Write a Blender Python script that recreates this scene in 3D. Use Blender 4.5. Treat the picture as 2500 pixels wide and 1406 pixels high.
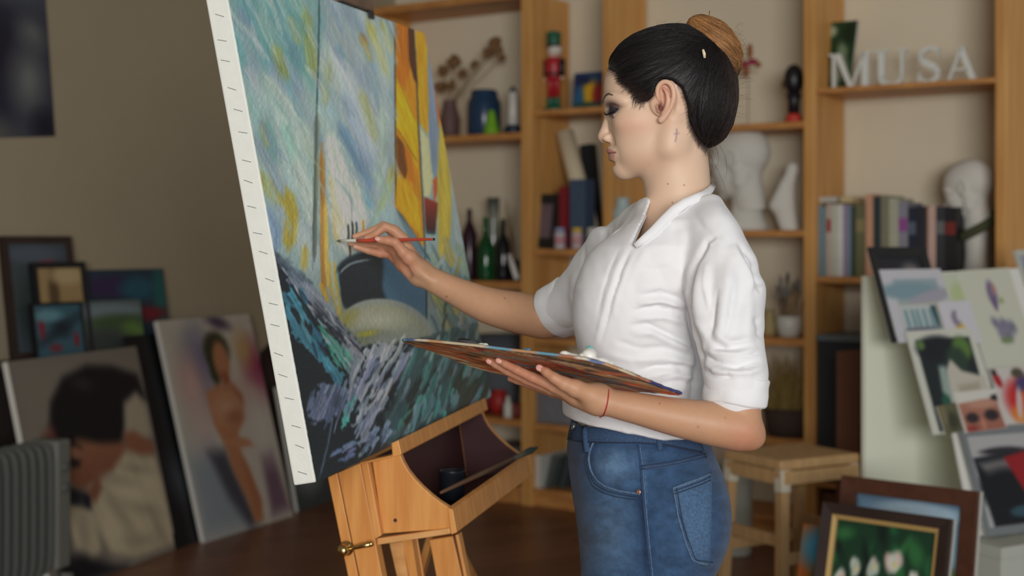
import bpy, math, random
import numpy as np
from mathutils import Vector, Matrix
from mathutils.bvhtree import BVHTree

for _o in list(bpy.data.objects):
    bpy.data.objects.remove(_o)
SC = bpy.context.scene
COL = SC.collection
F = 3472.2          # focal length in pixels of the 2500 px wide photograph
HY = 586.0          # horizon row
CH = 1.36           # camera height (m)

# ---------------------------------------------------------------- camera, world, lights
cam_data = bpy.data.cameras.new('camera')
cam = bpy.data.objects.new('camera', cam_data)
COL.objects.link(cam)
cam.location = (0, 0, CH)
cam.rotation_euler = (math.pi / 2, 0, 0)
cam_data.sensor_width = 36
cam_data.lens = 50
cam_data.shift_y = (HY - 703) / 2500
cam_data.clip_start = .05
cam_data.dof.use_dof = True
cam_data.dof.focus_distance = 2.1
cam_data.dof.aperture_fstop = 3.9
SC.camera = cam

world = bpy.data.worlds.new('world')
SC.world = world
world.use_nodes = True
wbg = world.node_tree.nodes['Background']
wbg.inputs[0].default_value = (.86, .93, 1, 1)
wbg.inputs[1].default_value = .22

def area(name, loc, direction, sx, sy, power, col=(1, 1, 1)):
    d = bpy.data.lights.new(name, 'AREA')
    d.shape = 'RECTANGLE'; d.size = sx; d.size_y = sy; d.energy = power; d.color = col
    o = bpy.data.objects.new(name, d)
    COL.objects.link(o)
    o.location = loc
    o.rotation_euler = Vector(direction).to_track_quat('-Z', 'Y').to_euler()
    return o
# daylight through the windows of the wall behind the camera (opposite the bookshelf)
area('window_daylight', (.85, -5.4, 2.0), (.03, 1, -.07), 4.0, 2.0, 470, (1, .985, .955))

vs = SC.view_settings
SC.display_settings.display_device = 'sRGB'
vs.view_transform = 'Standard'
vs.look = 'None'
vs.gamma = 1
vs.exposure = 0.0
vs.use_curve_mapping = False

# ---------------------------------------------------------------- helpers
def lin(c):
    c = np.asarray(c, float) / 255.0
    return np.where(c <= .04045, c / 12.92, ((c + .055) / 1.055) ** 2.4)

def P(x, y, Y):
    """photo pixel + distance -> world point"""
    return np.array([(x - 1250) / F * Y, Y, CH + (HY - y) / F * Y])

def ray(x, y):
    return np.array([(x - 1250) / F, 1.0, (HY - y) / F])
EYE = np.array([0, 0, CH])

def onplane(x, y, p0, n):
    r = ray(x, y)
    return EYE + r * (np.dot(np.asarray(p0) - EYE, n) / np.dot(r, n))

def onfloor(x, y, z=0.0):
    return onplane(x, y, (0, 0, z), np.array([0, 0, 1.0]))

def toworldpx(v):
    v = np.asarray(v)
    return np.stack([1250 + F * v[..., 0] / v[..., 1], HY + F * (CH - v[..., 2]) / v[..., 1]], -1)

def unit(v):
    v = np.asarray(v, float)
    return v / np.linalg.norm(v)

# ---- geometry: every builder returns (verts list, faces list)
class G:
    def __init__(s):
        s.v = []; s.f = []
    def add(s, v, f):
        o = len(s.v)
        s.v += [tuple(map(float, q)) for q in v]
        s.f += [tuple(i + o for i in q) for q in f]
        return s
    def hexa(s, c):      # 8 corners: bottom loop 0-3, top loop 4-7
        return s.add(c, [(3, 2, 1, 0), (4, 5, 6, 7), (0, 1, 5, 4), (1, 2, 6, 5), (2, 3, 7, 6), (3, 0, 4, 7)])
    def box(s, c, size, ex=(1, 0, 0), ey=(0, 1, 0), ez=(0, 0, 1)):
        c = np.asarray(c, float); ex, ey, ez = unit(ex) * size[0] / 2, unit(ey) * size[1] / 2, unit(ez) * size[2] / 2
        return s.hexa([c - ex - ey - ez, c + ex - ey - ez, c + ex + ey - ez, c - ex + ey - ez,
                       c - ex - ey + ez, c + ex - ey + ez, c + ex + ey + ez, c - ex + ey + ez])
    def bar(s, a, b, w, t, side):   # bar from a to b, width w along side
        a, b = np.asarray(a, float), np.asarray(b, float)
        d = unit(b - a); sd = unit(np.asarray(side, float) - d * np.dot(side, d)); th = np.cross(d, sd)
        return s.box((a + b) / 2, (w, t, np.linalg.norm(b - a)), sd, th, d)
    def prism(s, poly, vec):        # polygon (3D points) extruded by vec
        p = [np.asarray(q, float) for q in poly]; n = len(p)
        vec = np.asarray(vec, float)
        nn = np.cross(p[1] - p[0], p[2] - p[1])
        v = p + [q + vec for q in p]
        f = [tuple(range(n - 1, -1, -1)), tuple(range(n, 2 * n))] + [(i, (i + 1) % n, n + (i + 1) % n, n + i) for i in range(n)]
        return s.add(v, f)
    def tube(s, path, r, n=8, cap=True, flat=None):
        path = [np.asarray(q, float) for q in path]; m = len(path)
        rr = r if hasattr(r, '__len__') else [r] * m
        t = [unit(path[min(i + 1, m - 1)] - path[max(i - 1, 0)]) for i in range(m)]
        ref = np.array([0, 0, 1.0]) if abs(t[0][2]) < .9 else np.array([1.0, 0, 0])
        if flat is not None: ref = np.asarray(flat, float)
        u = unit(ref - t[0] * np.dot(ref, t[0]))
        v = []
        for i in range(m):
            u = unit(u - t[i] * np.dot(u, t[i])); w = np.cross(t[i], u)
            for k in range(n):
                a = 2 * math.pi * k / n
                v.append(path[i] + (u * math.cos(a) + w * math.sin(a)) * rr[i])
        f = [(i * n + k, i * n + (k + 1) % n, (i + 1) * n + (k + 1) % n, (i + 1) * n + k) for i in range(m - 1) for k in range(n)]
        if cap:
            f += [tuple(range(n - 1, -1, -1)), tuple(range((m - 1) * n, m * n))]
        return s.add(v, f)
    def lathe(s, prof, base, n=20, ax=(0, 0, 1), sq=(1, 1), ref=None):  # prof: list of (r, h)
        ax = unit(ax); ref = np.array([1.0, 0, 0]) if ref is None else np.asarray(ref, float)
        if abs(np.dot(ref, ax)) > .95: ref = np.array([0, 1.0, 0])
        u = unit(ref - ax * np.dot(ref, ax)); w = np.cross(ax, u); base = np.asarray(base, float)
        v = []
        for r, h in prof:
            for k in range(n):
                a = 2 * math.pi * k / n
                v.append(base + ax * h + u * (r * sq[0] * math.cos(a)) + w * (r * sq[1] * math.sin(a)))
        m = len(prof)
        f = [(i * n + k, i * n + (k + 1) % n, (i + 1) * n + (k + 1) % n, (i + 1) * n + k) for i in range(m - 1) for k in range(n)]
        f += [tuple(range(n - 1, -1, -1)), tuple(range((m - 1) * n, m * n))]
        return s.add(v, f)
    def ball(s, c, r, n=16, m=10, ex=(1, 0, 0), ey=(0, 1, 0), ez=(0, 0, 1)):
        r = r if hasattr(r, '__len__') else (r, r, r)
        c = np.asarray(c, float); ex, ey, ez = unit(ex) * r[0], unit(ey) * r[1], unit(ez) * r[2]
        v = [c - ez]
        for i in range(1, m):
            a = math.pi * i / m
            for k in range(n):
                b = 2 * math.pi * k / n
                v.append(c - ez * math.cos(a) + (ex * math.cos(b) + ey * math.sin(b)) * math.sin(a))
        v.append(c + ez)
        f = [(0, 1 + (k + 1) % n, 1 + k) for k in range(n)]
        for i in range(m - 2):
            f += [(1 + i * n + k, 1 + i * n + (k + 1) % n, 1 + (i + 1) * n + (k + 1) % n, 1 + (i + 1) * n + k) for k in range(n)]
        l = len(v) - 1; o = 1 + (m - 2) * n
        f += [(o + k, o + (k + 1) % n, l) for k in range(n)]
        return s.add(v, f)
    def sheet(s, fn, nu, nv):   # fn(u,v)->3D, open grid
        v = [fn(i / nu, j / nv) for j in range(nv + 1) for i in range(nu + 1)]
        f = [(j * (nu + 1) + i, j * (nu + 1) + i + 1, (j + 1) * (nu + 1) + i + 1, (j + 1) * (nu + 1) + i) for j in range(nv) for i in range(nu)]
        return s.add(v, f)

WO = {}     # world origin of each object
def np_mesh(name, verts, quads, cols=None, smooth=True):
    me = bpy.data.meshes.new(name)
    verts = np.asarray(verts, np.float32); quads = np.asarray(quads, np.int32)
    k = quads.shape[1]
    me.vertices.add(len(verts)); me.vertices.foreach_set('co', verts.ravel())
    me.loops.add(quads.size); me.loops.foreach_set('vertex_index', quads.ravel())
    me.polygons.add(len(quads))
    me.polygons.foreach_set('loop_start', np.arange(0, quads.size, k, dtype=np.int32))
    me.polygons.foreach_set('loop_total', np.full(len(quads), k, np.int32))
    me.update(calc_edges=True)
    me.validate()
    if smooth:
        me.polygons.foreach_set('use_smooth', np.ones(len(me.polygons), bool))
    if cols is not None:
        at = me.color_attributes.new('Col', 'FLOAT_COLOR', 'POINT')
        c = np.ones((len(verts), 4), np.float32); c[:, :3] = cols
        at.data.foreach_set('color', c.ravel())
    return me

def obj(name, g, mat, parent=None, smooth=False, bevel=0, label=None, origin=None, cols=None, kind=None):
    """one mesh object; g is a G (python lists) or (verts, quads) numpy arrays"""
    if isinstance(g, G):
        V = np.array(g.v)
    else:
        V = np.asarray(g[0])
    if origin is None:
        lo, hi = V.min(0), V.max(0)
        origin = np.array([(lo[0] + hi[0]) / 2, (lo[1] + hi[1]) / 2, lo[2]])
    V = V - origin
    if isinstance(g, G):
        me = bpy.data.meshes.new(name)
        me.from_pydata([tuple(q) for q in V], [], g.f)
        if smooth:
            me.polygons.foreach_set('use_smooth', np.ones(len(me.polygons), bool))
        bmfix(me)
        if cols is not None:
            at = me.color_attributes.new('Col', 'FLOAT_COLOR', 'POINT')
            c = np.ones((len(V), 4), np.float32); c[:, :3] = cols
            at.data.foreach_set('color', c.ravel())
        me.update()
    else:
        me = np_mesh(name, V, g[1], cols, smooth)
    if mat is not None:
        me.materials.append(mat)
    o = bpy.data.objects.new(name, me)
    COL.objects.link(o)
    po = np.zeros(3)
    if parent is not None:
        o.parent = parent; po = WO[parent.name]
    o.location = tuple(np.asarray(origin) - po)
    WO[o.name] = np.asarray(origin, float)
    if bevel:
        b = o.modifiers.new('bevel', 'BEVEL'); b.width = bevel; b.segments = 2; b.limit_method = 'ANGLE'
    if label: o['label'] = label
    if kind: o['kind'] = kind
    return o

import bmesh
def bmfix(me):
    bm = bmesh.new(); bm.from_mesh(me)
    bmesh.ops.recalc_face_normals(bm, faces=bm.faces)
    bm.to_mesh(me); bm.free()

def thing(name, label, cat, loc, group=None):
    o = bpy.data.objects.new(name, None); COL.objects.link(o)
    o.empty_display_size = .05
    o.location = tuple(map(float, loc)); WO[o.name] = np.asarray(loc, float)
    return tag(o, label, cat, group)

def tag(o, label, cat, group=None):
    o['label'] = label; o['category'] = cat
    if group: o['group'] = group
    return o

def struct(o):
    o['kind'] = 'structure'; return o

# ---- materials
def mat(name, col, rough=.6, metal=0, var=0, vscale=8, stretch=(1, 1, 1), bump=0, bscale=60, spec=.5, col2=None, trans=0, sss=0, sheen=0, ior=None, coords='Object', detail=4):
    m = bpy.data.materials.new(name); m.use_nodes = True
    nt = m.node_tree; b = nt.nodes['Principled BSDF']
    c1 = lin(col); b.inputs['Base Color'].default_value = (*c1, 1)
    b.inputs['Roughness'].default_value = rough; b.inputs['Metallic'].default_value = metal
    b.inputs['Specular IOR Level'].default_value = spec
    if trans: b.inputs['Transmission Weight'].default_value = trans
    if ior: b.inputs['IOR'].default_value = ior
    if sheen: b.inputs['Sheen Weight'].default_value = sheen
    if sss:
        b.inputs['Subsurface Weight'].default_value = sss; b.inputs['Subsurface Radius'].default_value = (.012, .005, .003)
        b.inputs['Subsurface Scale'].default_value = 1
    tc = nt.nodes.new('ShaderNodeTexCoord'); mp = nt.nodes.new('ShaderNodeMapping')
    mp.inputs['Scale'].default_value = stretch
    nt.links.new(tc.outputs[coords], mp.inputs[0])
    if var or col2 is not None:
        n = nt.nodes.new('ShaderNodeTexNoise'); n.inputs['Scale'].default_value = vscale; n.inputs['Detail'].default_value = detail
        nt.links.new(mp.outputs[0], n.inputs['Vector'])
        r = nt.nodes.new('ShaderNodeValToRGB')
        c2 = lin(col2) if col2 is not None else c1 * (1 - var)
        r.color_ramp.elements[0].position = .33; r.color_ramp.elements[1].position = .67
        r.color_ramp.elements[0].color = (*c2, 1)
        r.color_ramp.elements[1].color = (*(c1 if col2 is not None else np.minimum(c1 * (1 + var), 1)), 1)
        nt.links.new(n.outputs['Fac'], r.inputs[0]); nt.links.new(r.outputs[0], b.inputs['Base Color'])
    if bump:
        n2 = nt.nodes.new('ShaderNodeTexNoise'); n2.inputs['Scale'].default_value = bscale; n2.inputs['Detail'].default_value = 5
        nt.links.new(mp.outputs[0], n2.inputs['Vector'])
        bp = nt.nodes.new('ShaderNodeBump'); bp.inputs['Strength'].default_value = bump; bp.inputs['Distance'].default_value = .003
        nt.links.new(n2.outputs['Fac'], bp.inputs['Height']); nt.links.new(bp.outputs[0], b.inputs['Normal'])
    return m

def vmat(name, rough=.6, bump=0, bscale=200, stretch=(1, 1, 1), spec=.4, sss=0, var=0, vscale=300, sheen=0, coat=0):
    """material whose colour is the mesh's own colour attribute (paint, print, dye)"""
    m = bpy.data.materials.new(name); m.use_nodes = True
    nt = m.node_tree; b = nt.nodes['Principled BSDF']
    b.inputs['Roughness'].default_value = rough; b.inputs['Specular IOR Level'].default_value = spec
    at = nt.nodes.new('ShaderNodeAttribute'); at.attribute_name = 'Col'
    out = at.outputs['Color']
    if sss:
        b.inputs['Subsurface Weight'].default_value = sss; b.inputs['Subsurface Radius'].default_value = (.012, .005, .003)
        b.inputs['Subsurface Scale'].default_value = 1
    if sheen: b.inputs['Sheen Weight'].default_value = sheen
    if coat: b.inputs['Coat Weight'].default_value = coat; b.inputs['Coat Roughness'].default_value = .35
    tc = nt.nodes.new('ShaderNodeTexCoord'); mp = nt.nodes.new('ShaderNodeMapping'); mp.inputs['Scale'].default_value = stretch
    nt.links.new(tc.outputs['Object'], mp.inputs[0])
    if var:
        n = nt.nodes.new('ShaderNodeTexNoise'); n.inputs['Scale'].default_value = vscale; n.inputs['Detail'].default_value = 6
        nt.links.new(mp.outputs[0], n.inputs['Vector'])
        mr = nt.nodes.new('ShaderNodeMapRange'); mr.inputs['From Min'].default_value = .3; mr.inputs['From Max'].default_value = .7
        mr.inputs['To Min'].default_value = 1 - var; mr.inputs['To Max'].default_value = 1 + var
        nt.links.new(n.outputs['Fac'], mr.inputs[0])
        mx = nt.nodes.new('ShaderNodeVectorMath'); mx.operation = 'SCALE'
        nt.links.new(out, mx.inputs[0]); nt.links.new(mr.outputs[0], mx.inputs['Scale']); out = mx.outputs[0]
    nt.links.new(out, b.inputs['Base Color'])
    if bump:
        n2 = nt.nodes.new('ShaderNodeTexNoise'); n2.inputs['Scale'].default_value = bscale; n2.inputs['Detail'].default_value = 5
        nt.links.new(mp.outputs[0], n2.inputs['Vector'])
        bp = nt.nodes.new('ShaderNodeBump'); bp.inputs['Strength'].default_value = bump; bp.inputs['Distance'].default_value = .002
        nt.links.new(n2.outputs['Fac'], bp.inputs['Height']); nt.links.new(bp.outputs[0], b.inputs['Normal'])
    return m

# ---- 2D painter: colours (sRGB 0-255) at sample points
def vnoise(x, y, seed=0):
    xi = np.floor(x).astype(np.int64); yi = np.floor(y).astype(np.int64)
    fx = x - xi; fy = y - yi; fx = fx * fx * (3 - 2 * fx); fy = fy * fy * (3 - 2 * fy)
    def h(a, b):
        n = (a * 374761393 + b * 668265263 + seed * 974711) & 0x7fffffff
        n = ((n ^ (n >> 13)) * 1274126177) & 0x7fffffff
        return ((n ^ (n >> 16)) & 0xffff) / 65535.0
    return (h(xi, yi) * (1 - fx) + h(xi + 1, yi) * fx) * (1 - fy) + (h(xi, yi + 1) * (1 - fx) + h(xi + 1, yi + 1) * fx) * fy

class Paint:
    def __init__(s, x, y, base):
        s.x = x; s.y = y; s.c = np.empty((len(x), 3)); s.c[:] = base
    def mixin(s, idx, a, col):
        a = np.clip(a, 0, 1)[:, None]
        s.c[idx] = s.c[idx] * (1 - a) + np.asarray(col, float) * a
    def box(s, x0, x1, y0, y1):
        return np.nonzero((s.x > x0) & (s.x < x1) & (s.y > y0) & (s.y < y1))[0]
    def poly(s, pts, col, soft=4, a=1, col2=None, ang=None, streak=0, seed=1, rag=0):
        p = np.array(pts, float)
        m = soft + rag + 2
        i = s.box(p[:, 0].min() - m, p[:, 0].max() + m, p[:, 1].min() - m, p[:, 1].max() + m)
        if len(i) == 0: return
        x, y = s.x[i], s.y[i]
        d = np.full(len(i), 1e9); ins = np.zeros(len(i), bool)
        for k in range(len(p)):
            ax, ay = p[k]; bx, by = p[(k + 1) % len(p)]
            ex, ey = bx - ax, by - ay
            t = np.clip(((x - ax) * ex + (y - ay) * ey) / (ex * ex + ey * ey + 1e-9), 0, 1)
            d = np.minimum(d, np.hypot(x - ax - ex * t, y - ay - ey * t))
            c = ((ay > y) != (by > y))
            xx = (bx - ax) * (y - ay) / (by - ay + 1e-12) + ax
            ins ^= c & (x < xx)
        d = np.where(ins, -d, d)
        if rag: d = d + rag * (vnoise(x / (rag * 1.2), y / (rag * 1.2), seed) - .5) * 2
        al = np.clip(.5 - d / (2 * max(soft, .1)), 0, 1)
        al = al * al * (3 - 2 * al) * a
        cc = np.broadcast_to(np.asarray(col, float), (len(i), 3))
        if col2 is not None:      # colour gradient top to bottom
            t = ((y - p[:, 1].min()) / (np.ptp(p[:, 1]) + 1e-9))[:, None].clip(0, 1)
            cc = cc * (1 - t) + np.asarray(col2, float) * t
        if streak:
            an = math.radians(ang if ang is not None else 90)
            u = x * math.cos(an) + y * math.sin(an); v = -x * math.sin(an) + y * math.cos(an)
            nz = vnoise(u / 60, v / 4.0, seed) * .6 + vnoise(u / 25, v / 1.8, seed + 7) * .4
            cc = cc * (1 + (nz[:, None] - .5) * streak)
            al = al * np.clip(1.25 - .9 * streak * (vnoise(u / 40, v / 3, seed + 3) > .62), 0, 1)
        s.mixin(i, al, cc)
    def ell(s, cx, cy, rx, ry, col, rot=0, soft=.25, a=1):
        m = max(rx, ry) * (1 + soft) + 2
        i = s.box(cx - m, cx + m, cy - m, cy + m)
        if len(i) == 0: return
        cr, sr = math.cos(math.radians(rot)), math.sin(math.radians(rot))
        dx, dy = s.x[i] - cx, s.y[i] - cy
        r = np.hypot((dx * cr + dy * sr) / rx, (-dx * sr + dy * cr) / ry)
        s.mixin(i, np.clip((1 + soft - r) / (2 * soft), 0, 1) * a, col)
    def line(s, pts, w, col, soft=1, a=1, dry=0, seed=1):
        p = np.array(pts, float); m = w + soft + 2
        i = s.box(p[:, 0].min() - m, p[:, 0].max() + m, p[:, 1].min() - m, p[:, 1].max() + m)
        if len(i) == 0: return
        x, y = s.x[i], s.y[i]; d = np.full(len(i), 1e9); uu = np.zeros(len(i)); acc = 0
        for k in range(len(p) - 1):
            ax, ay = p[k]; ex, ey = p[k + 1] - p[k]; L = math.hypot(ex, ey) + 1e-9
            t = np.clip(((x - ax) * ex + (y - ay) * ey) / (L * L), 0, 1)
            dd = np.hypot(x - ax - ex * t, y - ay - ey * t)
            sg = np.sign((x - ax) * ey - (y - ay) * ex)
            b = dd < np.abs(d); d = np.where(b, dd * np.where(sg == 0, 1, sg), d); uu = np.where(b, acc + t * L, uu); acc += L
        tt = uu / acc
        wd = w * (np.clip(np.minimum(tt, 1 - tt) * 8, .25, 1))
        al = np.clip((wd + soft - np.abs(d)) / (2 * soft + 1e-6), 0, 1) * a
        if dry:
            nz = vnoise(uu / 45, d / 1.6 + seed * 13.7, seed) * .65 + vnoise(uu / 9, d / 1.2, seed + 5) * .35
            al = al * np.clip((nz - dry * (.25 + .5 * tt)) * 6 + .3, 0, 1)
            col = np.asarray(col, float)[None] * (1 + (vnoise(uu / 60, d / 2.5, seed + 9)[:, None] - .5) * .35)
        s.mixin(i, al, col)
    def rgb(s):
        return lin(np.clip(s.c, 0, 255))
# ================================================================ the room
Q0 = np.array([.0733, 7.276, 0]); T = np.array([.826, -.5635, 0]); N = np.array([-.5635, -.826, 0]); BK = -N
ZUP = np.array([0, 0, 1.0])
SHD = .36                                   # shelf depth
WALLB = Q0 + BK * (SHD + .015)
WL0 = np.array([-1.93, 6.4, 0]); WLN = np.array([.826, -.5635, 0])
def SF(px, py, inset=0.0):
    return onplane(px, py, Q0 + BK * inset, N)
corner = WL0 + BK * (np.dot(WALLB - WL0, BK))

M_wall = mat('wall_paint', (224, 214, 190), .85, var=.03, vscale=2, bump=.15, bscale=40)
M_wall2 = mat('wall_paint_dimmed', (158, 146, 122), .85, var=.03, vscale=2, bump=.15, bscale=40)  # darker than the back wall: its dim light is put into the colour
M_ceil = mat('ceiling_paint', (225, 222, 215), .9)
def floor_mat():
    m = bpy.data.materials.new('floor_boards'); m.use_nodes = True
    nt = m.node_tree; b = nt.nodes['Principled BSDF']; b.inputs['Roughness'].default_value = .38
    tc = nt.nodes.new('ShaderNodeTexCoord'); mp = nt.nodes.new('ShaderNodeMapping')
    mp.inputs['Rotation'].default_value = (0, 0, math.radians(-34.3))
    br = nt.nodes.new('ShaderNodeTexBrick'); br.inputs['Scale'].default_value = 1
    br.inputs['Brick Width'].default_value = 1.3; br.inputs['Row Height'].default_value = .12; br.inputs['Mortar Size'].default_value = .0025
    br.inputs['Color1'].default_value = (*lin((150, 102, 74)), 1); br.inputs['Color2'].default_value = (*lin((128, 84, 60)), 1)
    br.inputs['Mortar'].default_value = (*lin((40, 26, 20)), 1)
    ns = nt.nodes.new('ShaderNodeTexNoise'); ns.inputs['Scale'].default_value = 6; ns.inputs['Detail'].default_value = 6
    mp2 = nt.nodes.new('ShaderNodeMapping'); mp2.inputs['Scale'].default_value = (1, 14, 1)
    mx = nt.nodes.new('ShaderNodeMixRGB'); mx.blend_type = 'MULTIPLY'; mx.inputs[0].default_value = .5
    nt.links.new(tc.outputs['Object'], mp.inputs[0]); nt.links.new(mp.outputs[0], br.inputs['Vector'])
    nt.links.new(mp.outputs[0], mp2.inputs[0]); nt.links.new(mp2.outputs[0], ns.inputs['Vector'])
    nt.links.new(br.outputs[0], mx.inputs[1]); nt.links.new(ns.outputs[0], mx.inputs[2]); nt.links.new(mx.outputs[0], b.inputs['Base Color'])
    return m
M_floor = floor_mat()

RW, RL = 6.2, 17.0
c0 = corner; c1 = corner + T * RW; c2 = c1 - BK * RL; c3 = c0 - BK * RL
def slab(name, pts, vec, m):
    return struct(obj(name, G().prism(pts, vec), m))
slab('floor', [c0 - T * .2 + BK * .2, c1 + BK * .2, c2, c3 - T * .2], (0, 0, -.05), M_floor)
slab('ceiling', [q + ZUP * 3.05 for q in (c0 - T * .2 + BK * .2, c1 + BK * .2, c2, c3 - T * .2)], (0, 0, .05), M_ceil)
slab('wall_back', [c0 - T * .1, c1, c1 + ZUP * 3.05, c0 - T * .1 + ZUP * 3.05], BK * .1, M_wall)
slab('wall_left', [c3, c0, c0 + ZUP * 3.05, c3 + ZUP * 3.05], -T * .1, M_wall2)
M_base = mat('baseboard_paint', (120, 100, 80), .6)
struct(obj('baseboard_left', G().prism([c3, c0, c0 + ZUP * .07, c3 + ZUP * .07], T * .012), M_base))
struct(obj('baseboard_back', G().prism([c0 + T * 3.1, c1, c1 + ZUP * .07, c0 + T * 3.1 + ZUP * .07], -BK * .012), M_base))

# ================================================================ the bookshelf
M_pine = mat('pine', (222, 170, 100), .5, col2=(200, 142, 76), vscale=3.5, stretch=(9, 9, .6), bump=.1, bscale=30)
M_pine_h = mat('pine_shelf', (206, 148, 84), .5, col2=(182, 122, 66), vscale=3.5, stretch=(.8, 6, 9), bump=.1, bscale=30)
def tpos(px):           # distance along the shelf front of a pixel column
    return float(np.dot(SF(px, HY) - Q0, T))
def zat(px, py):
    return float(SF(px, py)[2])
posts = {'A': (880, 905), 'B': (1272, 1299), 'C': (1472, 1493), 'D': (1962, 1990), 'E': (2430, 2458)}
pt = {k: (tpos(a), tpos(b)) for k, (a, b) in posts.items()}
sh = thing('bookshelf', 'tall open pine bookshelf with square posts against the beige wall', 'bookshelf', Q0 + T * .6)
def sbox(t0, t1, d0, d1, z0, z1):
    a = Q0 + T * t0 + BK * d0
    b = [a, Q0 + T * t1 + BK * d0, Q0 + T * t1 + BK * d1, Q0 + T * t0 + BK * d1]
    return G().hexa([q + ZUP * z0 for q in b] + [q + ZUP * z1 for q in b])
for k, (t0, t1) in pt.items():
    obj('post', sbox(t0, t1, 0, SHD, 0, 2.62), M_pine, sh, bevel=.003)
shelves = {}
def shelf(bay, px, ytop, ybot):
    a, b = bay
    z1, z0 = zat(px, ytop), zat(px, ybot)
    obj('shelf', sbox(pt[a][1], pt[b][0], .004, SHD - .004, z0, z1), M_pine_h, sh, bevel=.002)
    shelves.setdefault(bay, []).append(z1)
    return z1
AB1 = shelf(('A', 'B'), 1180, 327, 343); AB2 = shelf(('A', 'B'), 1225, 687, 705); AB3 = shelf(('A', 'B'), 1220, 1022, 1038)
shelf(('A', 'B'), 1180, -14, 4)
BC1 = shelf(('B', 'C'), 1390, 264, 278); BC2 = shelf(('B', 'C'), 1390, 608, 624); BC3 = shelf(('B', 'C'), 1360, 828, 843); BC4 = shelf(('B', 'C'), 1350, 1038, 1053)
CD1 = shelf(('C', 'D'), 1880, 299, 315); CD2 = shelf(('C', 'D'), 1880, 562, 578); CD3 = shelf(('C', 'D'), 1900, 825, 844); CD4 = shelf(('C', 'D'), 1900, 1070, 1088)
DE1 = shelf(('D', 'E'), 2210, 202, 215); DE2 = shelf(('D', 'E'), 2060, 676, 691); DE3 = shelf(('D', 'E'), 2060, 1180, 1196)
for bay in (('A', 'B'), ('B', 'C'), ('C', 'D'), ('D', 'E')):
    obj('plinth', sbox(pt[bay[0]][1], pt[bay[1]][0], .03, .05, 0, .07), M_pine_h, sh)
    obj('shelf', sbox(pt[bay[0]][1], pt[bay[1]][0], .004, SHD - .004, .07, .092), M_pine_h, sh, bevel=.002)

def spot(px, z, inset):     # world position on a shelf: pixel column, shelf height, distance behind the front
    p = SF(px, HY, inset); return np.array([p[0], p[1], z])
def mpp(px, inset):         # metres per pixel there
    return SF(px, HY, inset)[1] / F

# ================================================================ flat pictures
M_art = vmat('oil_paint', .45, bump=.25, bscale=90)
M_print = vmat('printed_paper', .5)
M_canvas_edge = mat('canvas_edge', (205, 203, 195), .8)
M_paper = mat('white_paper', (226, 226, 220), .7)
M_black = mat('black_frame', (24, 26, 30), .45)
M_grey = mat('grey_frame', (120, 126, 130), .5)
M_brown = mat('brown_frame', (84, 50, 36), .4, var=.15, vscale=5, stretch=(1, 8, 8))
M_dark = mat('dark_wood', (50, 36, 32), .5, var=.2, vscale=5)
M_gold = mat('gold_frame', (206, 172, 110), .35, metal=.35)

def rect_px(p0, n, TL, TR, BR, BL):
    c = [onplane(*q, p0, n) for q in (TL, TR, BR, BL)]
    return rect3(*c)
def rect3(TL, TR, BR, BL):
    w = ((TR - TL) + (BR - BL)) / 2; u = ((TL - BL) + (TR - BR)) / 2
    wd = unit(w); u = u - wd * np.dot(u, wd)
    ctr = (TL + TR + BR + BL) / 4
    return ctr - w / 2 - u / 2, w, u
def picture(name, label, cat, rect, art, nu=60, nv=60, frame=0, fmat=None, proud=.008, th=.02, edge=None, inner=0, imat=None, group=None, amat=None):
    BL, w, u = rect
    W, H = np.linalg.norm(w), np.linalg.norm(u); wd, ud = w / W, u / H
    n = np.cross(wd, ud)
    if np.dot(n, EYE - BL) < 0: n = -n
    t = thing(name, label, cat, (BL + w / 2), group)
    obj('backing', G().prism([BL - n * th, BL + w - n * th, BL + w + u - n * th, BL + u - n * th], n * th), edge or M_canvas_edge, t)
    fi = frame + inner
    g = G().sheet(lambda a, b: BL + n * .0012 + wd * (fi + a * (W - 2 * fi)) + ud * (fi + b * (H - 2 * fi)), nu, nv)
    a, b = np.meshgrid(np.arange(nu + 1) / nu, np.arange(nv + 1) / nv)
    p = Paint(a.ravel() * 100, (1 - b.ravel()) * 100, (128, 128, 128)); art(p)
    obj('picture', g, amat or M_art, t, smooth=True, cols=p.rgb())
    def bars(o, wdt, h, m, nm):
        g = G(); q = lambda x, y, z: BL + wd * x + ud * y + n * z
        i = o + wdt
        for (x0, y0, x1, y1, x2, y2, x3, y3) in ((o, o, W - o, o, W - i, i, i, i), (W - o, o, W - o, H - o, W - i, H - i, W - i, i),
                                                 (W - o, H - o, o, H - o, i, H - i, W - i, H - i), (o, H - o, o, o, i, i, i, H - i)):
            g = G()
            g.hexa([q(x0, y0, -th * .5), q(x1, y1, -th * .5), q(x2, y2, -th * .5), q(x3, y3, -th * .5), q(x0, y0, h), q(x1, y1, h), q(x2, y2, h * .7), q(x3, y3, h * .7)])
            obj(nm, g, m, t)
    if frame: bars(0, frame, proud, fmat, 'frame_side')
    if inner: bars(frame, inner, proud * .6, imat, 'inner_moulding')
    return t

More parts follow.
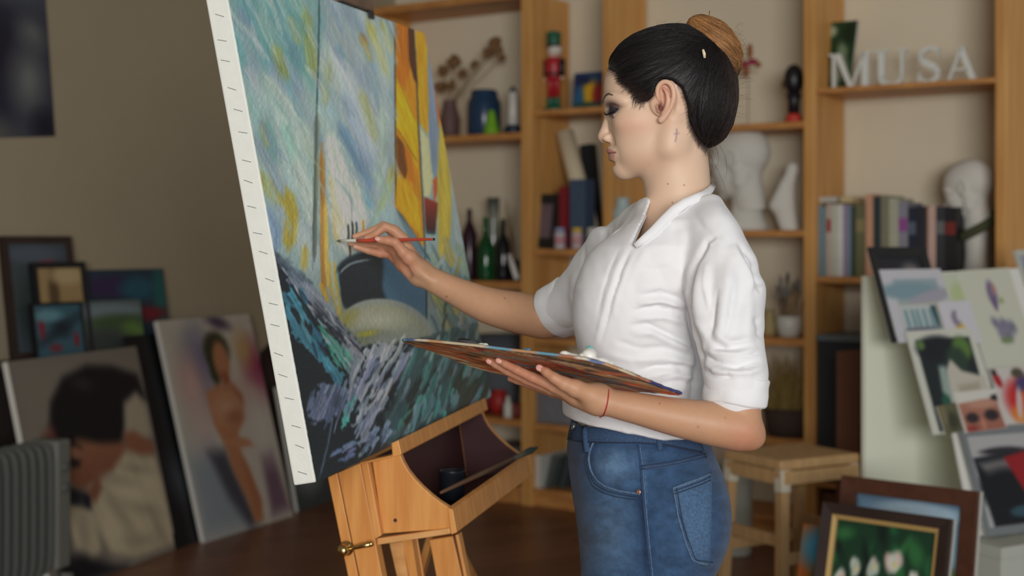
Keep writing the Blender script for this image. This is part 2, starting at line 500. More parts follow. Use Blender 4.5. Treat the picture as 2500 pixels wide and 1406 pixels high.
# ---------------------------------------------------------------- pictures leaning along the left wall
def lean_rect(BLf, BRf, L, Z):
    d = BRf - BLf; nh = unit(np.array([d[1], -d[0], 0]))
    off = -nh * L + ZUP * Z
    return rect3(BLf + off, BRf + off, BRf, BLf)
def art_nude(p):
    p.c[:] = (196, 190, 178)
    p.poly([(0, 0), (45, 0), (40, 25), (25, 55), (0, 60)], (172, 170, 158), 14)
    p.ell(32, 23, 14, 16, (112, 110, 138), 30, .7); p.ell(20, 30, 12, 12, (196, 160, 150), 0, .8)
    p.ell(92, 28, 12, 14, (150, 52, 92), 0, .5); p.ell(84, 17, 9, 8, (190, 160, 110), 0, .8); p.ell(62, 3, 12, 3, (80, 66, 90), 10, .6)
    p.ell(80, 40, 14, 10, (190, 160, 150), 0, .9); p.ell(22, 52, 8, 14, (190, 170, 165), 0, .9)
    p.poly([(0, 62), (30, 60), (45, 80), (62, 100), (0, 100)], (138, 148, 156), 10)
    p.poly([(22, 62), (40, 62), (58, 97), (50, 100), (34, 84)], (70, 72, 82), 5)
    p.poly([(78, 68), (92, 66), (98, 96), (76, 97)], (116, 92, 108), 5)
    hair = (58, 58, 40); sk = (178, 122, 88); sk2 = (150, 92, 64)
    p.ell(54, 16, 14, 9, hair, 0, .2); p.poly([(41, 16), (50, 12), (52, 30), (47, 34), (42, 28)], hair, 2)
    p.ell(57, 21.5, 8.5, 9.5, sk, 0, .2); p.poly([(52, 26), (61, 27), (63, 33), (53, 34)], sk2, 2)
    p.poly([(33, 35), (48, 32), (66, 33), (72, 40), (68, 50), (62, 54), (54, 56), (45, 55), (42, 62), (34, 50)], sk, 2)
    p.poly([(62, 34), (71, 38), (72, 44), (68, 40)], sk2, 2)
    p.ell(52, 44, 12, 6, (196, 152, 122), 0, .8); p.ell(58, 48, 9, 3, sk2, 0, .7, .7)
    p.poly([(44, 54), (60, 53), (56, 62), (62, 72), (68, 88), (66, 98), (56, 98), (52, 86), (44, 72), (42, 62)], sk, 2)
    p.poly([(41, 59), (56, 57), (70, 60), (74, 64), (68, 63), (56, 63)], (186, 132, 98), 1.5)
    p.poly([(56, 66), (62, 74), (68, 90), (60, 96), (58, 80)], (160, 104, 72), 3, .6)
    p.ell(86, 55, 12, 14, (205, 202, 192), 0, .7)
f = onfloor
nBL, nBR = f(500, 1325), f(716, 1259)
picture('leaning_painting', 'tall pale painting of a standing nude figure leaning on the left wall', 'painting', lean_rect(nBL, nBR, .267, .99), art_nude, 70, 100, th=.025)

def art_bent(p):
    p.c[:] = (116, 110, 102)
    p.poly([(0, 0), (100, 0), (100, 30), (0, 60)], (126, 120, 110), 10)
    cl = (188, 176, 148); blk = (15, 18, 26); sk = (150, 104, 78)
    p.poly([(20, 30), (24, 20), (36, 10), (56, 6), (76, 8), (96, 14), (99, 26), (90, 24), (80, 30), (74, 42), (66, 48), (52, 44), (40, 44), (28, 42), (22, 38)], blk, 3)
    p.ell(50, 14, 8, 3, (44, 40, 44), 10, .6); p.poly([(14, 34), (22, 30), (24, 42), (16, 46)], (112, 60, 52), 4)
    p.poly([(80, 26), (92, 22), (98, 30), (98, 44), (88, 46), (76, 42)], (170, 160, 140), 3)
    p.poly([(74, 40), (84, 40), (98, 48), (97, 53), (86, 53), (74, 48)], (142, 94, 70), 2.5)
    p.poly([(28, 42), (38, 38), (54, 42), (72, 44), (76, 49), (62, 56), (46, 60), (32, 60), (24, 54)], sk, 3, col2=(124, 76, 58))
    p.poly([(24, 40), (32, 38), (40, 42), (36, 50), (30, 50), (27, 46)], blk, 2); p.ell(35, 44, 5, 3, (158, 112, 86), 15, .4)
    p.poly([(40, 60), (60, 56), (74, 48), (84, 52), (97, 54), (99, 70), (99, 97), (64, 97), (46, 90), (38, 76)], cl, 3, streak=.2, ang=70)
    p.poly([(20, 62), (30, 66), (40, 70), (40, 88), (32, 92), (22, 84), (18, 72)], (176, 166, 140), 3, streak=.2, ang=80)
    p.poly([(18, 56), (26, 58), (40, 64), (38, 70), (20, 64)], (18, 24, 36), 2); p.poly([(38, 62), (48, 56), (50, 62), (42, 68)], (128, 82, 64), 2)
    for (x, y, a_, b_, r) in ((66, 62, 14, 2.5, 20), (80, 58, 12, 2, 14), (58, 74, 12, 3, 50), (78, 76, 14, 3, 20), (70, 90, 16, 3, 10), (88, 88, 8, 4, 60), (30, 78, 3, 10, 10)):
        p.ell(x, y, a_, b_, (150, 140, 122), r, .8, .7)
    p.ell(72, 68, 10, 4, (206, 194, 166), 20, .8, .7); p.ell(86, 66, 8, 5, (204, 192, 164), 0, .8, .6); p.ell(52, 84, 6, 8, (200, 188, 160), 0, .8, .6)
    p.poly([(8, 86), (26, 88), (46, 97), (56, 100), (6, 100)], (18, 22, 30), 4)
bBR = f(432, 1340); bBL = bBR - .87 * unit(np.array([.323, .947, 0]))
picture('leaning_painting', 'large painting of a bent dark-haired figure in pale cloth on the floor', 'painting', lean_rect(bBL, bBR, .21, .888), art_bent, 70, 80, th=.025)

picture('leaning_painting', 'black canvas tucked between the bent figure and the nude painting', 'painting', lean_rect(f(452, 1346) - WLN * .06, f(585, 1300) - WLN * .06, .267, .93),
        lambda p: (p.c.__setitem__(slice(None), (16, 18, 24)), p.ell(30, 70, 14, 10, (52, 60, 66), 20, .8), p.ell(60, 30, 20, 8, (28, 26, 32), 0, .8)), 30, 40, th=.018, edge=M_black)
# console along the wall that carries the upper row of paintings
M_console = mat('console_dark', (44, 38, 36), .5)
con = thing('console_table', 'long narrow dark console against the left wall behind the paintings', 'table', WL0 - BK * .6 + T * .1)
ca, cb = WL0 - BK * 1.9 + T * .012, WL0 - BK * .22 + T * .012
obj('tabletop', G().prism([ca + ZUP * .82, cb + ZUP * .82, cb + T * .2 + ZUP * .82, ca + T * .2 + ZUP * .82], ZUP * .03), M_console, con, bevel=.003)
obj('back_panel', G().prism([ca + ZUP * .04, cb + ZUP * .04, cb + ZUP * .82, ca + ZUP * .82], T * .02), M_console, con)
for q in (ca + T * .1 + BK * .03, (ca + cb) / 2 + T * .1, cb + T * .1 - BK * .03):
    obj('side_panel', G().box(q + ZUP * .41, (.03, .18, .82), BK, T), M_console, con)

def wallplane(dist, z=.852, lam=.16):
    return WL0 + WLN * dist + ZUP * z, unit(WLN + ZUP * lam)
def blobs(base, items):
    def art(p):
        p.c[:] = base
        for it in items: p.ell(*it[:4], it[4], it[5] if len(it) > 5 else 0, it[6] if len(it) > 6 else .4)
    return art
def wallpic(label, d, TL, TR, BR, BL, art, name='painting', cat='painting', **k):
    p0, n = wallplane(d)
    tl, tr = onplane(*TL, p0, n), onplane(*TR, p0, n)
    W = abs(np.dot((tr - tl + onplane(*BR, p0, n) - onplane(*BL, p0, n)) / 2, BK))
    up = unit(ZUP - n * n[2]); zt = (tl[2] + tr[2]) / 2; ctr = (tl + tr) / 2
    H = (zt - .853) / up[2]; r = (ctr - up * ((ctr[2] - .853) / up[2]) - BK * W / 2, BK * W, up * H)
    return picture(name, label, cat, r, art, 40, 40, **k)
wallpic('dark-framed painting with a red flower at the far left', .125, (2, 582), (170, 572), (236, 850), (66, 860),
        blobs((66, 74, 80), [(62, 22, 16, 9, (170, 30, 44)), (30, 60, 26, 30, (50, 62, 60)), (40, 10, 50, 8, (80, 92, 104))]), frame=.032, fmat=M_dark, name='framed_painting', edge=M_dark)
wallpic('purple and teal abstract canvas standing on the console by the bare wall', .10, (213, 664), (394, 651), (452, 850), (262, 862),
        blobs((40, 58, 72), [(30, 22, 34, 14, (52, 40, 74)), (64, 24, 24, 14, (36, 84, 100)), (93, 50, 9, 60, (38, 92, 92)), (70, 56, 30, 9, (110, 34, 44)), (20, 70, 40, 30, (30, 44, 52))]))
wallpic('green garden landscape canvas between the bird painting and the nude', .155, (203, 738), (340, 729), (378, 852), (236, 862),
        blobs((84, 98, 96), [(40, 20, 70, 14, (112, 128, 134)), (56, 44, 50, 18, (64, 86, 56)), (80, 60, 20, 18, (92, 122, 60)), (30, 80, 50, 26, (58, 66, 64)), (84, 88, 14, 12, (130, 100, 74))]))
wallpic('small black-framed painting of a dim ochre interior above the bird painting', .150, (74, 642), (206, 638), (252, 850), (126, 860),
        blobs((158, 132, 92), [(34, 30, 12, 26, (88, 70, 48)), (40, 76, 60, 24, (150, 96, 56)), (70, 10, 40, 10, (180, 160, 120))]), frame=.026, fmat=M_black, name='framed_painting', edge=M_black)
wallpic('small blue painting of a flying bird with red spots', .178, (76, 742), (196, 735), (232, 852), (106, 864),
        blobs((58, 94, 108), [(50, 50, 60, 10, (34, 52, 62), -30, .8), (56, 46, 18, 14, (30, 40, 50), 40, .8), (14, 40, 6, 26, (124, 36, 52)), (86, 70, 6, 14, (124, 40, 52)), (40, 84, 14, 8, (112, 50, 60)), (30, 20, 30, 12, (96, 140, 150))]), frame=.012, fmat=M_black, name='framed_painting', edge=M_black)
# poster high on the left wall
p0 = WL0 + WLN * .004; 
def art_poster(p):
    p.c[:] = (40, 44, 62)
    for (x, y, a, b, c) in ((20, 30, 40, 14, (70, 74, 84)), (60, 60, 30, 20, (30, 30, 46)), (80, 72, 14, 16, (112, 116, 116)), (30, 92, 40, 8, (104, 104, 98)), (50, 20, 50, 8, (92, 98, 106)), (86, 48, 12, 7, (100, 104, 104)), (30, 75, 20, 12, (44, 42, 60)), (92, 95, 10, 7, (24, 26, 40))):
        p.ell(x, y, a, b, c, 15, .8)
picture('wall_poster', 'dark stormy blue-grey poster hung high on the left wall', 'poster', rect_px(p0, WLN, (-190, -190), (112, -150), (124, 330), (-170, 345)), art_poster, 50, 60, th=.003)
# darker canvases beyond the nude, partly behind the easel
def away_pic(label, BL, BR, L, Z, art, **k):
    return picture('leaning_painting', label, 'painting', lean_rect(f(*BL), f(*BR), L, Z), art, 40, 50, **k)
away_pic('dark brown canvas leaning on the wall just behind the nude painting', (664, 1236), (790, 1212), .13, 1.06,
         blobs((58, 44, 40), [(50, 20, 60, 14, (40, 30, 30)), (60, 60, 40, 30, (70, 54, 44))]), edge=M_dark)
away_pic('grey and teal abstract canvas low behind the easel leg', (728, 1250), (850, 1206), .12, .62,
         blobs((64, 76, 80), [(30, 70, 26, 18, (120, 130, 132)), (70, 40, 24, 26, (46, 58, 60)), (40, 20, 30, 12, (60, 96, 96)), (80, 86, 16, 10, (90, 60, 70))]))

# oil radiator in the lower left corner
M_rad = mat('radiator_enamel', (92, 95, 92), .4)
M_radd = mat('radiator_panel', (112, 114, 108), .5)
rd = unit(np.array([.30, .954, 0])); rn = np.array([rd[1], -rd[0], 0])
ro = P(36, 1050, 5.35); ro[2] = 0
rad = thing('oil_radiator', 'pale finned oil radiator at the bottom left before the bent figure painting', 'radiator', ro)
def fin(c):
    g = G(); pts = []
    for i in range(20):
        a = 2 * math.pi * i / 20
        x, z = math.copysign(abs(math.cos(a)) ** .35, math.cos(a)), math.copysign(abs(math.sin(a)) ** .35, math.sin(a))
        pts.append(c + rn * (.085 * x) + ZUP * (.33 + .255 * z))
    return g.prism([q - rd * .007 for q in pts], rd * .014)
for i in range(9):
    obj('fin', fin(ro + rd * (-.30 + i * .052)), M_rad, rad, bevel=.003)
obj('core_tube', G().tube([ro + rd * -.3 + ZUP * .5, ro + rd * .14 + ZUP * .5], .03, 12), M_rad, rad)
obj('core_tube', G().tube([ro + rd * -.3 + ZUP * .16, ro + rd * .14 + ZUP * .16], .03, 12), M_rad, rad)
hb = obj('control_box', G().box(ro + rd * .205 + ZUP * .335, (.09, .15, .50), rd, rn), M_radd, rad, bevel=.012)
for z in (.48, .40):
    obj('dial', G().lathe([(.02, 0), (.02, .012), (.016, .016)], ro + rd * .205 + rn * .075 + ZUP * z, 16, rn), M_rad, hb)
for s in (-.26, .2):
    obj('foot', G().box(ro + rd * s + ZUP * .035, (.02, .22, .07), rd, rn), M_radd, rad)
obj('core_neck', G().box(ro + rd * .15 + ZUP * .335, (.03, .06, .40), rd, rn), M_rad, rad)
# ================================================================ the group at the right
DR = np.array([.857, .515, 0]); NR = np.array([.515, -.857, 0])
M_board = mat('white_board', (238, 243, 224), .6)
wb0 = P(2114, 690, 4.93); wb0[2] = 0
g = G().prism([wb0, wb0 + DR * 1.0, wb0 + DR * 1.0 + ZUP * 1.235, wb0 + ZUP * 1.235], -NR * .022)
tag(obj('white_board', g, M_board, bevel=.002), 'tall plain white board standing behind the propped prints', 'board')
SL = math.radians(19.5)
nP = unit(NR * math.cos(SL) + ZUP * math.sin(SL)); pP = P(2350, 900, 4.86)
uP = unit(ZUP * math.cos(SL) - NR * math.sin(SL))
def onP(x, y, off=0.0): return onplane(x, y, pP + nP * off, nP)
# white storage box the prints stand on
zb = float(onP(2400, 1312)[2])
bx = onplane(2445, 1330, (0, 4.50, 0), np.array([0, 1.0, 0])); bx[2] = 0
stb = thing('storage_box', 'white lidded storage box under the propped prints at the right edge', 'box', bx)
M_boxw = mat('box_card', (186, 190, 180), .7)
obj('box_body', G().prism([bx, bx + DR * .55, bx + DR * .55 - NR * .36, bx - NR * .36], ZUP * (zb - .04)), M_boxw, stb, bevel=.003)
obj('box_lid', G().prism([q + ZUP * (zb - .04) for q in (bx - DR * .006 + NR * .006, bx + DR * .556 + NR * .006, bx + DR * .556 - NR * .366, bx - DR * .006 - NR * .366)], ZUP * .037), M_boxw, stb, bevel=.002)
# sloping display board
def slabP(pts, off, th): return G().prism([onP(x, y, off) for x, y in pts], nP * th)
tag(obj('display_board', slabP([(2245, 668), (2560, 652), (2700, 1290), (2372, 1309)], -.006, .006), M_paper), 'white sloping display board carrying the prints, propped on the storage box', 'board')
_k = [0]
def prnt(name, label, TL, TR, BR, BL, art, off, frame=0, fmat=None, cat='print', nu=40, nv=40, **k):
    c = [onP(*q, off) for q in (TL, TR, BR, BL)]
    return picture(name, label, cat, rect3(*c), art, nu, nv, frame=frame, fmat=fmat, th=.003, proud=.007 if frame else 0, edge=k.pop('edge', M_paper), amat=M_print, **k)
def art_face_small(p):
    p.c[:] = (36, 38, 46); p.ell(60, 70, 26, 26, (180, 150, 130)); p.ell(70, 55, 34, 40, (196, 184, 172), 0, .3); p.ell(30, 78, 16, 10, (120, 66, 50))
prnt('framed_print', 'black-framed picture at the top left of the display board', (2124, 606), (2258, 603), (2316, 832), (2168, 836), art_face_small, .004, .036, M_black, 'picture')
def art_water(p):
    p.c[:] = (198, 198, 204)
    p.poly([(17, 13), (88, 13), (88, 100), (17, 100)], (150, 170, 178), 1, col2=(180, 180, 170))
    p.ell(40, 30, 50, 12, (128, 156, 166)); p.ell(72, 40, 40, 9, (164, 162, 176), -12); p.poly([(17, 50), (88, 46), (88, 60), (17, 62)], (188, 184, 164), 3)
    p.poly([(17, 62), (30, 60), (30, 100), (17, 100)], (98, 116, 120), 3)
prnt('print', 'matted watercolour of a misty shore leaning in front of the black frame', (2150, 660), (2292, 655), (2345, 830), (2188, 836), art_water, .010)
def art_pale(p):
    p.c[:] = (196, 204, 184); p.ell(40, 40, 30, 24, (184, 196, 150)); p.ell(40, 70, 30, 8, (150, 160, 130)); p.poly([(62, 40), (100, 44), (100, 100), (70, 100)], (110, 108, 96), 4); p.poly([(50, 46), (62, 44), (78, 96), (70, 98)], (176, 148, 122), 2)
prnt('print', 'pale green print tucked between the watercolour and the violet flower sheet', (2296, 668), (2366, 663), (2420, 818), (2345, 824), art_pale, .008)
def art_violet(p):
    p.c[:] = (204, 206, 190)
    p.ell(52, 17, 9, 9, (120, 110, 140)); p.ell(52, 24, 4, 5, (110, 90, 130)); p.ell(58, 14, 4, 4, (178, 130, 130)); p.ell(66, 22, 5, 2, (150, 170, 110))
    for i, (x, y) in enumerate(((42, 37), (50, 40), (58, 38), (66, 42), (72, 40), (48, 45), (60, 46))):
        p.ell(x, y, 7, 3.5, (134, 126, 150) if i % 2 else (116, 118, 140), 15, .6)
    p.ell(54, 49, 12, 2.4, (120, 140, 100)); p.ell(66, 76, 6, 2, (140, 160, 140))
prnt('print', 'large pale sheet with a violet flower drawing at the right edge', (2356, 660), (2474, 653), (2560, 1010), (2428, 1030), art_violet, .012, nu=50, nv=60)
def art_street(p):
    p.c[:] = (188, 196, 196)
    for x in (8, 26, 40, 58, 76): p.poly([(x, 18), (x + 8, 16), (x + 10, 80), (x, 84)], (112, 150, 158), 3)
    p.poly([(84, 4), (100, 6), (100, 90), (90, 84)], (44, 78, 86), 3); p.poly([(0, 84), (100, 80), (100, 100), (0, 100)], (120, 130, 136), 4); p.ell(40, 92, 30, 5, (110, 110, 130))
prnt('print', 'small blue street sketch below the misty shore watercolour', (2196, 746), (2282, 742), (2300, 806), (2212, 812), art_street, .016)
def art_bird(p):
    p.c[:] = (208, 206, 214); p.ell(48, 70, 15, 18, (206, 170, 40)); p.ell(42, 40, 14, 18, (140, 130, 150)); p.ell(60, 86, 9, 10, (96, 78, 40)); p.ell(52, 36, 6, 12, (208, 206, 214))
prnt('print', 'small white card with a yellow and violet crocus', (2288, 738), (2364, 732), (2400, 838), (2318, 842), art_bird, .018)
def art_house(p):
    p.c[:] = (206, 208, 196)
    p.poly([(10, 9), (92, 9), (92, 98), (10, 98)], (30, 40, 44), 1)
    p.ell(40, 18, 30, 12, (24, 30, 38)); p.ell(76, 20, 14, 12, (90, 124, 62)); p.ell(64, 32, 16, 14, (44, 66, 54)); p.ell(16, 14, 6, 5, (92, 120, 70))
    p.poly([(44, 40), (54, 30), (66, 42), (100, 50), (100, 100), (40, 100), (36, 70)], (196, 192, 178), 2)
    p.poly([(34, 36), (44, 36), (42, 66), (36, 72), (30, 60)], (150, 170, 162), 3); p.ell(32, 72, 7, 9, (40, 92, 76))
    p.poly([(54, 56), (88, 54), (88, 62), (56, 66)], (170, 164, 146), 4); p.poly([(34, 90), (44, 72), (58, 66), (52, 90), (44, 100), (34, 100)], (82, 84, 62), 2)
prnt('print', 'large print of a white house against a dark garden', (2221, 808), (2372, 800), (2440, 1042), (2268, 1064), art_house, .022, nu=60, nv=70)
def art_mask(p):
    p.c[:] = (212, 204, 196)
    p.poly([(0, 0), (100, 0), (100, 26), (0, 30)], (214, 212, 204), 3); p.poly([(2, 28), (92, 22), (98, 100), (6, 100)], (176, 124, 106), 3, col2=(158, 100, 84))
    p.ell(60, 34, 36, 10, (190, 142, 122)); p.ell(26, 66, 15, 13, (52, 40, 44)); p.ell(72, 64, 17, 14, (46, 36, 44)); p.ell(92, 22, 12, 8, (40, 34, 46)); p.ell(48, 84, 5, 14, (190, 130, 110)); p.ell(20, 92, 14, 8, (150, 64, 60))
prnt('print', 'close-up portrait print with dark eye make-up', (2332, 958), (2432, 948), (2458, 1044), (2352, 1058), art_mask, .027)
def art_col(p):
    p.c[:] = (206, 200, 196)
    p.ell(62, 60, 46, 40, (196, 46, 50)); p.ell(56, 84, 34, 20, (222, 128, 40)); p.ell(70, 40, 24, 24, (70, 60, 110)); p.ell(66, 64, 22, 20, (214, 96, 50)); p.ell(44, 66, 6, 30, (206, 190, 190), 15); p.ell(64, 94, 20, 8, (216, 180, 60)); p.ell(58, 12, 14, 9, (80, 76, 60)); p.ell(10, 22, 8, 14, (170, 34, 46), -20); p.ell(6, 8, 6, 6, (30, 30, 36))
prnt('print', 'bright print of a red and orange swirl at the right edge', (2418, 900), (2520, 890), (2562, 1026), (2452, 1036), art_col, .030)
prnt('framed_print', 'grey-framed print of a dark picture with a red cloth', (2350, 1052), (2540, 1030), (2600, 1290), (2396, 1308),
     lambda p: (p.c.__setitem__(slice(None), (176, 176, 178)), p.poly([(2, 24), (100, 16), (100, 100), (8, 100)], (14, 20, 28), 2), p.poly([(8, 30), (60, 26), (50, 50), (24, 56)], (120, 116, 118), 6), p.ell(40, 60, 40, 22, (12, 18, 26)), p.poly([(44, 26), (78, 20), (80, 96), (70, 84)], (150, 24, 34), 2), p.ell(88, 50, 14, 26, (150, 120, 96)), p.ell(52, 86, 18, 6, (50, 80, 96)), p.ell(44, 18, 30, 4, (40, 40, 48))),
     .020, .026, M_grey, 'picture', nu=50, nv=50)
prnt('print', 'narrow dark green card overlapping the garden print and the portrait print', (2308, 990), (2338, 978), (2346, 1056), (2286, 1064),
     blobs((96, 96, 70), [(60, 60, 30, 30, (60, 62, 48)), (20, 30, 20, 40, (120, 112, 84))]), .031)
# small frame at the extreme right
fr = onP(2512, 680, -.012)
prnt('framed_print', 'pale-framed blue print cut off by the right edge above the display board', (2478, 612), (2590, 606), (2612, 690), (2496, 700), blobs((150, 156, 176), [(50, 50, 40, 30, (110, 116, 140))]), .004, .02, M_boxw, 'picture')

# two framed paintings leaning together on the floor
DF = unit(np.array([.75, -.66, 0])); NF = np.array([DF[1], -DF[0], 0])
def floor_frame(name, label, px, Y, W, lean, frame, fm, art, **k):
    tl = P(*px, Y); H = tl[2]; L = H * math.tan(math.radians(lean))
    bl = np.array([tl[0], tl[1], 0]) + NF * L
    return picture(name, label, 'painting', rect3(tl, tl + DF * W, bl + DF * W, bl), art, 60, 70, frame=frame, fmat=fm, **k)
def art_sky(p):
    p.c[:] = (40, 54, 60)
    p.poly([(0, 0), (100, 0), (100, 34), (0, 30)], (132, 170, 206), 8, col2=(150, 180, 196)); p.ell(90, 44, 20, 10, (110, 130, 60)); p.ell(80, 70, 40, 30, (26, 40, 46)); p.ell(60, 6, 40, 5, (170, 196, 214))
floor_frame('framed_painting', 'brown-framed painting with blue sky behind the flower painting', (2062, 1160), 4.36, .43, 10, .048, M_brown, art_sky, proud=.02)
def art_flowers(p):
    rnd = random.Random(5)
    p.c[:] = (26, 62, 42)
    for i in range(60): p.ell(rnd.uniform(0, 100), rnd.uniform(0, 100), rnd.uniform(4, 10), rnd.uniform(2, 5), rnd.choice([(20, 50, 36), (34, 96, 60), (16, 36, 30), (50, 110, 62)]), rnd.uniform(0, 180), .6)
    for (x, y, s) in ((24, 22, 9), (42, 20, 9), (62, 17, 11), (10, 28, 8), (84, 24, 8), (34, 40, 10), (66, 38, 12), (12, 46, 9), (86, 44, 9), (48, 56, 11), (22, 62, 10), (78, 62, 11), (50, 80, 12), (20, 84, 10)):
        for k in range(9):
            a = rnd.uniform(0, 6.28); r = rnd.uniform(0, s * .6)
            p.ell(x + r * math.cos(a), y + r * math.sin(a) * .55, s * .42, s * .26, rnd.choice([(206, 212, 200), (226, 226, 214), (180, 196, 184), (214, 186, 180)]), rnd.uniform(0, 180), .5)
        p.ell(x + 1, y + 1, s * .25, s * .14, rnd.choice([(206, 130, 124), (220, 206, 150)]), 0, .6)
floor_frame('framed_painting', 'flower painting in a dark and gold frame nearest the camera', (2018, 1226), 4.02, .375, 14, .030, M_dark, art_flowers, proud=.022, inner=.012, imat=M_gold)
floor_frame('painting', 'small unframed blue and orange canvas beside the flower painting', (1962, 1278), 4.22, .14, 14, 0, None,
            blobs((180, 96, 44), [(60, 12, 60, 12, (70, 150, 190)), (50, 34, 20, 12, (70, 100, 50)), (40, 60, 30, 20, (190, 70, 40))]), th=.02)

# stool
M_stool = mat('stool_wood', (186, 150, 104), .55, var=.12, vscale=6, stretch=(6, 6, 1))
M_stoolp = mat('stool_white_paint', (206, 198, 178), .6)
sc = np.array([.985, 5.02, 0]); s1 = unit(np.array([.5, -.866, 0])); s2 = np.array([.866, .5, 0])
st = thing('stool', 'light wooden stool with white-tipped legs beside the bookshelf', 'stool', sc)
obj('seat', G().box(sc + ZUP * .597, (.31, .36, .035), s1, s2), M_stool, st, bevel=.008)
for a in (-1, 1):
    for b in (-1, 1):
        top = sc + s1 * a * .135 + s2 * b * .155 + ZUP * .58; bot = sc + s1 * a * .165 + s2 * b * .185
        mid = top + (bot - top) * .13
        lg = obj('leg', G().bar(mid, bot, .036, .036, s1), M_stool, st, bevel=.003)
        obj('leg_tip', G().bar(top, mid, .040, .040, s1), M_stoolp, lg, bevel=.003)
for (a, b, z) in ((-1, 0, .28), (1, 0, .28), (0, -1, .34), (0, 1, .34)):
    k = .135 + .03 * (1 - z / .58); k2 = .155 + .03 * (1 - z / .58)
    c = sc + s1 * a * k + s2 * b * k2 + ZUP * z; d = s2 if a else s1; L = k2 if a else k
    obj('stretcher', G().bar(c - d * L, c + d * L, .04, .02, ZUP), M_stool, st, bevel=.002)
    obj('apron', G().bar(c - d * L * .98 + ZUP * (.555 - z), c + d * L * .98 + ZUP * (.555 - z), .045, .018, ZUP), M_stool, st)
# white bin behind the stool
bc = f(1795, 1352)
tag(obj('waste_bin', G().lathe([(.066, 0), (.07, .01), (.076, .385), (.08, .39), (.07, .385), (.062, .02)], bc, 24), M_boxw, smooth=True), 'plain white cylindrical bin behind the stool', 'bin')
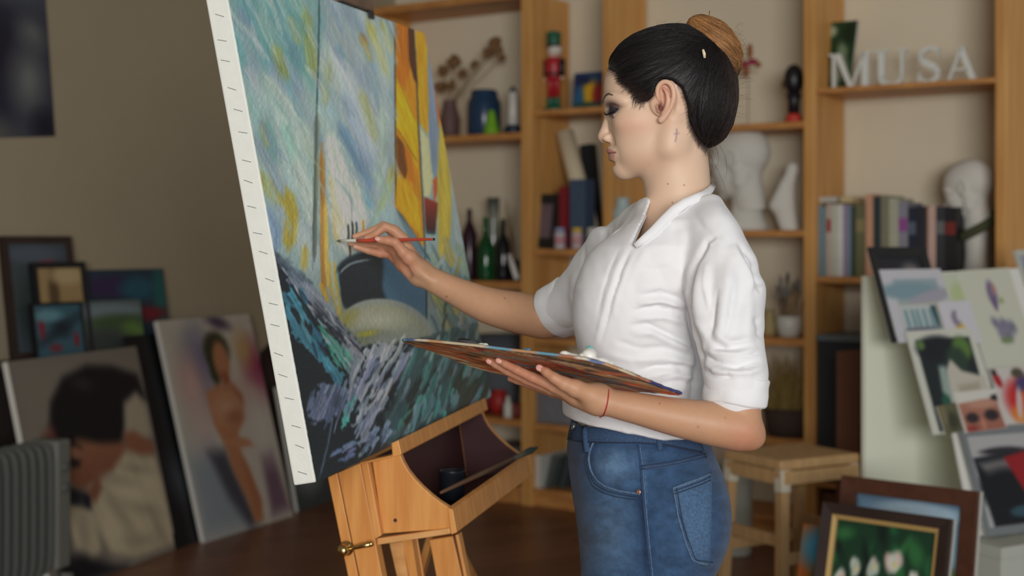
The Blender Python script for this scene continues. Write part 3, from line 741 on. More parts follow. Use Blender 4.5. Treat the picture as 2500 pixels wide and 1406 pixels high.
# ================================================================ implicit surfaces (for bodies, cloth and plaster)
class Field:
    def __init__(s, lo, hi, h):
        s.lo = np.asarray(lo, float); s.h = h
        s.n = np.ceil((np.asarray(hi, float) - s.lo) / h).astype(int) + 1
        s.ax = [(s.lo[i] + np.arange(s.n[i]) * h).astype(np.float32) for i in range(3)]
        s.d = np.full(s.n, 50.0, np.float32)
    def blk(s, lo, hi):
        sl = []
        for i in range(3):
            a = int(np.floor((lo[i] - s.lo[i]) / s.h)); b = int(np.ceil((hi[i] - s.lo[i]) / s.h)) + 1
            sl.append(slice(max(a, 0), max(min(b, s.n[i]), 0)))
        x = s.ax[0][sl[0]][:, None, None]; y = s.ax[1][sl[1]][None, :, None]; z = s.ax[2][sl[2]][None, None, :]
        return tuple(sl), x, y, z
    def op(s, fn, lo, hi, k, how='u', pad=None):
        pad = (k + 4 * s.h) if pad is None else pad
        sl, x, y, z = s.blk(np.asarray(lo) - pad, np.asarray(hi) + pad)
        if min(q.stop - q.start for q in sl) <= 0: return
        b = fn(x, y, z).astype(np.float32); a = s.d[sl]
        if how == 's': a = -a
        if how == 'i': a = -a; b = -b
        if k > 0:
            h = np.clip(k - np.abs(a - b), 0, None) / k
            r = np.minimum(a, b) - h * h * k * .25
        else:
            r = np.minimum(a, b)
        if how == 's': r = -r
        if how == 'i': r = -r
        s.d[sl] = r
    # primitives
    def cone(s, a, b, r1, r2, k=0, how='u', sq=None):
        a, b = np.asarray(a, float), np.asarray(b, float); ab = b - a; L2 = float(ab @ ab) + 1e-12
        def fn(x, y, z):
            px, py, pz = x - a[0], y - a[1], z - a[2]
            t = np.clip((px * ab[0] + py * ab[1] + pz * ab[2]) / L2, 0, 1)
            qx, qy, qz = px - ab[0] * t, py - ab[1] * t, pz - ab[2] * t
            if sq is not None: qx, qy, qz = qx * sq[0], qy * sq[1], qz * sq[2]
            return np.sqrt(qx * qx + qy * qy + qz * qz) - (r1 + (r2 - r1) * t)
        m = max(r1, r2) * (1 if sq is None else 1 / min(sq))
        s.op(fn, np.minimum(a, b) - m, np.maximum(a, b) + m, k, how)
    def chain(s, pts, rs, k=0, how='u', sq=None):
        for i in range(len(pts) - 1): s.cone(pts[i], pts[i + 1], rs[i], rs[i + 1], k if i == 0 else min(k, rs[i] * .25), how, sq)
    def spline(s, pts, rs, k=0, n=5, how='u', sq=None):
        p = np.array(pts, float); r = np.array(rs, float); q, rr = [], []
        for i in range(len(p) - 1):
            a, b, c, d = p[max(i - 1, 0)], p[i], p[i + 1], p[min(i + 2, len(p) - 1)]
            for j in range(n):
                t = j / n
                q.append(.5 * (2 * b + (c - a) * t + (2 * a - 5 * b + 4 * c - d) * t * t + (3 * b - a - 3 * c + d) * t ** 3)); rr.append(r[i] + (r[i + 1] - r[i]) * t)
        q.append(p[-1]); rr.append(r[-1])
        for i in range(len(q) - 1): s.cone(q[i], q[i + 1], rr[i], rr[i + 1], k, how, sq)
    def ell(s, c, r, k=0, how='u', rot=None):
        c = np.asarray(c, float); r = np.asarray(r, float); R = None if rot is None else np.asarray(rot, float)
        def fn(x, y, z):
            p = [x - c[0], y - c[1], z - c[2]]
            if R is not None: p = [R[i][0] * p[0] + R[i][1] * p[1] + R[i][2] * p[2] for i in range(3)]
            k0 = np.sqrt((p[0] / r[0]) ** 2 + (p[1] / r[1]) ** 2 + (p[2] / r[2]) ** 2) + 1e-6
            k1 = np.sqrt((p[0] / r[0] ** 2) ** 2 + (p[1] / r[1] ** 2) ** 2 + (p[2] / r[2] ** 2) ** 2) + 1e-6
            return k0 * (k0 - 1) / k1
        m = r.max() if R is not None else r
        s.op(fn, c - m, c + m, k, how)
    def mesh(s, smooth=1):
        d = s.d; h = s.h
        ins = d < 0
        nx, ny, nz = s.n
        c = np.zeros((nx - 1, ny - 1, nz - 1), np.int8)
        corners = [(i, j, k) for i in (0, 1) for j in (0, 1) for k in (0, 1)]
        for (i, j, k) in corners: c += ins[i:nx - 1 + i, j:ny - 1 + j, k:nz - 1 + k]
        m = (c > 0) & (c < 8)
        I = np.array(np.nonzero(m)).T
        vid = np.full(m.shape, -1, np.int32); vid[m] = np.arange(len(I))
        val = {q: d[I[:, 0] + q[0], I[:, 1] + q[1], I[:, 2] + q[2]] for q in corners}
        pos = np.zeros((len(I), 3)); cnt = np.zeros(len(I))
        for q in corners:
            for ax in range(3):
                if q[ax] == 0:
                    q2 = list(q); q2[ax] = 1; q2 = tuple(q2)
                    a, b = val[q], val[q2]; e = (a < 0) != (b < 0)
                    t = np.where(e, a / (a - b + 1e-20), 0)
                    p = np.array(q, float)[None].repeat(len(I), 0); p[:, ax] = t
                    pos[e] += p[e]; cnt[e] += 1
        V = s.lo + (I + pos / cnt[:, None]) * h
        Q = []
        for ax in range(3):
            o1, o2 = [(1, 2), (2, 0), (0, 1)][ax]
            sl0 = [slice(None)] * 3; sl1 = [slice(None)] * 3; sl0[ax] = slice(0, -1); sl1[ax] = slice(1, None)
            a, b = ins[tuple(sl0)], ins[tuple(sl1)]
            e = a != b
            e0 = e.copy()
            for o in (o1, o2):
                z = [slice(None)] * 3; z[o] = 0; e0[tuple(z)] = False
                z[o] = -1; e0[tuple(z)] = False
            J = np.array(np.nonzero(e0)).T
            if len(J) == 0: continue
            fl = a[J[:, 0], J[:, 1], J[:, 2]]
            def g(d1, d2):
                K = J.copy(); K[:, o1] += d1; K[:, o2] += d2
                return vid[K[:, 0], K[:, 1], K[:, 2]]
            q = np.stack([g(-1, -1), g(0, -1), g(0, 0), g(-1, 0)], 1)
            q[~fl] = q[~fl][:, ::-1]
            Q.append(q)
        Q = np.concatenate(Q)
        V = smooth_mesh(V, Q, smooth)
        return V, Q

def smooth_mesh(V, Q, it, lam=.5, mu=-.52):
    if not it: return V
    e = np.concatenate([Q[:, [0, 1]], Q[:, [1, 2]], Q[:, [2, 3]], Q[:, [3, 0]]])
    n = len(V); deg = np.bincount(e.ravel(), minlength=n).astype(float)
    for k in range(it * 2):
        A = np.stack([np.bincount(e[:, 0], V[e[:, 1], i], n) + np.bincount(e[:, 1], V[e[:, 0], i], n) for i in range(3)], 1) / np.maximum(deg, 1)[:, None]
        V = V + (A - V) * (lam if k % 2 == 0 else mu)
    return V

def vnormals(V, Q):
    a, b = V[Q[:, 2]] - V[Q[:, 0]], V[Q[:, 3]] - V[Q[:, 1]]
    n = np.cross(a, b); out = np.zeros_like(V)
    for k in range(4):
        for i in range(3): out[:, i] += np.bincount(Q[:, k], n[:, i], len(V))
    return out / (np.linalg.norm(out, axis=1)[:, None] + 1e-12)

# ---- a head in profile (looking towards -x), in photo-pixel units: x right, y down, w sideways
def head_field(h, neck=True, hi=None, ear=True, lids=True):
    fl = Field((1446, 55, -150), (1806, 500 if hi is None else hi, 150), h)
    fl.ell((1648, 208, 0), (138, 132, 112), 0)                       # cranium
    fl.ell((1588, 215, 0), (114, 118, 96), 30)                        # forehead
    fl.ell((1580, 305, 0), (94, 100, 92), 34)                         # mid face
    for sg in (-1, 1):
        fl.ell((1540, 302, 62 * sg), (34, 26, 26), 30)                # cheek bone
        fl.cone((1634, 362, 68 * sg), (1530, 406, 10 * sg), 26, 27, 26)      # jaw
        fl.cone((1640, 300, 80 * sg), (1634, 362, 68 * sg), 26, 26, 24)
        fl.ell((1558, 358, 40 * sg), (42, 38, 27), 36)                # cheek
    fl.ell((1583, 372, 0), (72, 54, 62), 26)
    fl.ell((1520, 409, 0), (23, 25, 26), 12)                          # chin
    for sg in (-1, 1):                                                # eye sockets
        fl.ell((1487, 268, 49 * sg), (24, 17, 30), 16, 's')
        fl.spline([(1487, 247, 8 * sg), (1491, 243, 40 * sg), (1506, 244, 68 * sg), (1530, 254, 84 * sg)], [11, 9, 8, 8], 16, 3)       # brow ridge
    fl.chain([(1496, 252, 0), (1490, 282, 0), (1485, 305, 0), (1475, 332, 0)], [15, 13, 14, 16], 12)   # nose
    for sg in (-1, 1):
        fl.ell((1487, 337, 15 * sg), (15, 10.5, 11), 7)
        fl.ell((1476, 347, 9 * sg), (8, 5.5, 5), 3, 's')
        fl.ell((1492, 347, 34 * sg), (10, 18, 11), 12, 's')
    fl.ell((1508, 372, 0), (24, 24, 40), 14)                          # muzzle
    for sg in (-1, 1):
        fl.spline([(1490, 365, 3 * sg), (1493, 367, 16 * sg), (1499, 370, 28 * sg), (1508, 373, 38 * sg)], [9.0, 8.0, 6, 3], 4, 3)
        fl.spline([(1498, 385, 0), (1500, 384, 14 * sg), (1504, 380, 26 * sg), (1509, 376, 36 * sg)], [10.5, 9.5, 7, 3], 4, 3)
        fl.spline([(1485, 375.0, 0), (1489, 374.6, 12 * sg), (1496, 374.4, 24 * sg), (1506, 374.5, 40 * sg)], [2.0, 2.0, 1.9, 1.8], 1.5, 3, 's')
        if lids:
            fl.ell((1509, 275, 49 * sg), (21, 20, 23), 4)             # closed-down lid over the eyeball
            fl.chain([(1490, 279, 34 * sg), (1486.5, 281, 48 * sg), (1495, 280, 66 * sg)], [1.6, 2.0, 1.5], 2)
    fl.ell((1500, 399, 0), (9, 5, 20), 8, 's')
    if neck:
        fl.chain([(1652, 320, 0), (1651, 430, 0), (1658, 520, 0)], [76, 76, 84], 26, sq=(1, 1, 1.06))
        for sg in (-1, 1):
            fl.cone((1668, 330, 70 * sg), (1602, 520, 22 * sg), 12, 13, 34)  # sternomastoid
    if ear:
        for sg in (-1, 1):
            e = lambda x, y, w: (x, y, w * sg)
            R = None
            fl.chain([e(1609, 258, 104), e(1624, 255, 106), e(1634, 250, 110)], [20, 24, 16], 10, sq=(1.0, .62, 2.6))
            fl.ell(e(1617, 262, 119), (13, 24, 11), 6, 's')
            fl.ell(e(1622, 236, 119), (13, 15, 8), 5, 's')
            fl.spline([e(1613, 262, 108), e(1606, 244, 112), e(1607, 226, 115), e(1617, 214.5, 118), e(1630, 214.5, 121), e(1640, 225, 123), e(1644, 243, 124), e(1641, 261, 122), e(1634, 278, 118), e(1624, 292, 114), e(1614, 302, 110)],
                      [3, 4.6, 5, 5.2, 5.4, 5.6, 5.6, 5.4, 5.4, 6.5, 8], 2.5, 4)
            fl.spline([e(1619, 227, 116), e(1628, 240, 119.5), e(1630, 258, 119), e(1626, 274, 117), e(1617, 287, 114)], [2.4, 4, 4.4, 4.2, 3.5], 4, 4)
            fl.chain([e(1606, 270, 110), e(1609, 280, 111)], [5.5, 5], 4)
            fl.ell(e(1613, 274, 115), (4.5, 8, 9), 3, 's')
    return fl
# ================================================================ things on the bookshelf
def M_(name, c, r=.5, **k): return mat(name, c, r, **k)
# ---- plaster heads
M_plaster = mat('plaster', (216, 214, 206), .8, bump=.2, bscale=60)
_hf = head_field(5.0, neck=True, hi=510); HV, HQ = _hf.mesh(1)
def plaster_head(name, label, px, z, inset, height, yaw, pitch, lift, parts):
    V = HV.copy(); V[:, 0] -= 1640; V[:, 1] = 440 - V[:, 1]
    V = V[:, [0, 2, 1]] / 380.0 * height                    # x, y(side), z(up)
    a = math.radians(pitch); x, zz = V[:, 0].copy(), V[:, 2].copy()
    V[:, 0] = x * math.cos(a) - zz * math.sin(a); V[:, 2] = x * math.sin(a) + zz * math.cos(a)
    a = math.radians(yaw); x, y = V[:, 0].copy(), V[:, 1].copy()
    V[:, 0] = x * math.cos(a) - y * math.sin(a); V[:, 1] = x * math.sin(a) + y * math.cos(a)
    o = spot(px, z, inset)
    V += o + np.array([0, 0, lift])
    t = thing(name, label, 'sculpture', o)
    obj('head', (V, HQ), M_plaster, t, smooth=True)
    parts(t, o)
    return t
def base1(t, o):
    obj('base', G().lathe([(.10, 0), (.105, .02), (.085, .06), (.07, .12), (.075, .2)], o, 20, sq=(1, .8)), M_plaster, t, smooth=True)
plaster_head('plaster_bust', 'large white plaster head facing left behind her shoulder', 1822, CD2, .16, .36, -28, 6, .155, base1)
M_scarf = mat('scarf_green', (70, 74, 48), .9, bump=.3)
def base2(t, o):
    obj('stand', G().lathe([(.085, 0), (.09, .015), (.05, .04), (.045, .1), (.05, .2), (.055, .27)], o, 20), M_plaster, t, smooth=True)
    k = [o + np.array([.085 * math.cos(a) + .01, .085 * math.sin(a), .225 + .05 * math.cos(a)]) for a in np.linspace(0, 6.283, 17)]
    sct = obj('scarf', G().tube(k, .022, 8, cap=False), M_scarf, t, smooth=True)
    obj('scarf_tail', G().tube([o + np.array([.09, -.06, .25]), o + np.array([.11, -.07, .16]), o + np.array([.10, -.075, .05])], [.02, .025, .02], 8), M_scarf, sct, smooth=True)
plaster_head('plaster_bust', 'bald white mannequin head with a green scarf at the end of the books', 2382, DE2, .18, .275, -36, 8, .255, base2)
# torso-like plaster fragment
o = spot(1918, CD2, .12); s = mpp(1918, .12)
fl = Field((-60, -45, -5), (60, 45, 180), 5)
fl.chain([(10, 0, 4), (-5, 0, 60), (8, 0, 120)], [24, 28, 16], 14, sq=(1, 1.3, 1)); fl.chain([(8, 0, 120), (18, 0, 150)], [14, 18], 10)
fl.chain([(-2, -5, 110), (-30, 0, 60)], [14, 10], 12); fl.ell((0, 0, -18), (90, 90, 18), 0, 's')
V, Q = fl.mesh(1); V = V * s + o
tag(obj('plaster_fragment', (V, Q), M_plaster, smooth=True), 'slanting white plaster torso fragment right of the large plaster head', 'sculpture')

# ---- white serif letters
M_letter = mat('letter_white', (226, 230, 224), .5)
def strokes_to_obj(name, label, polys, px0, px1, hpx, inset=.10):
    o = spot((px0 + px1) / 2, DE1, inset); s = mpp((px0 + px1) / 2, inset)
    W = (px1 - px0) * s / .93; H = hpx * s; g = G()
    for pl in polys:
        g.prism([o + T * ((x - .5) * W) + ZUP * (y * H) for x, y in pl], BK * .022)
    tag(obj(name, g, M_letter), label, 'letter', 'white letters on the upper right shelf')
R = lambda x0, y0, x1, y1: [(x0, y0), (x1, y0), (x1, y1), (x0, y1)]
strokes_to_obj('wooden_letter', 'white wooden letter M in front of the green picture', [R(.0, 0, .22, .06), R(.08, .06, .15, .94), R(.0, .94, .2, 1), [(.13, 1), (.26, 1), (.54, .12), (.48, .0)], [(.48, 0), (.54, .12), (.80, 1), (.86, 1), (.86, .9), (.54, 0)], R(.78, .06, .93, .94), R(.72, 0, 1, .06), R(.8, .94, 1, 1)], 2024, 2124, 88)
U = [(.12, .96), (.30, .96), (.30, .30)] + [(.53 - .23 * math.cos(a), .30 - .22 * math.sin(a)) for a in np.linspace(.2, 2.95, 9)] + [(.76, .30), (.76, .96), (.84, .96), (.84, .28)] + [(.50 + .34 * math.cos(a), .28 - .28 * math.sin(a)) for a in np.linspace(.1, 3.04, 12)] + [(.12, .3)]
def thickline(pts, w):
    out = []
    p = np.array(pts, float)
    for i in range(len(p) - 1):
        d = unit(p[i + 1] - p[i]); n = np.array([-d[1], d[0]]) * w[i] / 2; n2 = np.array([-d[1], d[0]]) * w[i + 1] / 2
        e = d * .008
        out.append([tuple(p[i] - n - e), tuple(p[i + 1] - n2 + e), tuple(p[i + 1] + n2 + e), tuple(p[i] + n - e)])
    return out
ua = [(.20, .96), (.20, .30)] + [(.50 - .30 * math.cos(a), .29 - .25 * math.sin(a)) for a in np.linspace(.15, 2.99, 10)] + [(.80, .3), (.80, .96)]
strokes_to_obj('wooden_letter', 'white wooden letter U between the M and the S', thickline(ua, [.18] * 2 + list(np.linspace(.18, .09, 10)) + [.08, .08]) + [R(.02, .94, .40, 1), R(.66, .94, .96, 1)], 2136, 2216, 90)
sa = [(.80, .78), (.74, .90), (.5, .955), (.28, .88), (.2, .74), (.3, .60), (.5, .52), (.7, .43), (.8, .29), (.74, .13), (.5, .045), (.26, .10), (.17, .25)]
strokes_to_obj('wooden_letter', 'white wooden letter S between the U and the A', thickline(sa, [.05, .07, .1, .13, .15, .17, .2, .18, .16, .13, .1, .07, .05]) + [R(.77, .7, .83, .98), R(.13, .02, .19, .32)], 2234, 2302, 92)
strokes_to_obj('wooden_letter', 'white wooden letter A nearest the right post', thickline([(.14, .04), (.5, .98)], [.07, .07]) + thickline([(.47, .98), (.82, .04)], [.17, .17]) + [R(.27, .32, .68, .38), R(0, 0, .30, .06), R(.64, 0, 1, .06)], 2306, 2388, 88)

def shelf_pic(name, label, TL, TR, BR, BL, inset, z, art, lean=.12, **k):
    n = unit(N + ZUP * lean); p0 = spot((BL[0] + BR[0]) / 2, z, inset)
    r = rect_px(p0, n, TL, TR, BR, BL)
    dz = z + .002 - min(r[0][2], (r[0] + r[1])[2]); r = (r[0] + ZUP * dz, r[1] - ZUP * r[1][2], r[2])
    return picture(name, label, 'picture', r, art, 30, 40, **k)
shelf_pic('picture', 'dark green picture with a pale figure behind the letter M', (1998, 46), (2078, 50), (2092, 208), (2000, 212), .16, DE1,
          blobs((34, 62, 34), [(30, 14, 14, 8, (170, 178, 150)), (66, 46, 14, 16, (120, 140, 110)), (60, 72, 26, 18, (150, 160, 136)), (80, 20, 20, 16, (20, 44, 24)), (20, 60, 16, 30, (14, 34, 22))]))
shelf_pic('picture', 'small bright blue and yellow picture beside the nutcracker', (1402, 172), (1470, 166), (1474, 258), (1398, 262), .14, BC1,
          blobs((40, 70, 110), [(56, 56, 26, 34, (214, 170, 40)), (84, 60, 18, 30, (150, 40, 44)), (20, 70, 16, 30, (50, 100, 140)), (50, 90, 60, 10, (40, 80, 70)), (30, 20, 30, 12, (36, 44, 80))]))
shelf_pic('framed_print', 'black frame with a mauve print beside the red book', (1286, 474), (1366, 476), (1372, 606), (1306, 606), .06, BC2,
          blobs((104, 88, 96), [(50, 60, 30, 40, (112, 96, 104))]), frame=.05, fmat=M_black)

# ---- books
M_pages = mat('book_pages', (206, 198, 178), .8)
def book(label, x0, x1, ytop, z, inset, col, depth=.2, tilt=0, ybase=None, group=None, band=None):
    o = spot((x0 + x1) / 2, z, inset); s = mpp((x0 + x1) / 2, inset)
    w = max((x1 - x0) * s / .93, .008); h = SF((x0 + x1) / 2, ytop, inset)[2] - z
    up = unit(ZUP + T * tilt); si = unit(np.cross(BK, up)); si = si if si @ T > 0 else -si
    t = thing('book', label, 'book', o, group)
    m = mat('book_cover', col, .5, var=.06, vscale=20)
    b = o + ZUP * .001 + up * (abs(tilt) * w / 2)
    c = .0025
    for sgn in (-1, 1):
        obj('cover', G().box(b + si * sgn * (w / 2 - c / 2) + up * h / 2 + BK * depth / 2, (c, depth, h), si, BK, up), m, t)
    sp = obj('spine', G().box(b + up * h / 2 + BK * c / 2, (w, c, h), si, BK, up), m, t)
    obj('pages', G().box(b + up * h / 2 + BK * (depth / 2), (w - 2 * c - .0006, depth - .01, h - .008), si, BK, up), M_pages, t)
    if band is not None:
        obj('title_label', G().box(b + up * h * .7 + BK * -.0005, (w * .9, .001, h * .18), si, BK, up), mat('book_title', band, .5), sp)
    return t
row = [(1991, 2009, 502, (118, 138, 150), 'wide blue-grey book at the left end of the row', None),
       (2010, 2017, 506, (120, 150, 146), 'thin teal-grey book second from the left end', None),
       (2018, 2029, 498, (196, 176, 166), 'pinkish white book beside the thin teal one', (170, 70, 70)),
       (2030, 2043, 500, (196, 196, 178), 'ivory book in the white part of the row', None),
       (2044, 2058, 500, (216, 216, 212), 'brightest white book in the row', None),
       (2059, 2068, 502, (158, 140, 166), 'lavender book beside the brightest white one', None),
       (2069, 2078, 504, (120, 138, 156), 'slate-blue book between the lavender and the dark green ones', None),
       (2079, 2088, 504, (48, 66, 56), 'thin dark green book beside the slate-blue one', None),
       (2089, 2112, 498, (108, 106, 74), 'wide olive book beside the thin dark green one', (140, 130, 90)),
       (2114, 2131, 474, (206, 156, 126), 'tall salmon book, the tallest of the row', None),
       (2134, 2150, 480, (44, 58, 64), 'dark teal book right of the salmon one', None),
       (2151, 2170, 478, (132, 130, 108), 'grey-olive book beside the dark teal one', None),
       (2171, 2193, 484, (178, 178, 158), 'cream-grey book right of the grey-olive one', None),
       (2194, 2216, 494, (140, 138, 152), 'grey-lavender book with a purple mark', (150, 80, 150)),
       (2217, 2236, 506, (34, 42, 58), 'navy book left of the brown one', (90, 100, 120)),
       (2237, 2258, 504, (38, 40, 50), 'charcoal book in the navy part of the row', None),
       (2259, 2264, 502, (94, 70, 58), 'thin brown book beside the pale pink one', None),
       (2266, 2284, 501, (204, 172, 160), 'pale pink book near the mannequin head', None),
       (2286, 2306, 504, (54, 56, 62), 'dark grey book right of the pale pink one', (110, 110, 110)),
       (2308, 2334, 506, (28, 26, 30), 'black book with a red mark beside the mannequin head', (120, 40, 36))]
for (a, b, y, c, l, bd) in row:
    book(l, a, b, y, DE2, .04, c, group='books on the right shelf', band=bd)
# loose items lying on top of the row
o = spot(2040, DE2, .12); zt = SF(2040, 499, .12)[2]
for (px, w, hh, col, l) in ((2040, 60, 14, (190, 186, 178), 'grey pad lying flat on top of the white books'), (2076, 40, 14, (204, 184, 140), 'cream notebook lying flat on top of the olive book')):
    s = mpp(px, .12); o = spot(px, SF(px, 497, .1)[2] + .004, .13)
    g = G().box(o + ZUP * hh * s / 2, (w * s, .15, hh * s), T, BK); tag(obj('notebook', g, mat('pad_cover', col, .7), bevel=.002), l, 'notebook')
book('red book standing behind the paint jars', 1364, 1386, 456, BC2, .06, (130, 26, 36), depth=.09)
book('slate-blue book right of the red one', 1389, 1431, 438, BC2, .06, (66, 84, 108), depth=.09)
book('dark book slanting in the narrow bay by her face', 1436, 1462, 352, BC2, .275, (34, 38, 44), depth=.07, tilt=-.10)
# rolled paper
a, b = spot(1378, SF(1378, 322, .21)[2], .21), spot(1448, BC2 + .05, .21)
M_roll = mat('kraft_roll', (216, 204, 174), .7)
tag(obj('paper_roll', G().tube([b, a], .046, 24), M_roll, smooth=True), 'long cream paper roll leaning in the narrow bay', 'paper roll')

# ---- jars, bottles, vases
def jar(name, label, px, z, inset, prof, m, cat='jar', n=20, extra=None, sq=(1, 1)):
    """prof in pixels (r, h)"""
    o = spot(px, z + .001, inset); s = mpp(px, inset)
    g = G().lathe([(r * s, h * s) for r, h in prof], o, n, sq=sq)
    if extra is None:
        return tag(obj(name, g, m, smooth=True), label, cat)
    t = thing(name, label, cat, o)
    obj('body', g, m, t, smooth=True)
    extra(t, o, s)
    return t
M_blueglaze = M_('blue_glaze', (34, 62, 92), .25); M_pinkv = M_('mauve_clay', (104, 78, 76), .6); M_green = M_('bright_green', (120, 180, 40), .5)
M_wht = M_('white_glaze', (212, 212, 204), .35); M_navy = M_('navy_glaze', (30, 48, 70), .3)
M_glassg = mat('green_glass', (24, 110, 60), .08, trans=.6, ior=1.5); M_glassd = mat('dark_glass', (22, 30, 36), .1, trans=.3, ior=1.5)
M_glassc = mat('clear_glass', (225, 235, 232), .05, trans=.9, ior=1.45)
M_redb = M_('red_paint', (170, 40, 36), .5); M_dflower = M_('dried_flower', (128, 96, 60), .9); M_stem = M_('dried_stem', (120, 100, 70), .9)
def flowers(t, o, s):
    rnd = random.Random(3)
    for i, (px, py, r) in enumerate(((1108, 150, 20), (1160, 158, 13), (1212, 112, 24), (1190, 128, 14), (1082, 172, 16), (1130, 180, 14), (1100, 205, 16), (1225, 140, 12), (1075, 210, 18))):
        c = SF(px, py, .18 + .02 * (i % 3))
        st_ = obj('stem', G().tube([o + ZUP * 80 * s, (o + ZUP * 80 * s) * .4 + c * .6 - ZUP * .01, c], .0025, 5), M_stem, t)
        g = G()
        for k in range(14):
            d = np.array([rnd.gauss(0, 1), rnd.gauss(0, 1), rnd.gauss(0, 1)]); d = d / np.linalg.norm(d)
            g.ball(c + d * r * s * .55, r * s * .42, 6, 4)
        obj('flower_head', g, M_dflower, st_)
jar('dried_flower_vase', 'mauve vase of brown dried flowers at the top of the left bay', 1098, AB1, .18, [(20, 0), (24, 10), (26, 45), (18, 75), (16, 88), (19, 92), (15, 88)], M_pinkv, 'vase', extra=flowers)
jar('blue_jar', 'dark blue lidded jar in front of the dried flowers', 1182, AB1, .14, [(38, 0), (41, 6), (41, 80), (36, 92), (33, 96), (34, 104), (30, 112), (8, 114)], M_blueglaze)
jar('cone_figurine', 'small bright green cone figurine beside the blue jar', 1200, AB1, .05, [(20, 0), (20, 10), (17, 14), (10, 46), (6, 58), (2, 60)], M_green, 'figurine')
def lh(t, o, s):
    obj('base', G().lathe([(24 * s, 0), (22 * s, 14 * s), (14 * s, 22 * s)], o + T * .002, 18), M_navy, t, smooth=True)
    obj('cap', G().lathe([(9 * s, 98 * s), (9 * s, 106 * s), (3 * s, 116 * s)], o, 14), M_navy, t)
jar('lighthouse_figurine', 'white tapered bottle on a dark blue base against the post', 1252, AB1, .10, [(14, 12), (12, 60), (10, 100), (6, 104)], M_wht, 'figurine', extra=lh)
# nutcracker
o = spot(1352, BC1 + .001, .12); s = mpp(1352, .12)
nk = thing('nutcracker', 'painted nutcracker soldier in a green hat on the upper shelf', 'nutcracker', o)
M_ngreen = M_('nut_green', (30, 96, 72), .4); M_nred = M_('nut_red', (176, 34, 44), .4); M_nblk = M_('nut_black', (34, 30, 34), .4); M_nface = M_('nut_face', (214, 178, 158), .5); M_nwht = M_('nut_white', (220, 214, 206), .6)
def nl(name, prof, m, dx=0, par=None, sq=(1, 1)): return obj(name, G().lathe([(r * s, h * s) for r, h in prof], o + T * dx * s, 18, sq=sq), m, par or nk, smooth=True)
nl('stand', [(27, 0), (27, 8), (25, 9)], M_ngreen)
for dx in (-9, 9):
    lg = nl('leg', [(8, 32), (8, 70), (9, 80)], M_nred, dx); nl('boot', [(9, 9), (9.5, 32), (8, 34)], M_ngreen, dx, lg)
bd = nl('torso', [(19, 78), (21, 84), (20, 110), (22, 126), (14, 132)], M_nred)
nl('belt', [(21.6, 86), (21.6, 93)], M_nblk, 0, bd)
for dx in (-24, 24):
    ar = nl('arm', [(7, 84), (8, 104), (8, 124), (5, 128)], M_nblk, dx); nl('hand', [(4, 76), (6, 80), (5, 85)], M_nface, dx, ar)
hd = nl('head', [(8, 130), (15, 134), (16, 150), (14, 158)], M_nface)
nl('beard', [(10, 126), (12, 130), (8, 140)], M_nwht, -2, hd, (1, 1.3)); nl('hair', [(17, 140), (17.5, 152), (15, 158)], M_nwht, 3, hd)
ht = nl('hat', [(17, 157), (17, 164), (18, 190), (16, 194), (4, 196)], M_ngreen); nl('hat_band', [(17.8, 157), (17.8, 163)], M_nblk, 0, ht)
# bottles on the second shelf, left bay
jar('wine_bottle', 'green glass bottle in the left bay', 1186, AB2, .10, [(20, 0), (21, 4), (21, 78), (16, 94), (7, 110), (6.5, 146), (8, 148), (8, 153), (5, 154)], M_glassg, 'bottle')
jar('wine_bottle', 'black glass bottle right of the green one', 1228, AB2, .12, [(17, 0), (18, 4), (18, 84), (13, 100), (6, 114), (6, 148), (4, 150)], M_glassd, 'bottle')
jar('wine_bottle', 'dark purple bottle half hidden by the canvas edge', 1146, AB2, .12, [(18, 0), (19, 4), (19, 110), (12, 130), (6, 145), (6, 172), (4, 174)], mat('purple_glass', (50, 24, 40), .2), 'bottle')
jar('glass_carafe', 'tall clear glass carafe behind the bottles', 1204, AB2, .24, [(17, 0), (18, 4), (20, 110), (14, 150), (16, 200), (14, 199), (12, 150), (17, 110), (15, 8)], M_glassc, 'glass')
def twigs(t, o, s):
    rnd = random.Random(8)
    for i in range(9):
        e = o + T * rnd.uniform(-.06, .03) + ZUP * rnd.uniform(150, 200) * s + BK * rnd.uniform(-.03, .03)
        obj('twig', G().tube([o + ZUP * 40 * s, (o + e) / 2 + T * rnd.uniform(-.01, .01) + ZUP * .02, e], [.002, .002, .001], 4), M_stem, t)
jar('twig_pot', 'small dark pot of dry twigs beside the post', 1257, AB2, .22, [(10, 0), (12, 30), (11, 50), (9, 48)], M_glassd, 'pot', extra=twigs)
a = spot(1262, AB2 + .012, .03); b = SF(1243, 622, .05)
tag(obj('paper_roll', G().tube([a, b], .014, 10), M_paper, smooth=True), 'short white paper roll leaning on the bottles', 'paper roll')
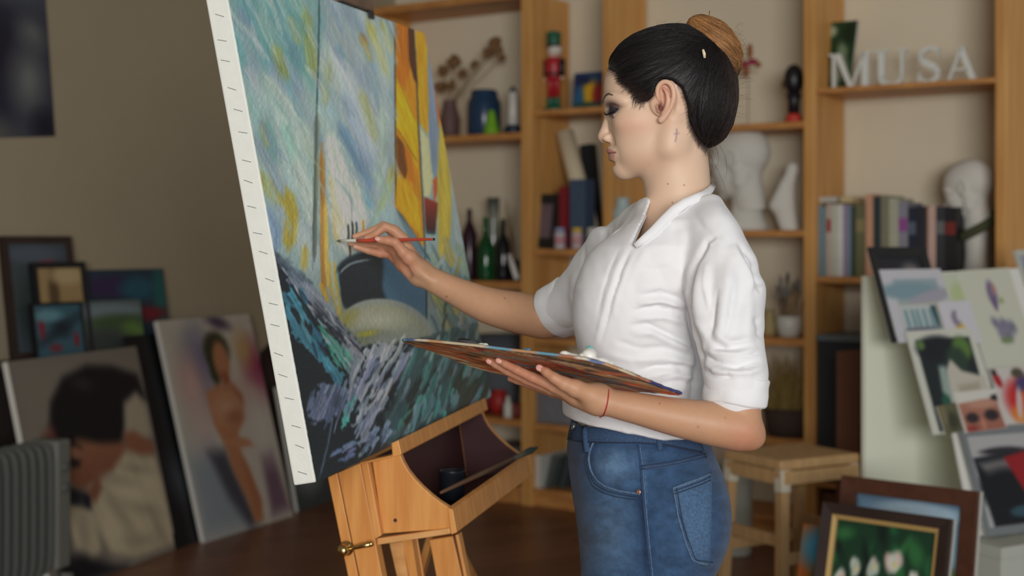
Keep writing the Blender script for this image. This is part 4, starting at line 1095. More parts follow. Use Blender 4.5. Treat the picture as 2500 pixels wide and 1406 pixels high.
# lower left bay
jar('red_pot', 'round red pot on the lower left shelf', 1218, AB3, .16, [(14, 0), (24, 14), (26, 34), (20, 52), (14, 56), (16, 60), (12, 58)], M_redb, 'pot')
jar('red_pot', 'dark red pot close to the easel rail', 1185, AB3, .16, [(14, 0), (20, 14), (21, 40), (16, 56), (12, 54)], mat('dark_red', (96, 22, 30), .5), 'pot')
jar('white_bottle', 'small white plastic bottle in front of the red pots', 1240, AB3, .05, [(10, 0), (11, 3), (11, 32), (6, 40), (5, 44), (5, 52), (3, 53)], M_wht, 'bottle')
jar('red_jar', 'small dark red jar beside the post', 1262, AB3, .1, [(9, 0), (10, 3), (10, 30), (7, 34)], mat('brick_red', (130, 40, 34), .5), 'jar')
M_cloth = mat('grey_cloth', (112, 116, 120), .9, bump=.6, bscale=25)
def bundle(label, px, z, inset, w, h, d, m, name='cloth_bundle', cat='cloth'):
    o = spot(px, z, inset); s = mpp(px, inset)
    fl = Field((-w, -d, -2), (w, d, h * 1.4), max(w, h) / 18)
    rnd = random.Random(px)
    for i in range(9): fl.ell((rnd.uniform(-.5, .5) * w * .9, rnd.uniform(-.3, .3) * d, h * rnd.uniform(.3, .6)), (w * .42, d * .5, h * .36), h * .1)
    fl.ell((0, 0, h * .32), (w * .8, d * .8, h * .34), h * .1); fl.ell((0, 0, -40), (w * 3, d * 3, 41), 0, 's')
    V, Q = fl.mesh(1); W_ = o + (V[:, :1] * T + V[:, 1:2] * BK + V[:, 2:] * ZUP) * s
    return tag(obj(name, (W_, Q), m, smooth=True), label, cat)
sAB25 = SF(1225, 880, 0)[2]
jar('fabric_basket', 'grey-blue fabric basket behind her painting arm', 1222, AB3, .24, [(40, 0), (44, 10), (50, 120), (52, 190), (47, 186), (42, 12)], mat('grey_basket', (92, 98, 106), .8), 'basket', sq=(1, .7))
def gbox(name, label, x0, x1, ytop, z, inset, depth, m, cat='box', lid=None):
    o = spot((x0 + x1) / 2, z + .001, inset); s = mpp((x0 + x1) / 2, inset); w = (x1 - x0) * s / .93; h = SF((x0 + x1) / 2, ytop, inset)[2] - z
    if lid is None: return tag(obj(name, G().box(o + ZUP * h / 2 + BK * depth / 2, (w, depth, h), T, BK), m, bevel=.004), label, cat)
    t = thing(name, label, cat, o)
    obj('box_body', G().box(o + ZUP * (h - .03) / 2 + BK * depth / 2, (w, depth, h - .03), T, BK), m, t, bevel=.003)
    obj('lid', G().box(o + ZUP * (h - .014) + BK * depth / 2, (w + .012, depth + .012, .028), T, BK), lid, t, bevel=.003)
    return t
M_gfile = mat('grey_folder', (120, 122, 128), .6, var=.1, vscale=20); M_dbox = mat('dark_box', (42, 46, 54), .6); M_gteal = mat('grey_teal_lid', (104, 118, 124), .5); M_card = mat('cardboard', (112, 74, 54), .8)
gbox('document_box', 'grey document box at hip height beside the jeans', 1306, 1396, 940, BC4, .04, .26, M_gfile)
gbox('document_box', 'low dark box on the bottom left shelf', 1176, 1262, 1092, .092, .04, .26, M_dbox, lid=M_gfile)
def stackp(t0): pass
book('white portfolio standing below the lower left shelf by the post', 1276 + 26, 1276 + 44, 1112, .092, .03, (206, 206, 200), depth=.28)
for i, (x, c, l, tl) in enumerate(((1330, (86, 98, 96), 'grey-green canvas slanting in the bottom narrow bay', .35), (1364, (70, 80, 84), 'dark grey canvas slanting next to the grey-green one', .3), (1396, (96, 104, 108), 'pale grey canvas slanting nearest to the jeans', .25))):
    book(l, x, x + 9, 1108, .092, .05 + .03 * i, c, depth=.22, tilt=tl)
def lab(t, o, s): pass
def pjar(label, px, body, band, lidc):
    def ex(t, o, s):
        obj('label_band', G().lathe([(14.6 * s, 12 * s), (14.6 * s, 30 * s)], o, 18), mat('jar_label', band, .5), t, smooth=True)
        obj('lid', G().lathe([(13 * s, 40 * s), (13 * s, 50 * s), (11 * s, 52 * s)], o, 18), mat('jar_lid', lidc, .4), t, smooth=True)
    jar('paint_jar', label, px, BC2, .03, [(13, 0), (14, 3), (14, 38), (12, 42)], mat('jar_body', body, .4), 'jar', extra=ex)
pjar('paint jar with a pink label and pale lid', 1367, (190, 186, 190), (196, 140, 150), (140, 150, 180))
pjar('paint jar with a yellow lid and pink label', 1409, (196, 176, 180), (200, 150, 150), (206, 176, 60))
pjar('pale paint jar nearest the narrow post', 1446, (186, 186, 180), (150, 160, 176), (200, 196, 186))
jar('teal_jar', 'white jar with teal glaze below her chin', 1520, CD2, .06, [(22, 0), (25, 8), (26, 46), (18, 58), (16, 74), (20, 80), (14, 78)], mat('teal_white', (176, 196, 196), .4), 'jar')
bundle('crumpled white cloth on the third shelf of the narrow bay', 1362, BC3, .14, 50, 44, 40, mat('white_cloth', (188, 184, 176), .9))
# third shelf, right of her
def brushes(t, o, s):
    rnd = random.Random(4)
    for i in range(14):
        b = o + T * rnd.uniform(-.03, .03) + BK * rnd.uniform(-.02, .02) + ZUP * 20 * s; e = b + T * rnd.uniform(-.05, .04) + BK * rnd.uniform(-.03, .03) + ZUP * rnd.uniform(70, 110) * s
        br = obj('paintbrush', G().tube([b, e], [.003, .004], 6), mat('brush_handle', rnd.choice([(40, 50, 60), (60, 70, 70), (140, 110, 70), (30, 40, 50)]), .5), t)
        obj('bristles', G().tube([e, e + (e - b) * .22, e + (e - b) * .34], [.006, .008, .002], 6), mat('bristle', rnd.choice([(50, 56, 60), (90, 90, 86), (120, 124, 124)]), .9), br)
    obj('flower_motif', G().ball(o + ZUP * 34 * s - BK * 27 * s, (.012, .004, .012), 10, 6, T, BK), mat('motif_red', (190, 90, 80), .5), t)
jar('brush_mug', 'white flowered mug full of dark paintbrushes right of her sleeve', 1926, CD3, .08, [(20, 0), (26, 5), (31, 30), (31, 52), (29, 52), (27, 8)], M_wht, 'mug', extra=brushes)
jar('yellow_pot', 'small ochre pot beside the brush mug', 1878, CD3, .10, [(14, 0), (18, 6), (19, 34), (13, 44), (11, 60), (13, 64), (9, 62)], mat('ochre_pot', (176, 160, 110), .6), 'pot')
gbox('wooden_tray', 'small wooden tray under the ochre pot', 1800, 1862, 800, CD3, .06, .2, M_pine_h, 'tray')
# toy butterfly above
o = SF(1828, 150, .14); s = mpp(1828, .14)
bf = thing('butterfly_ornament', 'red and brown butterfly ornament on a thin stick', 'ornament', spot(1826, CD1, .14))
obj('stick', G().tube([spot(1826, CD1, .14), o], .002, 6), M_stem, bf)
M_bf1 = mat('butterfly_red', (150, 40, 70), .6); M_bf2 = mat('butterfly_brown', (150, 90, 50), .6)
for (dx, dy, a, b, m) in ((-16, -6, 20, 9, M_bf1), (12, -2, 14, 8, M_bf1), (4, 24, 8, 20, M_bf2), (26, -10, 9, 7, M_bf2), (-6, -24, 9, 16, M_bf2)):
    obj('wing', G().ball(o + T * dx * s + ZUP * dy * s - BK * .004, (a * s, .004, b * s), 12, 8, T, BK), m, bf, smooth=True)
# black bust with red base
def bust(t, o, s):
    obj('neck', G().lathe([(14 * s, 20 * s), (14 * s, 50 * s), (20 * s, 70 * s)], o, 16), M_('bust_black', (24, 24, 30), .4), t, smooth=True)
    obj('head', G().ball(o + ZUP * 105 * s, (24 * s, 26 * s, 38 * s), 16, 12, T, BK), M_('bust_black', (22, 22, 28), .4), t, smooth=True)
    obj('nose', G().ball(o + ZUP * 96 * s - T * 25 * s, (8 * s, 6 * s, 10 * s), 8, 6, T, BK), M_('bust_brown', (110, 76, 56), .5), t, smooth=True)
jar('figurine_bust', 'small black head figurine on a red base beside the post', 1938, CD1, .08, [(20, 0), (21, 12), (14, 22)], mat('red_base', (200, 60, 50), .5), 'figurine', extra=bust)
# dried grass bundle on the low shelf
o = spot(1925, CD4, .12)
gr = thing('dried_grass', 'bundle of dry yellow grass in a dark basket behind the stool', 'plant', o)
obj('basket', G().lathe([(.09, 0), (.1, .02), (.12, .13), (.11, .125), (.09, .02)], o + ZUP * .001, 20), mat('basket_brown', (62, 48, 40), .9), gr, smooth=True)
rnd = random.Random(2); g = G()
for i in range(90):
    b = o + T * rnd.uniform(-.07, .07) + BK * rnd.uniform(-.05, .05) + ZUP * .05; e = b + T * rnd.uniform(-.14, .14) + BK * rnd.uniform(-.06, .06) + ZUP * rnd.uniform(.18, .34)
    g.tube([b, (b + e) / 2 + ZUP * .03, e], [.003, .004, .001], 4)
obj('grass_blades', g, mat('dry_grass', (150, 126, 70), .9), gr, kind='stuff')
# lower right bay: dark chest with a pale lid, cardboard behind
gbox('storage_chest', 'dark storage chest with a grey lid below the books', 2000, 2240, 822, DE3, .0, .30, M_dbox, lid=M_gteal)
gbox('cardboard_box', 'brown cardboard sheet box on the lower right shelf floor', 2010, 2200, 1212, .092, .03, .28, M_card)
tag(obj('cardboard_sheet', G().prism([P(2042, 858, 5.75), P(2122, 852, 5.65), f(2122, 1446), f(2042, 1438)], BK * .006), M_card), 'brown cardboard panel leaning on the shelf left of the white board', 'cardboard')
# ================================================================ the canvas on the easel
az, roll, tilt = .2597098, .0262934, .1828724
CW, CHT = 1.010, .8329
wdv = np.array([math.sin(az) * math.cos(roll), math.cos(az) * math.cos(roll), math.sin(roll)])
_n = unit(np.cross(wdv, ZUP)); _u0 = np.cross(_n, wdv)
upv = _u0 * math.cos(tilt) - _n * math.sin(tilt); cn = np.cross(wdv, upv)          # cn: the painted side, towards the woman
cBL = P(770.93, 1177.8, 2.22)
TH = .038
def cv(a, b, c=0.0): return cBL + wdv * a + upv * b + cn * c
def cv_px(x, y):
    q = onplane(x, y, cBL, cn); d = q - cBL; return d @ wdv, d @ upv

rs = np.random.RandomState(7)
NU, NV = 520, 620
ua, va = np.meshgrid(np.linspace(0, 1, NU + 1) ** 1.0, np.linspace(0, 1, NV + 1))
PT = cBL + (ua * CW)[..., None] * wdv + (va * CHT)[..., None] * upv
PX = toworldpx(PT).reshape(-1, 2)
p = Paint(PX[:, 0], PX[:, 1], (142, 160, 162))
# --- sky and sails
def chk(pts, closed=True):
    for _ in range(3):
        q = []; n_p = len(pts)
        for i_ in range(n_p if closed else n_p - 1):
            a_, b_ = np.array(pts[i_], float), np.array(pts[(i_ + 1) % n_p], float); q += [a_ * .75 + b_ * .25, a_ * .25 + b_ * .75]
        pts = q if closed else [pts[0]] + q + [pts[-1]]
    return pts
chk0 = chk
def strokes(n, region, ang, ln, w, cols, dry=.35, a=.8, soft=1.5):
    reg = np.array(region, float)
    lo, hi = reg.min(0), reg.max(0); k = 0
    while k < n:
        x, y = rs.uniform(lo[0], hi[0]), rs.uniform(lo[1], hi[1])
        ins = False
        for i in range(len(reg)):
            (x1, y1), (x2, y2) = reg[i], reg[(i + 1) % len(reg)]
            if (y1 > y) != (y2 > y) and x < (x2 - x1) * (y - y1) / (y2 - y1) + x1: ins = not ins
        if not ins: continue
        k += 1
        t = math.radians(ang + rs.uniform(-9, 9)); L = ln * rs.uniform(.5, 1.3) / 2; ww = w * rs.uniform(.4, 1.3)
        dx, dy = math.cos(t) * L, math.sin(t) * L; bend = rs.uniform(-.15, .15)
        c = np.array(cols[rs.randint(len(cols))], float) + rs.uniform(-8, 8, 3)
        p.line([(x - dx, y - dy), (x + dy * bend, y - dx * bend), (x + dx, y + dy)], ww, c, soft, a, dry, rs.randint(1000))
TEAL = [(104, 148, 150), (118, 156, 156), (134, 164, 164), (96, 138, 144), (150, 172, 166), (126, 146, 160)]
GREY = [(160, 174, 176), (172, 180, 178), (146, 160, 172), (180, 186, 180), (138, 152, 168), (166, 176, 168)]
p.poly([(500, -120), (790, -40), (785, 300), (690, 330), (560, 160)], (108, 150, 152), 60)
p.poly([(640, 240), (780, 300), (775, 640), (690, 520)], (158, 170, 166), 40)
p.poly([(790, -60), (965, 40), (965, 520), (880, 600), (795, 600)], (160, 172, 178), 30)
strokes(90, [(530, -100), (775, -20), (770, 330), (640, 330)], 66, 150, 16, TEAL, .25, .7, 5)
strokes(70, [(600, 200), (775, 260), (770, 620), (680, 560)], 64, 140, 15, GREY + TEAL[2:5], .25, .7, 5)
strokes(80, [(790, -20), (962, 60), (962, 480), (800, 560)], 66, 150, 13, GREY + [(150, 176, 184)], .25, .75, 4)
def blur_grid(n, ax):
    c = p.c.reshape(NV + 1, NU + 1, 3); k = np.cumsum(np.concatenate([np.repeat(c.take([0], ax), n + 1, ax), c, np.repeat(c.take([-1], ax), n, ax)], ax), ax)
    m = c.shape[ax]; p.c = ((k.take(range(2 * n + 1, 2 * n + 1 + m), ax) - k.take(range(0, m), ax)) / (2 * n + 1)).reshape(-1, 3)
for _r in range(2): blur_grid(4, 1); blur_grid(9, 0)
for pts, w, c in [([(742, 20), (752, 90), (768, 190)], 14, (148, 156, 100)), ([(668, 110), (684, 150), (696, 200)], 13, (140, 146, 92)), ([(704, 40), (730, 110)], 9, (160, 170, 130)),
                  ([(636, 300), (652, 360)], 6, (150, 150, 96)), ([(688, 300), (706, 340), (722, 410)], 10, (82, 168, 152)), ([(700, 330), (728, 420)], 7, (110, 178, 164)),
                  ([(632, 420), (664, 470), (700, 500)], 14, (160, 150, 70)), ([(698, 460), (712, 520), (702, 610)], 16, (168, 146, 52)), ([(640, 500), (672, 560), (668, 620)], 14, (126, 146, 176)),
                  ([(744, 600), (740, 660)], 7, (176, 152, 60)), ([(618, 330), (660, 410), (690, 480)], 12, (136, 150, 160)), ([(640, 180), (700, 250), (752, 330)], 12, (172, 184, 176)),
                  ([(720, 380), (752, 470), (764, 560)], 16, (176, 184, 180)), ([(880, 84), (892, 112)], 7, (166, 116, 50)), ([(886, 96), (905, 150)], 5, (176, 150, 70)), ([(895, 50), (920, 110), (946, 190)], 10, (178, 172, 96)),
                  ([(930, 50), (955, 130)], 8, (184, 178, 110)), ([(880, 220), (905, 320), (918, 350)], 12, (166, 166, 110)), ([(812, 130), (850, 210), (906, 360)], 4, (206, 208, 202)), ([(806, 110), (840, 160)], 5, (190, 196, 196)),
                  ([(826, 300), (872, 390), (905, 470)], 15, (112, 140, 166)), ([(838, 230), (880, 330), (905, 420)], 17, (138, 150, 172)), ([(820, 110), (836, 150)], 10, (128, 158, 172)), ([(880, 460), (905, 510)], 13, (104, 146, 172)),
                  ([(800, 150), (792, 260)], 9, (166, 172, 120)), ([(802, 330), (836, 470), (846, 540)], 18, (192, 192, 184)), ([(860, 430), (880, 530), (878, 590)], 16, (188, 188, 180)), ([(806, 430), (816, 500), (838, 560)], 6, (184, 160, 66)),
                  ([(814, 496), (822, 590)], 7, (196, 160, 52)), ([(920, 520), (945, 470), (958, 400)], 7, (176, 166, 92)), ([(905, 560), (930, 500), (955, 440)], 5, (150, 180, 160)), ([(930, 250), (938, 360), (920, 460)], 10, (170, 186, 172))]:
    p.line(pts, w, c, 6, .85, .12, int(w * 7 + pts[0][0]))
blur_grid(1, 1); blur_grid(3, 0)
p.poly(chk0([(798, 300), (846, 400), (888, 510), (886, 606), (838, 622), (806, 560), (800, 430)]), (212, 208, 196), 16, .72, None, 66, .2, 4, 6)
p.poly(chk0([(660, 250), (720, 300), (764, 420), (768, 560), (736, 520), (690, 400)]), (188, 196, 188), 16, .6, None, 62, .25, 6, 6)
p.poly(chk0([(800, 120), (850, 160), (905, 300), (930, 420), (890, 380), (836, 260)]), (186, 194, 204), 14, .5, None, 66, .25, 8, 6)
p.poly(chk0([(905, 70), (958, 90), (958, 330), (935, 300), (920, 180)]), (188, 196, 188), 12, .5, None, 80, .2, 9, 5)
# masts
p.line([(779, -60), (776, 140), (772, 260), (768, 420), (764, 560), (762, 660)], 1.9, (48, 72, 78), .8, .95)
p.line([(772, 270), (770, 420), (768, 520)], 6, (96, 104, 92), 3, .7)
p.line([(783, 350), (787, 500), (787, 620), (790, 740)], 7, (168, 120, 62), 2.5, .95, .1)
p.line([(793, 480), (796, 640), (802, 720)], 5, (206, 176, 90), 2, .9)
p.line([(768, 480), (766, 640)], 5, (90, 96, 92), 2, .8); p.line([(780, 690), (800, 740)], 5, (206, 160, 60), 2, .8)
p.line([(800, 0), (796, 200), (792, 330)], 2, (150, 166, 168), 1, .8)
# orange sail
p.poly([(963, 40), (1006, 60), (1016, 190), (1022, 330), (1034, 600), (1010, 590), (962, 500)], (196, 130, 36), 2, streak=.3, ang=84)
p.poly([(966, 60), (996, 60), (1000, 170), (985, 240), (967, 190)], (188, 108, 34), 3, streak=.3, ang=84)
p.poly([(967, 190), (990, 230), (1018, 300), (1020, 420), (1000, 370), (966, 310)], (214, 166, 34), 3, streak=.25, ang=70)
p.poly([(967, 330), (985, 352), (1000, 400), (988, 440), (968, 405)], (112, 66, 34), 3, streak=.3, ang=80); p.poly([(985, 352), (1004, 380), (1012, 450), (996, 440)], (190, 112, 32), 3)
p.poly([(965, 420), (990, 440), (1020, 490), (1028, 580), (966, 500)], (208, 154, 36), 3, streak=.25, ang=75)
p.poly([(994, 62), (1010, 68), (1018, 210), (1008, 190), (998, 150)], (84, 48, 34), 2)
p.line([(962, 50), (963, 200), (964, 330), (965, 500)], 1.6, (50, 56, 52), .7, .95)
p.line([(968, 312), (1000, 366), (1020, 400)], 1.2, (110, 70, 40), .8, .8); p.line([(968, 190), (1016, 300)], 1.2, (150, 90, 34), .8, .8)
p.poly([(1012, 70), (1040, 78), (1052, 190), (1044, 330), (1022, 300)], (208, 152, 40), 2, streak=.25, ang=84)
p.poly([(1024, 310), (1046, 340), (1056, 440), (1048, 480), (1034, 480)], (196, 190, 146), 4)
p.poly([(1042, 110), (1054, 150), (1074, 330), (1066, 440), (1054, 420), (1046, 330)], (128, 142, 164), 4, streak=.2, ang=84)
p.poly([(1056, 190), (1066, 220), (1080, 310), (1070, 310)], (196, 96, 42), 3)
p.poly([(1072, 290), (1092, 360), (1104, 450), (1098, 580), (1070, 640), (1066, 470)], (192, 166, 70), 5, streak=.25, ang=84)
p.poly([(1090, 330), (1112, 420), (1136, 560), (1150, 660), (1110, 640), (1102, 480)], (160, 170, 172), 6, streak=.2, ang=80)
p.poly([(1056, 440), (1066, 430), (1066, 470), (1058, 500)], (190, 84, 46), 3)
p.line([(1014, 120), (1020, 300), (1030, 480), (1036, 600), (1040, 790)], 1.8, (52, 62, 56), .8, .95)
p.poly([(1034, 480), (1068, 496), (1062, 568), (1038, 562)], (150, 54, 40), 2.5, col2=(58, 34, 38)); p.line([(1038, 566), (1062, 570)], 4, (40, 54, 66), 2, .9)
p.line([(966, 510), (1000, 560), (1030, 610), (1060, 650)], 4, (70, 92, 104), 2, .9); p.poly([(968, 520), (1010, 570), (1040, 640), (1010, 610)], (104, 126, 140), 4)
strokes(50, [(1040, 580), (1160, 620), (1185, 900), (1060, 800)], 70, 80, 9, [(124, 146, 150), (104, 128, 136), (150, 162, 160), (176, 160, 90), (90, 116, 124), (140, 150, 140)], .3, .8, 2)
strokes(46, [(530, -100), (775, -20), (770, 600), (660, 500)], 64, 110, 6, TEAL + GREY, .5, .5, 1.5)
strokes(46, [(790, -20), (962, 60), (962, 480), (800, 560)], 66, 110, 5, GREY, .5, .5, 1.5)
# --- small rigging
for x, y0, y1, c in ((848, 546, 592, (64, 62, 60)), (858, 538, 600, (50, 52, 56)), (868, 540, 576, (60, 74, 84)), (884, 536, 570, (196, 140, 50)), (852, 592, 640, (84, 60, 48))):
    p.line([(x, y0), (x + 2, (y0 + y1) / 2), (x, y1)], 2.6, c, 1, .95)
p.line([(856, 480), (858, 540)], 1, (130, 120, 110), .6, .7)
# --- hull
p.poly(chk([(816, 668), (826, 645), (850, 626), (890, 614), (960, 606), (1000, 625), (1040, 670), (1042, 790), (1000, 770), (918, 732), (838, 770)]), (64, 98, 128), 3, col2=(86, 124, 152))
p.poly(chk([(816, 668), (826, 645), (850, 626), (890, 614), (930, 612), (936, 660), (930, 705), (950, 745), (918, 735), (880, 742), (838, 768)]), (34, 44, 54), 7)
p.poly([(816, 672), (824, 660), (836, 762), (828, 770)], (92, 146, 176), 3); p.line(chk([(826, 670), (846, 648), (872, 638), (905, 634)], False), 2, (170, 180, 186), 1, .9, .2)
p.poly([(800, 640), (816, 640), (834, 760), (828, 780), (808, 720)], (190, 160, 66), 5); p.line([(806, 600), (812, 690), (826, 760)], 4, (170, 186, 186), 2, .8)
p.line([(1040, 640), (1040, 790)], 2, (38, 52, 64), 1, .95)
p.poly(chk([(822, 796), (834, 764), (868, 738), (918, 727), (975, 734), (1026, 762), (1056, 800), (1064, 836), (1020, 856), (860, 866)]), (160, 166, 160), 2.5)
p.poly(chk([(832, 792), (856, 758), (918, 740), (980, 750), (1034, 788), (1052, 830), (1000, 850), (900, 854), (852, 840)]), (172, 172, 148), 6, col2=(142, 150, 142))
p.ell(850, 778, 24, 16, (152, 148, 78), -30, .7); p.ell(925, 782, 48, 18, (196, 194, 176), 0, .9); p.ell(905, 826, 44, 16, (118, 126, 104), 0, .7); p.ell(940, 830, 36, 16, (150, 154, 150), 0, .8); p.ell(896, 814, 22, 6, (176, 170, 70), -10, .7)
# --- the sea
sea = [(640, 590), (672, 618), (730, 680), (800, 756), (850, 810), (884, 846), (960, 838), (1060, 820), (1210, 800), (1240, 1250), (700, 1300)]
p.poly(sea, (30, 42, 52), 8, rag=6)
R_ = dict(rag=7)
def wash(pts, c, ang, st=.5, soft=3, rag=7, a=.95, sd=1): p.poly(pts, c, soft, a, None, ang, st, sd, rag)
wash([(1000, 850), (1070, 812), (1180, 790), (1205, 900), (1200, 990), (1090, 1040), (960, 1100), (930, 1060)], (70, 96, 102), 116, .5, 8, 10)
wash([(1090, 900), (1200, 880), (1200, 990), (1110, 1010)], (62, 66, 58), 116, .4, 14, 8, .8)
wash([(688, 655), (739, 678), (800, 740), (826, 780), (876, 842), (886, 876), (850, 866), (816, 812), (756, 742), (705, 690)], (128, 136, 152), 50, .7, 3, 6, .95, 2)
wash([(650, 600), (700, 632), (760, 692), (730, 690), (680, 650)], (84, 98, 112), 46, .6, 8, 6, .9, 3)
wash([(688, 716), (710, 711), (740, 758), (757, 838), (800, 872), (838, 916), (826, 948), (800, 910), (757, 858), (712, 815), (695, 770)], (74, 138, 164), 62, .5, 2.5, 6, .97, 4)
wash([(772, 786), (800, 820), (842, 856), (848, 908), (826, 876), (794, 842)], (54, 142, 132), 54, .6, 2.5, 5, .95, 5)
wash([(752, 990), (780, 938), (826, 932), (856, 962), (842, 1000), (800, 1030), (758, 1032)], (102, 114, 146), 112, .7, 4, 9, .95, 6)
wash([(882, 856), (926, 838), (972, 846), (930, 900), (910, 952), (886, 1030), (862, 1042), (876, 984), (858, 954), (896, 900)], (176, 182, 196), 114, .5, 2.5, 8, .96, 7)
wash([(980, 864), (1006, 854), (972, 940), (930, 1010), (902, 1070), (874, 1098), (884, 1030), (934, 954)], (158, 166, 188), 116, .5, 2.5, 8, .95, 8)
wash([(848, 840), (884, 860), (868, 960), (846, 990), (850, 920)], (150, 160, 178), 104, .7, 3, 7, .9, 9)
wash([(856, 972), (868, 966), (850, 1030), (832, 1054), (836, 1010)], (92, 188, 180), 110, .5, 2, 4, .95, 10)
for (x, y, L, w, c, an) in ((722, 772, 26, 7, (34, 46, 56), 60), (748, 800, 20, 5, (40, 60, 72), 60), (906, 905, 40, 7, (30, 40, 50), 122), (925, 940, 34, 6, (30, 40, 48), 122), (952, 960, 44, 7, (28, 38, 46), 120), (896, 960, 26, 5, (34, 46, 56), 116), (985, 905, 40, 6, (34, 44, 50), 120), (942, 890, 26, 5, (40, 50, 58), 126), (915, 1030, 34, 6, (30, 40, 48), 114), (1010, 950, 40, 8, (40, 50, 52), 116), (1000, 1010, 30, 10, (44, 48, 44), 110), (1050, 930, 44, 6, (36, 50, 54), 118)):
    t = math.radians(an); dx, dy = math.cos(t) * L, math.sin(t) * L; p.line([(x - dx, y - dy), (x + 3, y), (x + dx, y + dy)], w, c, 1.5, .95, .3, int(x))
strokes(36, [(690, 660), (830, 790), (880, 870), (850, 900), (760, 780)], 50, 70, 3, [(150, 160, 178), (174, 180, 190), (50, 66, 78), (40, 54, 64)], .5, .9, .8)
strokes(16, [(780, 800), (850, 850), (850, 930), (800, 870)], 56, 40, 3, [(76, 160, 146), (104, 172, 160), (150, 180, 190)], .45, .9, .8)
strokes(24, [(690, 710), (740, 720), (830, 950), (760, 880)], 62, 60, 4, [(90, 156, 180), (56, 122, 150), (40, 66, 82)], .5, .85, .8)
strokes(44, [(880, 850), (1000, 845), (1000, 900), (900, 1040), (860, 1060), (856, 960)], 116, 70, 4, [(186, 192, 202), (196, 200, 206), (140, 150, 176), (120, 134, 164)], .5, .9, .8)
strokes(60, [(1000, 850), (1180, 800), (1200, 970), (1080, 1010), (940, 1080), (970, 960)], 112, 70, 4.5, [(104, 146, 152), (86, 128, 136), (124, 154, 164), (60, 92, 98), (130, 150, 172), (74, 138, 134), (140, 160, 168)], .5, .9, .8)
strokes(26, [(1060, 640), (1150, 640), (1185, 880), (1060, 880)], 108, 60, 4, [(150, 166, 170), (110, 136, 142), (170, 176, 174), (150, 140, 90), (60, 80, 86)], .5, .85, .8)
strokes(14, [(740, 940), (850, 950), (830, 1040), (760, 1020)], 112, 60, 4, [(130, 140, 168), (80, 94, 122)], .55, .9, .8)
strokes(12, [(815, 1090), (872, 1080), (850, 1130), (812, 1140)], 150, 30, 5, [(130, 146, 180), (104, 122, 160)], .6, .9, .8)
strokes(12, [(880, 1060), (960, 1030), (940, 1090), (870, 1110)], 120, 40, 5, [(120, 136, 172), (140, 160, 190)], .55, .9, .8)
strokes(10, [(1040, 960), (1120, 950), (1080, 1020), (1020, 1040)], 100, 40, 4, [(80, 170, 170), (104, 150, 160)], .5, .9, .8)
p.line([(812, 1010), (800, 1080), (778, 1170)], 2.5, (86, 106, 134), 1, .9, .35)
blur_grid(1, 1); blur_grid(1, 0)
_w = np.clip((PX[:, 1] - 640 + .35 * (PX[:, 0] - 800).clip(-200, 0)) / 90, 0, 1)[:, None]
p.c *= np.array([1.27, 1.32, 1.31]) * (1 - _w) + np.array([1.08, 1.10, 1.08]) * _w 
colr = p.rgb()

# relief of the paint
hgt = (vnoise(PX[:, 0] / 5, PX[:, 1] / 9, 3) + .6 * vnoise(PX[:, 0] / 2.4, PX[:, 1] / 4, 5)) * .0007
V = (PT.reshape(-1, 3) + cn * (.0006 + hgt)[:, None])
i = np.arange(NV)[:, None] * (NU + 1) + np.arange(NU)[None]
QD = np.stack([i, i + 1, i + NU + 2, i + NU + 1], -1).reshape(-1, 4)
canv = thing('canvas', 'large unfinished canvas of a ship under orange sails on the easel', 'canvas', cv(CW / 2, 0))
M_cpaint = vmat('canvas_oil', .5, bump=.3, bscale=350)
obj('painted_face', (V, QD), M_cpaint, canv, smooth=True, cols=colr)
M_cloth_w = mat('primed_canvas', (232, 234, 226), .8, var=.02, vscale=60, bump=.25, bscale=500)
side = G(); 
obj('canvas_wrap', G().prism([cv(0, 0, -TH), cv(CW, 0, -TH), cv(CW, CHT, -TH), cv(0, CHT, -TH)], cn * TH), M_cloth_w, canv, bevel=.003)
M_staple = mat('staple_steel', (150, 152, 154), .35, metal=.8)
for k in range(22):
    b = .018 + k * .0385 + .004 * math.sin(k * 2.3)
    if b > CHT - .01: break
    a = .46 + .1 * math.sin(k * 1.7); m = TH * .5
    dv = unit(cn * 1.0 - upv * a)
    c = cv(-.0008, b, -m + .004 * math.sin(k))
    obj('staple', G().bar(c - dv * .0078, c + dv * .0078, .0008, .0008, wdv), M_staple, canv)

# ================================================================ the easel
M_beech = mat('easel_wood', (222, 158, 88), .42, col2=(204, 134, 66), vscale=5, stretch=(10, 10, .9), bump=.06, bscale=40)
M_beechl = mat('easel_wood_light', (226, 172, 110), .45, col2=(208, 148, 88), vscale=5, stretch=(3, 3, 10), bump=.06)
M_lining = mat('box_lining', (62, 22, 26), .6)
M_brass = mat('brass', (206, 178, 120), .22, metal=1)
M_darkgap = mat('gap_shade', (54, 32, 24), .7)  # dark colour standing in for shade in gaps and holes
S0 = .352                       # where the near end of the box sits along the canvas
def EP(x, y, s=S0):             # pixel on the plane across the easel at distance s along the canvas
    return onplane(x, y, cBL + wdv * s, wdv)
ez = thing('easel', 'orange beech box easel with an open drawer tray under the canvas', 'easel', np.array([*(EP(960, 1300)[:2]), 0]))
def ex(name, pts, s0, length, m=None, s=S0, par=None, bev=.0015):
    return obj(name, G().prism([EP(x, y, s) + wdv * (s0) for x, y in pts], wdv * length), m or M_beech, par or ez, bevel=bev)
arc = [(977, 1110), (984, 1128), (996, 1149), (1012, 1169), (1031, 1189), (1052, 1208), (1074, 1225), (1096, 1239)]
endp = [(908, 1119)] + arc + [(1103, 1290), (934, 1303)]
sp = ex('side_panel', endp, 0, .014)
ex('side_panel', endp, .53, .014)
hole = EP(965, 1270) - wdv * .0006
obj('keyhole', G().lathe([(.0035, 0), (.0035, .002)], hole, 10, wdv), M_darkgap, sp)
